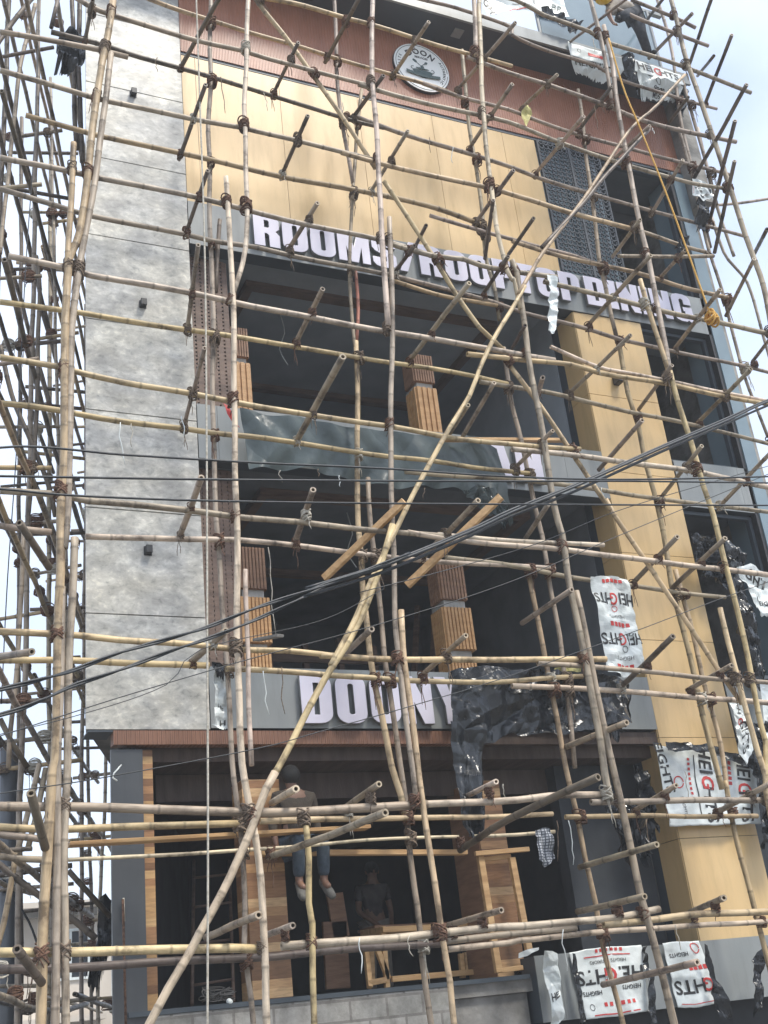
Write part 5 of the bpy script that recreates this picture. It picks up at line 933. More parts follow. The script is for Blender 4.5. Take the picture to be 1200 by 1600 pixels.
batten([(5.433, 1.900, 2.942), (5.640, 1.900, 2.959)], .05, .5, 'dark brown board stack standing left of the trestle bench', 'timber_mid', name='board_stack', cat='boards')
batten([(5.484, 1.900, 2.881), (5.463, 1.900, 2.141)], .30, .05, 'upright reddish board leaning inside left of the trestle bench', 'timber_mid', name='board', cat='board', up=(0, 1, 0))
# ladder deep in the ground floor
T = empty('bamboo_ladder', (3.540, 1.200, 2.154), 'rough wooden ladder standing dim inside the left ground floor bay', 'ladder')
for a, b in (((3.537, 1.200, 2.093), (4.008, 2.600, 3.759)), ((3.987, 1.200, 2.085), (4.450, 2.600, 3.740))): MB().tube([a, b], .02, 6).build('rail', M['timber_dark'], T)
for a, b in (((3.586, 1.400, 2.290), (4.054, 1.400, 2.317)), ((3.719, 1.800, 2.741), (4.186, 1.800, 2.757)), ((3.824, 2.100, 3.162), (4.285, 2.100, 3.193)), ((3.928, 2.400, 3.530), (4.388, 2.400, 3.553))): MB().tube([a, b], .016, 6).build('rung', M['timber_dark'], T)
# dim timber framing stored inside the second floor
T = empty('timber_framework', (5.2, 3.5, 5.1), 'dim rough timber framework standing inside the dark second floor', 'framework')
for k in range(5): MB().box(4.9 + k * .55, 4.98 + k * .55, 3.5, 3.58, 5.105, 6.9 + .1 * (k % 2)).build('post', M['timber_dark'], T)
for z in (5.6, 6.1, 6.6): MB().box(4.8, 7.3, 3.46, 3.499, z, z + .12).build('rail', M['timber_dark'], T)
T = empty('timber_framework', (7.6, 3, 5.1), 'leaning dim timber frames inside the second floor, right of the clad column', 'framework')
for k in range(4): MB().bar((7.3 + k * .3, 3.0, 5.2), (8.0 + k * .3, 3.6, 7.6), .07, .07).build('post', M['timber_dark'], T)
MB().bar((7.2, 2.95, 6.1), (8.9, 3.0, 6.1), .06, .10).build('rail', M['timber_dark'], T)
for k, (x, y, z, L, lab) in enumerate(((5.3, 1.6, 11.29, .9, 'thin wire hanging from the third floor ceiling, left half'), (7.9, 2.2, 11.29, 1.2, 'thin wire hanging from the third floor ceiling, right half'), (6.0, 1.5, 8.09, .8, 'thin wire hanging from the second floor ceiling'), (11.1, 1.2, 11.29, 1.1, 'loose wire dangling in the open bay under the last sign letters'))):
    tag(MB().tube(smooth_pts([(x, y, z), (x + .05, y, z - L * .4), (x - .04, y + .03, z - L * .7), (x + .06, y, z - L)], .1), .008, 5).build('hanging_wire', M['film']), lab, 'wire')
# steel rod at the grey pier
tag(MB().tube([(2.546, -0.100, 3.026), (2.559, -0.100, 1.828)], .012, 6).build('steel_rod', M['rope']), 'rusty thin rod hanging in front of the dark grey pier', 'rod')
tag(MB().tube([(2.570, -0.020, 3.047), (2.573, -0.020, 2.832)], .01, 6).build('hook', M['rope_pale']), 'small pale hook streak on the dark grey pier', 'hook')
tag(MB().tube([(2.459, -0.400, 4.205), (2.484, -0.400, 4.236), (2.409, -0.400, 4.156), (2.397, -0.400, 4.113), (2.439, -0.400, 4.082)], .008, 6).build('cable_end', M['film']), 'short curled white cable end by the soffit corner', 'cable')

def cat_pts(P_, per=8): return smooth_pts(P_, .12)
def cable(pts, r, label, mat='cable', name='overhead_cable', twist=0, cat='cable', group='cables strung in front of the scaffolding'):
    P_ = cat_pts(pts); mb = MB()
    if not twist: mb.tube(P_, r, 6)
    else:
        for q in range(twist):
            Q = []
            for i, p in enumerate(smooth_pts(pts, .035)):
                t = i * .22 + q * 2 * math.pi / twist; Q.append(p + Vector((0, math.cos(t), math.sin(t))) * r * .9)
            mb.tube(Q, r, 6)
    return tag(mb.build(name, M[mat]), label, cat, group)
cable([(0.193, -4.600, 4.999), (0.803, -4.500, 5.392), (1.674, -4.400, 5.484), (2.655, -4.300, 5.579), (3.763, -4.200, 5.696), (5.017, -4.100, 5.798), (6.455, -4.000, 5.966), (9.003, -3.900, 6.320)], .0085, 'upper of the two near level black cables, sloping gently under the green grey sheet')
cable([(0.188, -4.600, 5.079), (0.809, -4.500, 5.182), (2.610, -4.400, 5.382), (4.943, -4.200, 5.700), (6.366, -4.100, 5.889), (8.966, -3.900, 6.215)], .0085, 'nearly level black cable crossing just below the upper sloping one')
cable([(0.184, -4.900, 4.872), (0.777, -4.800, 4.943), (1.308, -4.700, 4.990), (2.563, -4.500, 5.155), (4.906, -4.200, 5.483), (8.879, -3.900, 5.962)], .008, 'lowest of the three nearly level black cables')
cable([(0.135, -5.200, 3.376), (0.790, -5.000, 3.593), (1.076, -4.900, 3.701), (1.233, -4.800, 3.779), (1.532, -4.700, 3.929), (1.886, -4.600, 4.072), (2.158, -4.500, 4.192), (2.548, -4.400, 4.384), (2.980, -4.300, 4.574), (3.485, -4.200, 4.795), (3.952, -4.100, 5.021)], .0085, 'upper twisted twin cable sweeping up from the left edge across the grey wall', twist=2)
cable([(0.149, -5.000, 3.275), (0.818, -4.800, 3.501), (1.072, -4.700, 3.624), (1.270, -4.600, 3.745), (1.575, -4.500, 3.881), (1.937, -4.400, 4.053), (2.233, -4.300, 4.187), (2.612, -4.200, 4.373), (3.143, -4.150, 4.645), (3.740, -4.050, 4.913)], .0085, 'lower twisted twin cable sweeping up from the left edge across the grey wall', twist=2)
for k in range(4):
    d = [(0, 0), (3, -4), (-1, 5), (4, 4)][k]; dy = d[1]
    cable([Vector(q) + Vector((0, .02 * k, -dy * .006 + .004 * math.sin(i * 2 + k))) for i, q in enumerate(((2.980, -4.300, 4.574), (3.715, -4.100, 4.892), (4.578, -4.000, 5.295), (5.090, -3.900, 5.565), (5.882, -3.800, 5.934), (7.047, -3.700, 6.512), (8.053, -3.600, 6.992), (8.830, -3.500, 7.381), (10.030, -3.400, 7.920)))], .0135, ['top strand', 'second strand', 'third strand', 'lowest strand'][k] + ' of the thick cable bundle rising to the right edge')
cable([(0.595, -3.200, 3.704), (1.531, -3.100, 3.962), (2.266, -3.000, 4.249), (2.550, -3.000, 4.544), (3.600, -3.000, 4.832), (4.232, -3.000, 5.157)], .0035, 'thin black wire crossing the lower grey wall toward the third bracket')
cable([(0.583, -3.400, 3.611), (1.002, -3.300, 3.767), (1.778, -3.200, 4.057), (2.585, -3.100, 4.339), (3.012, -3.000, 4.494), (4.195, -3.000, 4.840), (5.557, -3.000, 5.306), (7.169, -3.000, 5.989), (10.171, -3.000, 7.228)], .0045, 'thin long wire rising from the lower left over the timber column to the right')
cable([(0.601, -3.400, 3.250), (1.013, -3.300, 3.368), (1.682, -3.200, 3.481), (2.931, -3.100, 3.718), (3.516, -3.000, 3.881), (4.367, -3.000, 4.103), (5.400, -3.000, 4.395), (6.828, -3.000, 4.859), (8.055, -3.000, 5.276), (9.675, -3.000, 5.792)], .0045, 'thin wire crossing the DOONYA letters and the white printed sheet')
cable([(3.706, -3.600, 4.864), (4.558, -3.600, 5.118), (5.501, -3.600, 5.429), (6.490, -3.500, 5.867), (7.757, -3.400, 6.330), (9.819, -3.300, 7.033)], .004, 'thin wire just under the thick cable bundle on the right')
tag(MB().tube(smooth_pts([(3.243, -1.650, 13.544), (3.219, -1.650, 11.781), (3.182, -1.650, 9.490), (3.100, -1.650, 7.122), (3.015, -1.660, 5.096), (2.944, -1.660, 3.350), (2.868, -1.660, 1.734)], .1), .010, 7).build('hoist_rope', M['rope_pale']), 'long pale rope hanging straight down along the right edge of the grey wall', 'rope')
tag(MB().tube(smooth_pts([(1.643, 0.200, 14.958), (1.626, 0.200, 12.490), (1.552, 0.200, 10.308), (1.505, 0.200, 7.897), (1.450, 0.200, 6.375), (1.424, 0.200, 4.998)], .2), .006, 6).build('line', M['cable']), 'thin dark line hanging slanted in the sky at the left edge', 'rope')
tag(MB().tube(smooth_pts([(9.656, -1.620, 14.830), (9.709, -1.620, 13.835), (9.832, -1.620, 13.139), (10.009, -1.620, 12.017), (10.135, -1.620, 10.990), (10.250, -1.620, 9.985)], .1), .013, 7).build('yellow_rope', M['rope_yellow']), 'taut yellow rope running down from the roof to the right end of the big sign', 'rope')
kn = MB(); p0 = Vector((10.328, -1.560, 9.976)); rk = random.Random(3)
for i in range(7):
    c = p0 + Vector((rk.uniform(-.04, .04), 0, rk.uniform(-.07, .05))); a = rk.uniform(0, 3.1)
    kn.tube([c + Vector((math.cos(t) * .075 * math.cos(a), math.sin(t) * .08, math.cos(t) * .07 * math.sin(a) + math.sin(t + a) * .03)) for t in [k * .55 for k in range(13)]], .014, 6)
tag(kn.build('yellow_rope_knot', M['rope_yellow']), 'bunched knot of yellow rope at the right end of the big sign', 'rope knot')
tag(MB().tube(smooth_pts([(1.727, 3.000, 3.921), (1.953, 3.000, 3.514), (2.138, 3.000, 3.219), (2.265, 3.000, 2.896)], .1), .014, 6).build('overhead_cable', M['cable']), 'black cable sagging in the sky low at the left edge', 'cable')
tag(MB().tube([(1.993, 4.000, 5.490), (2.064, 4.000, 2.114), (Vector((2.064, 4.000, 2.114)).x, 4.0, 0)], .12, 14).build('utility_pole', M['pier']), 'dark grey utility pole behind the scaffolding at the lower left', 'utility pole')

# thin hanging strings
rs2 = random.Random(5)
STR = [(((2.373, -1.300, 4.111)), 0)]
def strings(lst, label, mat, group):
    for i, (p, L, lab) in enumerate(lst):
        p = Vector(p); pts = [p]; x = 0
        for j in range(6): pts.append(pts[-1] + Vector((rs2.uniform(-.02, .02), rs2.uniform(-.01, .01), -L / 6)))
        tag(MB().tube(pts, [.006, .006, .005, .006, .005, .005, .003], 5).build('hanging_strip', M[mat] if i % 3 == 0 else M[('rope_pale', 'rope_old')[i % 2]]), lab, 'hanging strip', group)
G3 = 'torn strips of wrapping hanging from the poles'
strings([((3.844, -0.800, 5.088), .45, 'long white strip hanging left of the letter D of DOONYA, left one'), ((4.047, -0.800, 5.134), .50, 'white strip hanging closest to the letter D of DOONYA'), ((8.890, -0.800, 4.002), .35, 'pale strip on the printed film of the tan column'),
         ((4.363, -1.450, 2.414), .30, 'pale green white strip tied on the whitish pole before the trestle'), ((4.857, -1.450, 2.397), .18, 'short pale strip on the whitish pole right of the trestle'), ((7.051, -0.800, 3.495), .42, 'pale strip beside the checked cloth, left one'),
         ((7.197, -0.800, 3.491), .46, 'brown white strip beside the checked cloth, right one'), ((8.222, -0.800, 3.475), .34, 'pale strip hanging before the dark gap left of the tan column'), ((8.332, -0.800, 2.350), .26, 'white strip hanging at the tan column foot'),
         ((6.916, -0.800, 2.395), .40, 'white strip hanging over the lower grey sign'), ((4.119, -1.000, 7.298), .14, 'short white strip under the green grey sheet, leftmost'), ((4.565, -1.000, 7.360), .10, 'tiny white strip under the green grey sheet, second'), ((4.812, -1.000, 7.306), .13, 'white strip under the green grey sheet, third'),
         ((5.873, -1.000, 7.258), .14, 'slanting white strip under the green grey sheet, right'), ((6.454, -0.800, 3.896), .2, 'thin strip beside the black hanging sheet'), ((8.516, -0.800, 7.608), .25, 'white strip hanging just under the second floor sign, right'), ((5.495, -0.800, 13.120), .3, 'brown strip hanging over the tan panels below the rust band'),
         ((6.778, -0.800, 12.851), .3, 'dark strip dangling over the middle tan panels'), ((7.139, -0.800, 12.775), .3, 'pale strip dangling over the tan panels right of the dark one'), ((3.789, -0.800, 13.058), .6, 'long pale string over the left edge of the tan panels'), ((4.365, -0.800, 12.957), .3, 'string dangling over the left tan panels'),
         ((2.429, -0.800, 7.792), .5, 'pale string hanging on the middle of the grey wall, left'), ((2.544, -0.800, 7.791), .28, 'short pale string hanging on the middle of the grey wall, right'), ((2.963, -0.800, 13.128), .25, 'thin string high on the grey wall'), ((2.978, -1.200, 7.720), .25, 'brown string on the curved stub by the brown lattice'),
         ((9.276, -1.400, 13.604), .45, 'white slanting strip over the rust band near the roof corner'), ((9.552, -1.400, 15.016), .25, 'white strip beside the left printed film on the roof edge'), ((10.283, -1.400, 13.457), .12, 'white strip on the rust band corner stub'), ((4.064, -0.600, 6.553), 1.0, 'long white wire hanging by the left lower timber column')], '', 'film', G3)

# ================================================================== sheets and printed films
def lerp_poly(P_, t):
    P_ = [Vector(p) for p in P_]; L = [0]
    for a, b in zip(P_[:-1], P_[1:]): L.append(L[-1] + (b - a).length)
    s = t * L[-1]
    for i in range(len(P_) - 1):
        if s <= L[i + 1] or i == len(P_) - 2: return P_[i].lerp(P_[i + 1], (s - L[i]) / max(1e-6, L[i + 1] - L[i]))
def cellv(i, j, k): return noise.cell(Vector((i + .5, j + .5, k + .5)))
def facet(x, y, k):
    i, j = math.floor(x), math.floor(y); a, b = x - i, y - j; v00, v11 = cellv(i, j, k), cellv(i + 1, j + 1, k)
    if a > b: return v00 + (cellv(i + 1, j, k) - v00) * (a - b) + (v11 - v00) * b
    return v00 + (cellv(i, j + 1, k) - v00) * (b - a) + (v11 - v00) * a
def make_sheet_fn(top, bot, amp, freq, seed, folds=0, fold_amp=0, bulge=0, crum=.9):
    sd_ = Vector((seed * 7.3, seed * 3.1, seed))
    def S(u, v):
        p = lerp_poly(top, u).lerp(lerp_poly(bot, u), v)
        n1 = noise.fractal(Vector((p.x * freq, p.z * freq, 0)) + sd_, 1.0, 2.0, 3); n2 = abs(noise.noise(Vector((p.x * freq * 1.7 + p.z * freq * .8, p.z * freq, 3)) + sd_))
        n3 = 1 - 2 * abs(noise.noise(Vector((p.x * freq * .9 - p.z * freq * .6, p.z * freq * .7, 9)) + sd_))
        th = seed * 1.3; q1, q2 = p.x * math.cos(th) + p.z * math.sin(th), -p.x * math.sin(th) + p.z * math.cos(th); wq = n1 * .6
        r1 = 1 - 2 * abs(noise.noise(Vector((q1 * freq * .45, q2 * freq * 1.6 + wq, 1)) + sd_)); r2 = 1 - 2 * abs(noise.noise(Vector((q2 * freq * .5 + wq, q1 * freq * 2.1, 5)) + sd_))
        vd = noise.voronoi(Vector((p.x * freq * 1.3 + n1 * .5, p.z * freq * 1.0, seed)))[0]; n4 = (vd[0] - .3) * 1.6; rdg = max(0, n3) ** 3
        w1, w2 = q1 + .05 * n1, q2 + .05 * n1
        d = amp * (n1 * .4 + facet(w1 * freq * .55, w2 * freq * 1.9, seed) * 1.0 + facet(w2 * freq * .7 + 5, w1 * freq * 2.6, seed + 9) * .6 + facet(p.x * freq * 3.1, p.z * freq * 2.3, seed + 4) * .3); d = max(0, d + amp * .9) + fold_amp * math.sin(folds * math.pi * 2 * (u + .05 * math.sin(v * 3 + seed))) * (.3 + v) + bulge * math.sin(math.pi * v) * math.sin(math.pi * u)
        return p + Vector((amp * .5 * noise.noise(p * 3 + sd_), -abs(amp) * .2 - d, amp * .4 * n1))
    return S
def sheet(name, top, bot, mat, label, cat, nu=40, nv=24, amp=.03, freq=4, seed=1, folds=0, fold_amp=0, bulge=0, ragged=0, back=None, group=None, parent=None):
    S = make_sheet_fn(top, bot, amp, freq, seed, folds, fold_amp, bulge); bm = bmesh.new(); rg = random.Random(seed)
    rag = [1 - ragged * abs(noise.fractal(Vector((i * .35, seed, 0)), 1, 2, 3)) * 1.6 for i in range(nu + 1)]
    G_ = [[bm.verts.new(S(i / nu, j / nv * (rag[i] if ragged else 1))) for j in range(nv + 1)] for i in range(nu + 1)]
    for i in range(nu):
        for j in range(nv): f = bm.faces.new((G_[i][j], G_[i][j + 1], G_[i + 1][j + 1], G_[i + 1][j])); f.smooth = amp < .03
    me = bpy.data.meshes.new(name); bm.to_mesh(me); bm.free(); me.materials.append(M[mat])
    o = bpy.data.objects.new(name, me); COL.objects.link(o)
    sm = o.modifiers.new('thick', 'SOLIDIFY'); sm.thickness = .003; sm.offset = 1
    if label: tag(o, label, cat, group)
    if parent: o.parent = parent
    return o, S
def printed(o, S, items, name='print'):
    """items: (text or 'BOX'/'LINE', u, v, height in u-v fraction of sheet, rot deg, material)"""
    groups = {}
    W_ = (S(1, .5) - S(0, .5)).length; H_ = (S(.5, 1) - S(.5, 0)).length
    for txt, u, v, hh, rot, mt, st in items:
        if txt == 'BOX': me = bpy.data.meshes.new('b'); me.from_pydata([(-.5, -.5, 0), (.5, -.5, 0), (.5, .5, 0), (-.5, .5, 0)], [], [(0, 1, 2, 3)])
        elif txt == 'LINE': me = bpy.data.meshes.new('b'); me.from_pydata([(x, y, 0) for x in [-.5 + i / 8 for i in range(9)] for y in (-.010, .010)], [], [(2 * i, 2 * i + 2, 2 * i + 3, 2 * i + 1) for i in range(8)])
        elif txt == 'RING': me = curve_mesh([arc(0, 0, .5, 0, 350, 20) + arc(0, 0, .40, 350, 0, 20), [(-.2, -.25), (-.1, -.25), (-.1, .25), (-.2, .25)], [(.1, -.25), (.2, -.25), (.2, .25), (.1, .25)], [(-.1, -.05), (.1, -.05), (.1, .05), (-.1, .05)]][:1], 0)
        else: me = text_mesh(txt, 1, 0, .02 if hh > .08 else 0)
        bm = groups.setdefault(mt, bmesh.new()); tb = bmesh.new(); tb.from_mesh(me); bpy.data.meshes.remove(me)
        c, s = math.cos(math.radians(rot)), math.sin(math.radians(rot)); k = hh * H_
        if txt not in ('BOX', 'LINE', 'RING'): bmesh.ops.triangulate(tb, faces=tb.faces)
        for vv in tb.verts:
            x, y = vv.co.x * k * st, vv.co.y * k; X, Y = x * c - y * s, x * s + y * c
            uu, v2 = u + X / W_, v - Y / H_; vv.co = S(min(1.03, max(-.03, uu)), min(1.03, max(-.03, v2)))
            e = .004; nrm = (S(min(1, uu + e), v2) - S(uu - e, v2)).cross(S(uu, v2 - e) - S(uu, v2 + e)); nrm = nrm.normalized() if nrm.length > 1e-9 else Vector((0, -1, 0))
            if nrm.dot(Vector((0, -11.66, 1.6)) - vv.co) < 0: nrm = -nrm
            vv.co += nrm * .008
        m2 = bpy.data.meshes.new('t'); tb.to_mesh(m2); tb.free(); bm.from_mesh(m2); bpy.data.meshes.remove(m2)
    for mt, bm in groups.items():
        me = bpy.data.meshes.new(name); bm.to_mesh(me); bm.free(); me.materials.append(M[mt]); q = bpy.data.objects.new(name, me); COL.objects.link(q); q.parent = o

sheet('protective_sheet', [(3.936, -0.300, 8.422), (4.124, -0.340, 8.373), (4.745, -0.380, 8.309), (5.736, -0.400, 8.270), (6.552, -0.360, 8.308), (7.096, -0.300, 8.366), (7.371, -0.240, 8.289)],
      [(3.999, -0.300, 7.632), (4.326, -0.300, 7.666), (4.731, -0.280, 7.692), (5.204, -0.300, 7.612), (5.870, -0.300, 7.566), (6.585, -0.280, 7.618), (7.459, -0.240, 7.521)], 'tarp',
      'large green grey plastic sheet draped over the second floor sign', 'plastic sheet', 190, 60, .06, 1.15, 3, folds=7, fold_amp=.035)
sheet('protective_sheet', [(6.713, -0.340, 7.601), (7.009, -0.340, 7.647), (7.320, -0.300, 7.615)], [(6.943, -0.340, 7.342), (7.191, -0.340, 7.085), (7.402, -0.300, 7.224)], 'tarp', 'crumpled tail of grey plastic hanging under the second floor sign', 'plastic sheet', 30, 24, .09, 6, 8, ragged=.3)
sheet('black_sheet', [(6.189, -0.360, 5.297), (6.523, -0.400, 5.292), (7.013, -0.420, 5.251), (7.708, -0.420, 5.220), (8.480, -0.360, 5.223), (8.656, -0.300, 5.196)], [(6.054, -0.360, 4.457), (6.422, -0.400, 4.374), (6.889, -0.420, 4.528), (7.566, -0.420, 4.498), (8.069, -0.360, 4.605), (8.534, -0.300, 4.661)], 'blackfilm',
      'shiny crumpled black plastic covering the right half of the DOONYA sign', 'plastic sheet', 190, 76, .10, 2.9, 5)
sheet('black_sheet', [(6.012, -0.500, 4.599), (6.238, -0.500, 4.564), (6.461, -0.500, 4.601)], [(5.986, -0.600, 3.380), (6.095, -0.600, 3.298), (6.224, -0.600, 3.438)], 'blackfilm', 'long twisted strip of black plastic hanging down beside the DOONYA sign', 'plastic sheet', 40, 110, .07, 3, 6, folds=1.5, fold_amp=.05, ragged=.12)
sheet('black_sheet', [(7.989, -0.300, 3.709), (8.316, -0.300, 3.701), (8.519, -0.300, 3.601)], [(8.136, -0.300, 3.181), (8.264, -0.300, 2.894), (8.507, -0.300, 3.095)], 'blackfilm', 'ragged black plastic hanging before the dark gap left of the tan column', 'plastic sheet', 26, 30, .10, 6, 9, ragged=.5)
sheet('black_sheet', [(10.264, -0.200, 7.327), (10.532, -0.200, 7.310), (10.793, -0.200, 7.252)], [(10.184, -0.200, 6.696), (10.424, -0.200, 6.710), (10.732, -0.200, 6.450)], 'blackfilm', 'glossy crumpled black plastic right of the tan column, middle height', 'plastic sheet', 30, 24, .10, 7, 10, ragged=.3)
sheet('black_sheet', [(8.338, -0.250, 5.310), (8.543, -0.250, 5.258), (8.715, -0.250, 5.180)], [(8.268, -0.250, 4.557), (8.399, -0.250, 4.441), (8.609, -0.250, 4.714)], 'blackfilm', 'black plastic flap under the hem of the white printed sheet', 'plastic sheet', 20, 24, .07, 6, 12, ragged=.3)
sheet('black_sheet', [(2.645, 1.600, 3.231), (2.700, 1.600, 3.261), (2.768, 1.600, 3.211)], [(2.515, 1.600, 2.455), (2.627, 1.600, 2.259), (2.750, 1.600, 2.626)], 'blackfilm', 'long dark plastic bag hanging in the left scaffold beside the grey pier', 'plastic bag', 26, 40, .14, 3, 13, ragged=.25)
sheet('black_sheet', [(1.963, 0.400, 14.272), (2.107, 0.400, 14.436), (2.262, 0.400, 14.428)], [(1.860, 0.400, 13.632), (1.970, 0.400, 13.441), (2.220, 0.400, 13.662)], 'blackfilm', 'dark plastic rag high in the left scaffold beside the grey wall top', 'plastic bag', 26, 26, .14, 4, 14, ragged=.2)
sheet('black_sheet', [(10.553, -0.400, 6.777), (10.780, -0.400, 6.810)], [(10.513, -0.400, 5.699), (10.782, -0.400, 5.708)], 'blackfilm', 'black plastic trailing under the torn white film at the right edge', 'plastic sheet', 20, 40, .08, 5, 15, ragged=.3)
sheet('black_sheet', [(9.213, -0.160, 4.501), (9.793, -0.160, 4.459), (10.529, -0.160, 4.252)], [(9.186, -0.160, 4.390), (9.765, -0.160, 4.355), (10.513, -0.160, 4.130)], 'blackfilm', 'rolled black edge along the top of the printed film on the tan column', 'plastic sheet', 60, 8, .05, 6, 16)
for k, (a, b, c_, d_, lab) in enumerate((((10.729, -0.100, 7.338), (11.161, -0.100, 7.273), (10.785, -0.100, 6.818), (11.192, -0.100, 6.794), 'crumpled black plastic caught behind the yellow upright right of the tan column'),
        ((10.897, -0.100, 5.902), (11.086, -0.100, 5.872), (10.762, -0.100, 5.149), (11.030, -0.100, 5.110), 'dark plastic in the right hand bay below the torn film'),
        ((10.503, -0.200, 4.737), (10.860, -0.200, 4.696), (10.236, -0.200, 3.151), (10.534, -0.200, 3.139), 'long black plastic hanging at the right border beside the tan column foot'),
        ((8.887, 0.200, 4.273), (9.060, 0.200, 4.192), (8.870, 0.200, 3.273), (9.056, 0.200, 3.493), 'dark plastic strip lining the left face of the tan column at the bottom'),
        ((9.646, -0.300, 1.943), (9.853, -0.300, 2.067), (9.542, -0.300, 1.344), (9.709, -0.300, 1.530), 'black film peeling at the right end of the lower grey sign'))):
    sheet('black_sheet', [a, Vector(a).lerp(Vector(b), .5), b], [c_, Vector(c_).lerp(Vector(d_), .5), d_], 'blackfilm', lab, 'plastic sheet', 24, 40, .08, 5, 60 + k, ragged=.25)
for k, (a, b, c_, d_, lab) in enumerate((((9.274, -0.620, 16.289), (10.048, -0.620, 16.186), (9.358, -0.600, 16.031), (9.839, -0.600, 15.884), 'dark sheet heaped behind the roof banner'),
        ((10.775, -0.600, 15.822), (10.982, -0.600, 15.831), (10.843, -0.500, 15.422), (10.938, -0.500, 14.901), 'black film hanging between the two roof edge films'),
        ((11.767, -0.450, 15.607), (12.212, -0.450, 15.668), (11.798, -0.450, 15.096), (11.928, -0.450, 14.883), 'grey black rag bunched under the right roof corner'))):
    sheet('black_sheet', [a, Vector(a).lerp(Vector(b), .5), b], [c_, Vector(c_).lerp(Vector(d_), .5), d_], 'blackfilm', lab, 'plastic sheet', 24, 24, .08, 5, 80 + k, ragged=.25)
# white printed films
Hh = 'HEI', 'G', 'HTS'
def heights(u, v, h, rot, st=1.1, red=True):
    c, s = math.cos(math.radians(rot)), math.sin(math.radians(rot)); return [('HEI  HTS', u, v, h, rot, 'ink', st), ('G', u + .0, v, h, rot, 'redink', st)]
def boxes(u, v, n, sz, du, dv): return [('BOX', u + i * du, v + i * dv, sz, 0, 'redink', 1) for i in range(n)]
o, S = sheet('printed_film', [(7.996, -0.860, 6.325), (8.297, -0.860, 6.351), (8.552, -0.860, 6.316)], [(8.040, -0.800, 5.157), (8.293, -0.800, 5.116), (8.608, -0.800, 5.170)], 'film', 'white printed film hanging from a pole at the left face of the tan column', 'printed film', 34, 50, .035, 4, 21, folds=1.5, fold_amp=.02)
printed(o, S, boxes(.34, .05, 5, .035, .10, 0) + heights(.52, .22, .17, 180, .72) + [('HEIGHTS', .5, .42, .05, 180, 'ink', 1), ('RING', .52, .33, .07, 0, 'redink', 1)] + boxes(.28, .50, 5, .04, .12, 0) + heights(.52, .64, .17, 180, .72) + [('RING', .55, .75, .07, 0, 'ink', 1), ('HEIGHTS', .5, .84, .05, 180, 'ink', 1)] + boxes(.30, .92, 4, .04, .12, 0))
o, S = sheet('printed_film', [(9.077, -0.100, 4.477), (9.733, -0.100, 4.434), (10.572, -0.100, 4.225)], [(9.045, -0.100, 3.497), (9.677, -0.100, 3.493), (10.432, -0.100, 3.485)], 'film', 'large white printed film wrapped round the lower tan column', 'printed film', 60, 44, .02, 4, 22)
printed(o, S, heights(.47, .45, .27, -90, 1.0) + heights(.86, .45, .27, -90, 1.0) + boxes(.30, .16, 8, .035, 0, .062) + [('LINE', .36, .5, .8, -90, 'ink', 1), ('RING', .18, .45, .16, 0, 'redink', 1), ('RING', .62, .38, .16, 0, 'ink', 1), ('HEIGHTS', .19, .75, .06, -90, 'ink', 1), ('HEIGHTS', .04, .20, .20, -80, 'ink', 1), ('HEIGHTS', .64, .78, .06, -90, 'ink', 1)] + boxes(.72, .1, 5, .05, 0, .075))
o, S = sheet('printed_film', [(7.355, -0.140, 2.205), (7.793, -0.140, 2.227), (8.296, -0.140, 2.212)], [(7.428, -0.140, 1.519), (7.806, -0.140, 1.523), (8.247, -0.140, 1.535)], 'film', 'white printed film on the lower grey sign, biggest piece with upside down lettering', 'printed film', 44, 40, .02, 4, 23)
printed(o, S, heights(.50, .40, .30, 180, 1.05) + boxes(.36, .04, 6, .05, .07, 0) + [('LINE', .5, .12, .8, 0, 'redink', 1), ('HEIGHTS INTERIORS', .5, .2, .07, 180, 'ink', 1), ('HEIGHTS', .2, .64, .09, 180, 'ink', 1), ('HEIGHTS', .78, .6, .09, 180, 'ink', 1), ('LINE', .5, .96, .9, 0, 'redink', 1), ('RING', .14, .84, .10, 0, 'ink', 1)] + boxes(.36, .82, 6, .06, .085, 0))
o, S = sheet('printed_film', [(8.578, -0.140, 2.213), (8.838, -0.140, 2.216), (9.090, -0.140, 2.206)], [(8.644, -0.140, 1.526), (8.924, -0.140, 1.514), (9.219, -0.140, 1.542)], 'film', 'second white printed film on the lower grey sign, right of the big one', 'printed film', 34, 40, .025, 4, 24)
printed(o, S, [('RING', .82, .12, .18, 0, 'redink', 1), ('HEIGHTS', .35, .2, .09, 180, 'ink', 1), ('HTS', .42, .68, .30, 180, 'ink', 1.05), ('G', .86, .68, .28, 180, 'redink', 1)] + boxes(.55, .42, 4, .07, .12, 0) + [('LINE', .5, .95, .6, 0, 'redink', 1)])
sheet('black_sheet', [(9.040, -0.200, 2.161), (9.047, -0.250, 2.128)], [(9.090, -0.200, 1.377), (9.262, -0.250, 1.333)], 'blackfilm', 'black curled flap right of the second film on the lower grey sign', 'plastic sheet', 24, 40, .07, 5, 25, ragged=.1)
sheet('black_sheet', [(8.285, -0.160, 2.190), (8.340, -0.160, 2.200)], [(8.174, -0.200, 1.410), (8.260, -0.200, 1.415)], 'blackfilm', 'black crumpled edge between the two films on the lower grey sign', 'plastic sheet', 12, 40, .05, 6, 26)
sheet('black_sheet', [(7.333, -0.170, 2.190), (7.374, -0.170, 2.187)], [(7.316, -0.170, 1.503), (7.406, -0.170, 1.507)], 'blackfilm', 'black crumpled edge left of the big film on the lower grey sign', 'plastic sheet', 12, 40, .04, 6, 27)
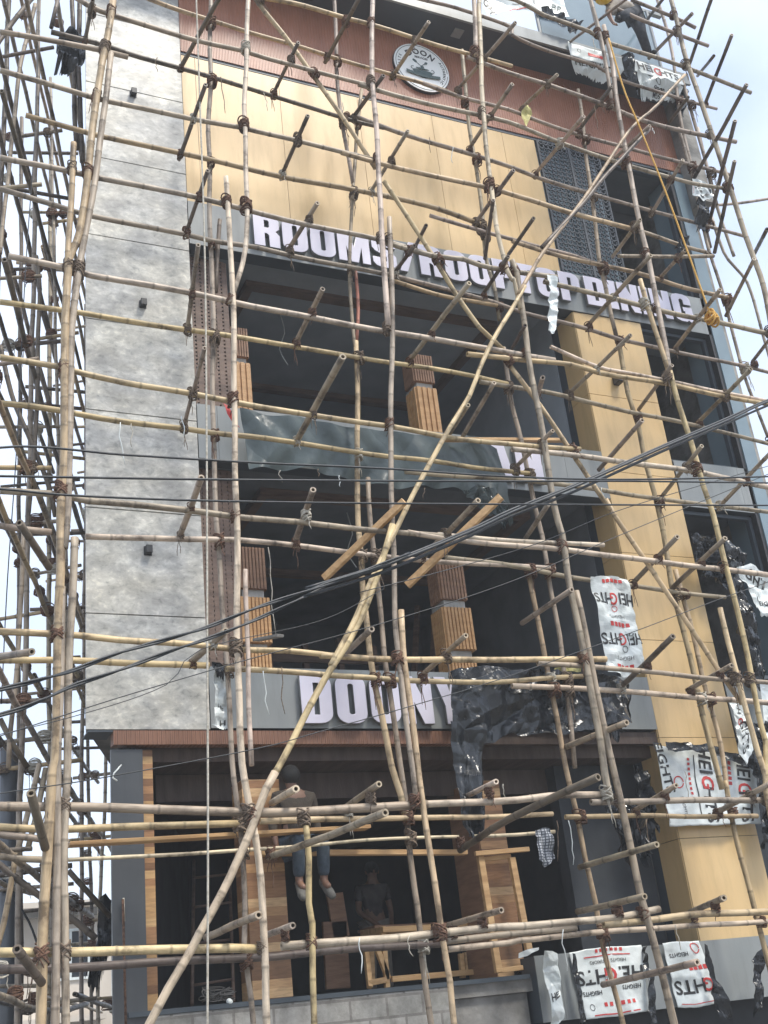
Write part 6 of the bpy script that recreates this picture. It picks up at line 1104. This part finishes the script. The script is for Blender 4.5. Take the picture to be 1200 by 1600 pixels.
o, S = sheet('printed_film', [(6.927, -0.240, 2.232), (7.036, -0.240, 2.218), (7.129, -0.240, 2.198)], [(6.913, -0.240, 1.525), (6.977, -0.240, 1.494), (7.079, -0.240, 1.571)], 'film', 'narrow torn white film at the left end of the lower grey sign', 'printed film', 20, 44, .05, 5, 28)
printed(o, S, [('HE', .5, .65, .14, 0, 'ink', 1.2)])
sheet('printed_film', [(6.659, -0.240, 2.232), (6.758, -0.240, 2.263), (6.904, -0.240, 2.278)], [(6.651, -0.240, 2.188), (6.747, -0.240, 2.200), (6.899, -0.240, 2.253)], 'film', 'small white scrap sticking out left of the lower grey sign', 'printed film', 16, 6, .03, 5, 29)
o, S = sheet('printed_film', [(9.731, -0.620, 15.774), (10.148, -0.620, 15.770), (10.770, -0.620, 15.745)], [(9.735, -0.620, 15.486), (10.149, -0.620, 15.480), (10.756, -0.620, 15.462)], 'film', 'left white printed film wrapping the roof fascia', 'printed film', 50, 12, .012, 4, 31)
printed(o, S, boxes(.38, .5, 6, .22, .045, 0) + [('RING', .18, .48, .25, 0, 'ink', 1)])
o, S = sheet('printed_film', [(9.734, -0.600, 15.478), (10.227, -0.600, 15.496), (10.745, -0.600, 15.464)], [(9.931, -0.420, 15.290), (10.296, -0.420, 15.263), (10.558, -0.420, 15.204)], 'film', 'torn lower flap of the left film under the roof edge', 'printed film', 40, 18, .03, 5, 32, ragged=.45)
printed(o, S, [('HEIGHTS', .42, .2, .5, 0, 'ink', 1)])
o, S = sheet('printed_film', [(10.924, -0.620, 15.807), (11.422, -0.620, 15.780), (11.970, -0.620, 15.749)], [(10.975, -0.620, 15.529), (11.489, -0.620, 15.518), (11.989, -0.620, 15.514)], 'film', 'right white film with large lettering wrapping the roof fascia near the corner', 'printed film', 50, 12, .012, 4, 33)
printed(o, S, [('HEI  HTS', .52, .45, .72, 0, 'ink', 1.15), ('G', .52, .45, .72, 0, 'redink', 1.15)])
o, S = sheet('printed_film', [(11.002, -0.600, 15.528), (11.502, -0.600, 15.513), (11.974, -0.600, 15.500)], [(11.157, -0.400, 15.096), (11.512, -0.400, 15.226), (11.877, -0.400, 15.261)], 'film', 'torn lower flap of the right film hanging under the roof corner', 'printed film', 40, 22, .04, 5, 34, ragged=.35)
printed(o, S, [('RING', .45, .18, .3, 0, 'ink', 1), ('BBBB', .5, .52, .3, 180, 'ink', 1), ('SGM', .45, .75, .3, 180, 'ink', 1)])
o, S = sheet('printed_film', [(8.202, -0.450, 16.738), (9.002, -0.450, 16.914), (9.930, -0.450, 17.131)], [(8.328, -0.520, 15.930), (8.858, -0.500, 16.243), (9.928, -0.520, 16.447)], 'film', 'broad white printed banner tied to the roof parapet at the top', 'banner', 50, 30, .05, 2, 35)
printed(o, S, [('HEIGHTS', .06, .7, .30, -85, 'ink', 1), ('LINE', .55, .93, 1.5, 6, 'redink', 1), ('BR', .9, .7, .28, -20, 'green_ink', 1), ('LINE', .5, .8, .8, 4, 'ink', 1)])
o, S = sheet('printed_film', [(10.373, -0.780, 6.631), (10.587, -0.780, 6.672), (10.916, -0.780, 6.511), (11.333, -0.780, 6.445)], [(10.480, -0.780, 6.308), (10.527, -0.780, 5.934), (10.741, -0.780, 5.943), (11.158, -0.780, 5.899)], 'film', 'torn white printed film over a pole at the right edge', 'printed film', 34, 30, .06, 4, 36, ragged=.1)
printed(o, S, [('GHT', .32, .25, .28, 0, 'ink', 1), ('HEIGHTS', .5, .68, .13, 0, 'ink', 1)])
sheet('printed_film', [(10.473, -0.500, 6.102), (10.554, -0.500, 6.088), (10.643, -0.500, 6.065)], [(10.422, -0.500, 5.491), (10.481, -0.500, 5.407), (10.634, -0.500, 5.497)], 'blackfilm', 'crumpled dark rag hanging below the torn film at the right edge', 'plastic sheet', 20, 30, .09, 5, 37, ragged=.2)
o, S = sheet('printed_film', [(10.164, -0.350, 4.958), (10.283, -0.350, 4.943), (10.398, -0.350, 4.911)], [(10.134, -0.350, 4.250), (10.181, -0.350, 4.170), (10.383, -0.350, 4.369)], 'film', 'narrow white printed strip between two yellow uprights at the right edge', 'printed film', 20, 34, .05, 5, 38)
printed(o, S, [('H', .4, .15, .14, -90, 'ink', 1), ('GHTS', .5, .6, .22, -90, 'ink', 1), ('G', .4, .32, .16, -90, 'redink', 1)])
o, S = sheet('printed_film', [(10.779, -0.300, 5.236), (11.098, -0.300, 5.225)], [(10.573, -0.300, 4.381), (10.993, -0.300, 4.379)], 'film', 'pale film edge cut by the right border, below the torn film', 'printed film', 20, 24, .04, 5, 39)
o, S = sheet('printed_film', [(3.418, -0.500, 5.172), (3.469, -0.500, 5.105), (3.521, -0.500, 5.052)], [(3.364, -0.500, 4.584), (3.448, -0.500, 4.525), (3.522, -0.500, 4.545)], 'film', 'torn white and black film at the lower right corner of the grey wall', 'printed film', 20, 34, .05, 5, 40, ragged=.05)
printed(o, S, [('HE', .5, .6, .10, 0, 'ink', 1), ('H', .7, .86, .18, 0, 'ink', 1)])
sheet('black_sheet', [(3.389, -0.520, 5.247), (3.491, -0.520, 5.256), (3.537, -0.520, 5.223)], [(3.395, -0.520, 5.097), (3.479, -0.520, 5.004), (3.537, -0.520, 5.087)], 'blackfilm', 'black shreds above the torn film at the grey wall corner', 'plastic sheet', 16, 16, .07, 6, 41, ragged=.5)
o, S = sheet('printed_film', [(11.343, -0.820, 13.176), (11.577, -0.820, 13.207), (11.719, -0.820, 13.128)], [(11.299, -0.820, 12.865), (11.462, -0.820, 12.779), (11.683, -0.820, 12.906)], 'film', 'scrap of white film with black curves tied at the right corner in the sky', 'printed film', 24, 18, .05, 6, 42)
printed(o, S, [('G', .55, .5, .8, 200, 'ink', 1.3), ('LINE', .05, .5, .6, 90, 'redink', 1)])
sheet('black_sheet', [(11.457, -0.700, 12.972), (11.618, -0.700, 13.061)], [(11.237, -0.700, 12.185), (11.464, -0.700, 12.210)], 'blackfilm', 'dark twisted rag under the scrap of film at the right corner', 'plastic sheet', 16, 30, .09, 5, 43, ragged=.2)
sheet('printed_film', [(10.149, -1.350, 11.333), (10.370, -1.350, 11.402)], [(10.096, -1.350, 11.211), (10.279, -1.350, 11.138)], 'blackfilm', 'small grey rag knotted on the pole left of the yellow rope', 'rag', 14, 12, .08, 8, 44)
sheet('printed_film', [(7.822, -1.400, 10.297), (7.919, -1.400, 10.296), (7.972, -1.400, 10.266)], [(7.694, -1.400, 9.412), (7.724, -1.400, 9.322), (7.811, -1.400, 9.480)], 'film', 'narrow torn pale film hanging between the words of the big sign', 'printed film', 12, 40, .05, 5, 45, ragged=.05)
sheet('yellow_rag', [(7.950, -1.380, 13.089), (8.044, -1.380, 13.209), (8.132, -1.380, 13.117)], [(7.957, -1.380, 12.952), (7.975, -1.380, 12.818), (8.062, -1.380, 12.958)], 'rag', 'small yellow rag tied over the rust band right of the logo', 'rag', 14, 12, .05, 6, 46)
sheet('checked_cloth', [(6.771, -0.760, 3.410), (6.867, -0.760, 3.414), (6.936, -0.760, 3.398)], [(6.768, -0.720, 3.093), (6.853, -0.720, 3.037), (6.969, -0.720, 3.105)], 'cloth', 'grey checked cloth hung over the thin white stick', 'cloth', 24, 30, .05, 6, 47, folds=2, fold_amp=.02)
sheet('printed_film', [(3.736, -0.250, 8.476), (3.796, -0.250, 8.432)], [(3.776, -0.250, 8.344), (3.922, -0.250, 8.175)], 'redink', 'small red and white scrap at the left corner of the green grey sheet', 'printed film', 10, 14, .03, 6, 48)
sheet('yellow_rag', [(7.541, -0.500, 5.301), (7.902, -0.500, 5.318)], [(7.514, -0.500, 5.253), (7.907, -0.500, 5.255)], 'rag', 'yellow scrap caught behind the poles above the black sheet', 'rag', 14, 6, .03, 6, 49)

# ================================================================== people
def skinned(name, J, E_, mat, parent, sub=1, root=0):
    me = bpy.data.meshes.new(name); me.from_pydata([j[:3] for j in J], E_, []); o = bpy.data.objects.new(name, me); COL.objects.link(o)
    sk = o.modifiers.new('skin', 'SKIN'); sk.use_smooth_shade = True
    for i, v in enumerate(me.skin_vertices[0].data): r = J[i][3]; v.radius = (r, r) if not isinstance(r, tuple) else r; v.use_root = (i == root)
    o.modifiers.new('sub', 'SUBSURF').levels = sub; o.modifiers['sub'].render_levels = 2
    dg = bpy.context.evaluated_depsgraph_get(); dg.update(); m2 = bpy.data.meshes.new_from_object(o.evaluated_get(dg)); bpy.data.objects.remove(o)
    q = bpy.data.objects.new(name, m2); COL.objects.link(q); m2.materials.clear(); m2.materials.append(mat); q.parent = parent
    for f in m2.polygons: f.use_smooth = True
    return q
def hand(J, E_, wrist_i, w, d, side, s=1.0):
    d = Vector(d).normalized(); side = Vector(side).normalized(); n = d.cross(side); w = Vector(w)
    J.append((*(w + d * .045 * s), .024 * s)); p = len(J) - 1; E_.append((wrist_i, p))
    for k, L in enumerate((.070, .078, .073, .058)):
        b = w + d * .085 * s + side * (.027 - k * .018) * s; J.append((*b, .0095 * s)); a = len(J) - 1; E_.append((p, a))
        c = b + (d + n * .25).normalized() * L * .5 * s; J.append((*c, .0085 * s)); E_.append((a, a + 1)); e = c + (d + n * .8).normalized() * L * .5 * s; J.append((*e, .007 * s)); E_.append((a + 1, a + 2))
    t = w + d * .03 * s + side * .035 * s; J.append((*t, .011 * s)); a = len(J) - 1; E_.append((p, a)); t2 = t + (d + side * .7 + n * .3).normalized() * .045 * s; J.append((*t2, .009 * s)); E_.append((a, a + 1))
def ball(name, c, r, mat, parent, sc3=(1, 1, 1), rot=None, seg=20):
    bm = bmesh.new(); bmesh.ops.create_uvsphere(bm, u_segments=seg, v_segments=seg // 2, radius=1)
    for v in bm.verts:
        p = Vector((v.co.x * r * sc3[0], v.co.y * r * sc3[1], v.co.z * r * sc3[2])); v.co = (rot @ p if rot else p) + Vector(c)
    me = bpy.data.meshes.new(name); bm.to_mesh(me); bm.free(); me.materials.append(mat); o = bpy.data.objects.new(name, me); COL.objects.link(o); o.parent = parent
    for f in me.polygons: f.use_smooth = True
    return o
def head_bits(par, hc, fwd, skin, hair, face=True):
    hc = Vector(hc); f = Vector(fwd).normalized(); r = f.cross(Vector((0, 0, 1))).normalized(); u = r.cross(f)
    ball('hair', hc - f * .018 + u * .035, .098, hair, par, (1, 1, 1.0))
    if face:
        ball('nose', hc + f * .098 + u * -.012, .014, skin, par, (1, 1, 1.5))
        for s in (-1, 1):
            ball('eye', hc + f * .078 + r * s * .032 + u * .012, .010, M['hair'], par); ball('ear', hc + r * s * .082 - u * .005, .022, skin, par, (.6, .8, 1.4))
        ball('mouth', hc + f * .088 - u * .050, .018, M['redbrown'], par, (1.3, .5, .4))
# worker seated on the rail, seen from behind
def seated():
    s0 = Vector((4.304, -0.220, 3.431)); hx = s0.x
    P_ = empty('person', (0, 0, 0), 'worker in brown shirt and jeans sitting on the timber rail, legs dangling', 'person')
    hip = Vector((hx, -.20, s0.z + .03)); ch = hip + Vector((.01, .04, .46)); nk = ch + Vector((0, .03, .10)); hd = Vector((nk.x, nk.y + .03, nk.z + .13))
    J = [(*hip, .11), (*(hip + Vector((0, .02, .22))), .12), (*ch, .12), (*nk, .05), (*(hd - Vector((0, 0, .02))), .078), (*(hd + Vector((0, 0, .07))), .075)]; E_ = [(0, 1), (1, 2), (2, 3), (3, 4), (4, 5)]
    for s in (-1, 1):
        b = len(J); sh = ch + Vector((s * .19, 0, .02)); el = sh + Vector((s * .05, .03, -.27)); wr = el + Vector((s * -.01, -.06, -.22))
        J += [(*sh, .055), (*el, .042), (*wr, .028)]; E_ += [(2, b), (b, b + 1), (b + 1, b + 2)]; hand(J, E_, b + 2, wr, (0, -.2, -1), (0, -1, .1))
        b = len(J); h2 = hip + Vector((s * .10, -.02, -.03)); kn_ = h2 + Vector((s * .03, -.36, .0)); an = kn_ + Vector((0, .06, -.40))
        J += [(*h2, .09), (*kn_, .06), (*an, .040), (*(an + Vector((0, -.13, -.07))), .035)]; E_ += [(0, b), (b, b + 1), (b + 1, b + 2), (b + 2, b + 3)]
    skinned('body', J, E_, M['skin'], P_)
    J = [(*hip, .13), (*(hip + Vector((0, .02, .22))), .14), (*ch, .14), (*(nk - Vector((0, 0, .04))), .075)]; E_ = [(0, 1), (1, 2), (2, 3)]
    for s in (-1, 1):
        b = len(J); sh = ch + Vector((s * .19, 0, .02)); el = sh + Vector((s * .05, .03, -.27)); wr = el.lerp(el + Vector((s * -.01, -.06, -.22)), .7); J += [(*sh, .072), (*el, .055), (*wr, .042)]; E_ += [(2, b), (b, b + 1), (b + 1, b + 2)]
    skinned('shirt', J, E_, M['khaki'], P_)
    J = [(*hip, .135)]; E_ = []
    for s in (-1, 1):
        b = len(J); h2 = hip + Vector((s * .10, -.02, -.03)); kn_ = h2 + Vector((s * .03, -.36, .0)); an = kn_ + Vector((0, .055, -.36))
        J += [(*h2, .105), (*kn_, .075), (*kn_.lerp(an, .5), .068), (*an, .062)]; E_ += [(0, b), (b, b + 1), (b + 1, b + 2), (b + 2, b + 3)]
    skinned('jeans', J, E_, M['jeans'], P_)
    for s in (-1, 1):
        an = hip + Vector((s * .13, -.38 + .06, -.43)); d = Vector((s * .12, -.75, -.65)).normalized(); up = Vector((0, -.6, .8)).cross(d).cross(d).normalized()
        mb = MB(); k = 9; secs = []
        mb.tube([an - d * .07 + Vector((0, 0, -.015)), an - d * .03 + Vector((0, 0, -.02)), an + d * .05 + Vector((0, 0, -.03)), an + d * .12 + Vector((0, 0, -.035)), an + d * .19 + Vector((0, 0, -.035)), an + d * .215 + Vector((0, 0, -.03))], [.025, .042, .042, .047, .036, .012], 12)
        mb.build('shoe', M['shoe'], P_, smooth=True)
    head_bits(P_, hd, (0, 1, 0), M['skin'], M['hair'], False); ball('hair', hd + Vector((0, -.03, .02)), .10, M['hair'], P_)
    return P_
M['redbrown'] = noisy('lips', (.14, .05, .04), (.18, .07, .05), sc_=9, rough=.5, bump=0)
seated()
# man standing inside at the bench
def standing():
    f0 = Vector((6.493, 3.000, 2.714)); P_ = empty('person', (0, 0, 0), 'man in dark t-shirt and pale apron standing inside behind the trestle bench', 'person')
    x, y, z0 = f0.x, 3.0, 2.005; H = 1.68; hip = Vector((x, y, z0 + .92)); ch = Vector((x, y - .02, z0 + 1.32)); nk = Vector((x, y - .03, z0 + 1.44)); hd = Vector((x + .01, y - .05, z0 + 1.57))
    fw = Vector((-.15, -1, 0)).normalized()
    J = [(*hip, .12), (*(hip + Vector((0, 0, .2))), .115), (*ch, .125), (*nk, .052), (*(hd - Vector((0, 0, .02))), .075), (*(hd + Vector((0, 0, .07))), .075)]; E_ = [(0, 1), (1, 2), (2, 3), (3, 4), (4, 5)]
    arms = []
    for s in (-1, 1):
        b = len(J); sh = ch + Vector((s * .19, 0, .04)); el = sh + Vector((s * .04, -.02, -.29)); wr = Vector((x + s * .08 + .05, y - .24, z0 + .86)); arms.append((sh, el, wr))
        J += [(*sh, .055), (*el, .042), (*wr, .028)]; E_ += [(2, b), (b, b + 1), (b + 1, b + 2)]; hand(J, E_, b + 2, wr, (0, -.5, -.8), (-s, -.2, 0))
        b = len(J); J += [(*(hip + Vector((s * .1, 0, -.05))), .09), (x + s * .11, y - .02, z0 + .48, .06), (x + s * .12, y, z0 + .08, .042), (x + s * .13, y - .16, z0 + .03, .035)]; E_ += [(0, b), (b, b + 1), (b + 1, b + 2), (b + 2, b + 3)]
    skinned('body', J, E_, M['skin'], P_)
    J = [(*(hip + Vector((0, 0, .02))), .135), (*(hip + Vector((0, 0, .22))), .132), (*ch, .14), (*(nk - Vector((0, 0, .04))), .07)]; E_ = [(0, 1), (1, 2), (2, 3)]
    for s, (sh, el, wr) in zip((-1, 1), arms): b = len(J); J += [(*sh, .072), (*sh.lerp(el, .65), .06)]; E_ += [(2, b), (b, b + 1)]
    skinned('t_shirt', J, E_, M['darkcloth'], P_)
    J = [(*hip, .14)]; E_ = []
    for s in (-1, 1): b = len(J); J += [(*(hip + Vector((s * .1, 0, -.06))), .105), (x + s * .11, y - .02, z0 + .48, .08), (x + s * .12, y, z0 + .10, .065)]; E_ += [(0, b), (b, b + 1), (b + 1, b + 2)]
    skinned('trousers', J, E_, M['apron'], P_)
    head_bits(P_, hd, fw, M['skin'], M['hair'])
standing()
# worker on the roof edge, only legs and bent body in view
def roof_worker():
    P_ = empty('person', (0, 0, 0), 'worker in dark trousers and yellow helmet bending at the top right roof edge', 'person')
    hip = Vector((10.939, -1.000, 16.411)); ft = Vector((11.063, -0.950, 15.599)); kn_ = Vector((10.815, -1.150, 15.792)); ch = Vector((10.327, -1.250, 16.136)); hd = Vector((9.975, -1.400, 15.993)); ft2 = Vector((10.296, -1.200, 15.844)); kn2 = Vector((10.346, -1.350, 15.817))
    nk = ch.lerp(hd, .5); wr = Vector((10.008, -1.420, 15.493)); el = Vector((10.021, -1.360, 15.750)); wr2 = Vector((9.989, -1.300, 15.529))
    J = [(*hip, .12), (*hip.lerp(ch, .5), .125), (*ch, .12), (*nk, .05), (*hd, .085), (*el, .045), (*wr, .028), (*kn_, .06), (*ft, .042), (*(ft + Vector((.02, -.14, -.04))), .035), (*kn2, .06), (*ft2, .045)]
    E_ = [(0, 1), (1, 2), (2, 3), (3, 4), (2, 5), (5, 6), (0, 7), (7, 8), (8, 9), (0, 10), (10, 11)]; hand(J, E_, 6, wr, (0, -.3, -1), (1, 0, 0))
    skinned('body', J, E_, M['skin'], P_)
    skinned('shirt', [(*hip, .14), (*hip.lerp(ch, .5), .15), (*ch, .14), (*nk, .07), (*el, .06)], [(0, 1), (1, 2), (2, 3), (2, 4)], M['apron'], P_)
    skinned('trousers', [(*hip, .16), (*kn_, .09), (*ft, .075), (*kn2, .09), (*ft2, .07)], [(0, 1), (1, 2), (0, 3), (3, 4)], M['jeansdark'], P_)
    skinned('shoe', [(*ft, .05), (*(ft + Vector((.03, -.16, -.05))), .04)], [(0, 1)], M['black'], P_)
    skinned('shoe', [(*ft2, .05), (*(ft2 + Vector((-.03, -.14, -.07))), .04)], [(0, 1)], M['black'], P_)
    ball('helmet', hd + Vector((-.02, -.02, .03)), .135, M['helmet'], P_, (1.1, 1.1, .85))
M['jeansdark'] = noisy('dark_trousers', (.03, .035, .045), (.05, .055, .065), sc_=20, rough=.9, bump=.3)
roof_worker()
# rubble and wires on the plinth
rb = random.Random(9); rub = MB(); p = Vector((3.516, 0.200, 2.055))
for i in range(9):
    q = [p + Vector((rb.uniform(-.18, .18), rb.uniform(-.1, .1), abs(rb.uniform(0, .14)))) for _ in range(6)]; rub.tube(smooth_pts(q, .04), .005, 5)
tag(rub.build('wire_tangle', M['concrete']), 'tangled grey wire lying on the floor edge behind the big brace', 'wire')
for i, (px, lab) in enumerate((((3.565, -0.020, 2.043), 'white lump of debris on the floor edge beside the wire tangle'),)):
    bm = bmesh.new(); bmesh.ops.create_icosphere(bm, subdivisions=2, radius=.032)
    for v in bm.verts: v.co = v.co * (1 + .35 * noise.noise(v.co * 20)) + Vector(px)
    me = bpy.data.meshes.new('debris'); bm.to_mesh(me); bm.free(); me.materials.append(M['film']); o = bpy.data.objects.new('debris', me); COL.objects.link(o); tag(o, lab, 'debris')

# ================================================================== thin air volume added to imitate lens veil
hz = MB().box(-255, 255, -205, 355, -1.6, 21).build('veil_air', []); tag(hz, 'thin air volume added to imitate lens veil', kind='stuff')
hm = bpy.data.materials.new('veil_air_volume'); hm.use_nodes = True; hn = hm.node_tree; hn.nodes.clear(); ho = hn.nodes.new('ShaderNodeOutputMaterial'); hv = hn.nodes.new('ShaderNodeVolumePrincipled')
hv.inputs['Color'].default_value = (.93, .95, .97, 1); hv.inputs['Density'].default_value = .0025; hn.links.new(hv.outputs['Volume'], ho.inputs['Volume']); hz.data.materials.append(hm)
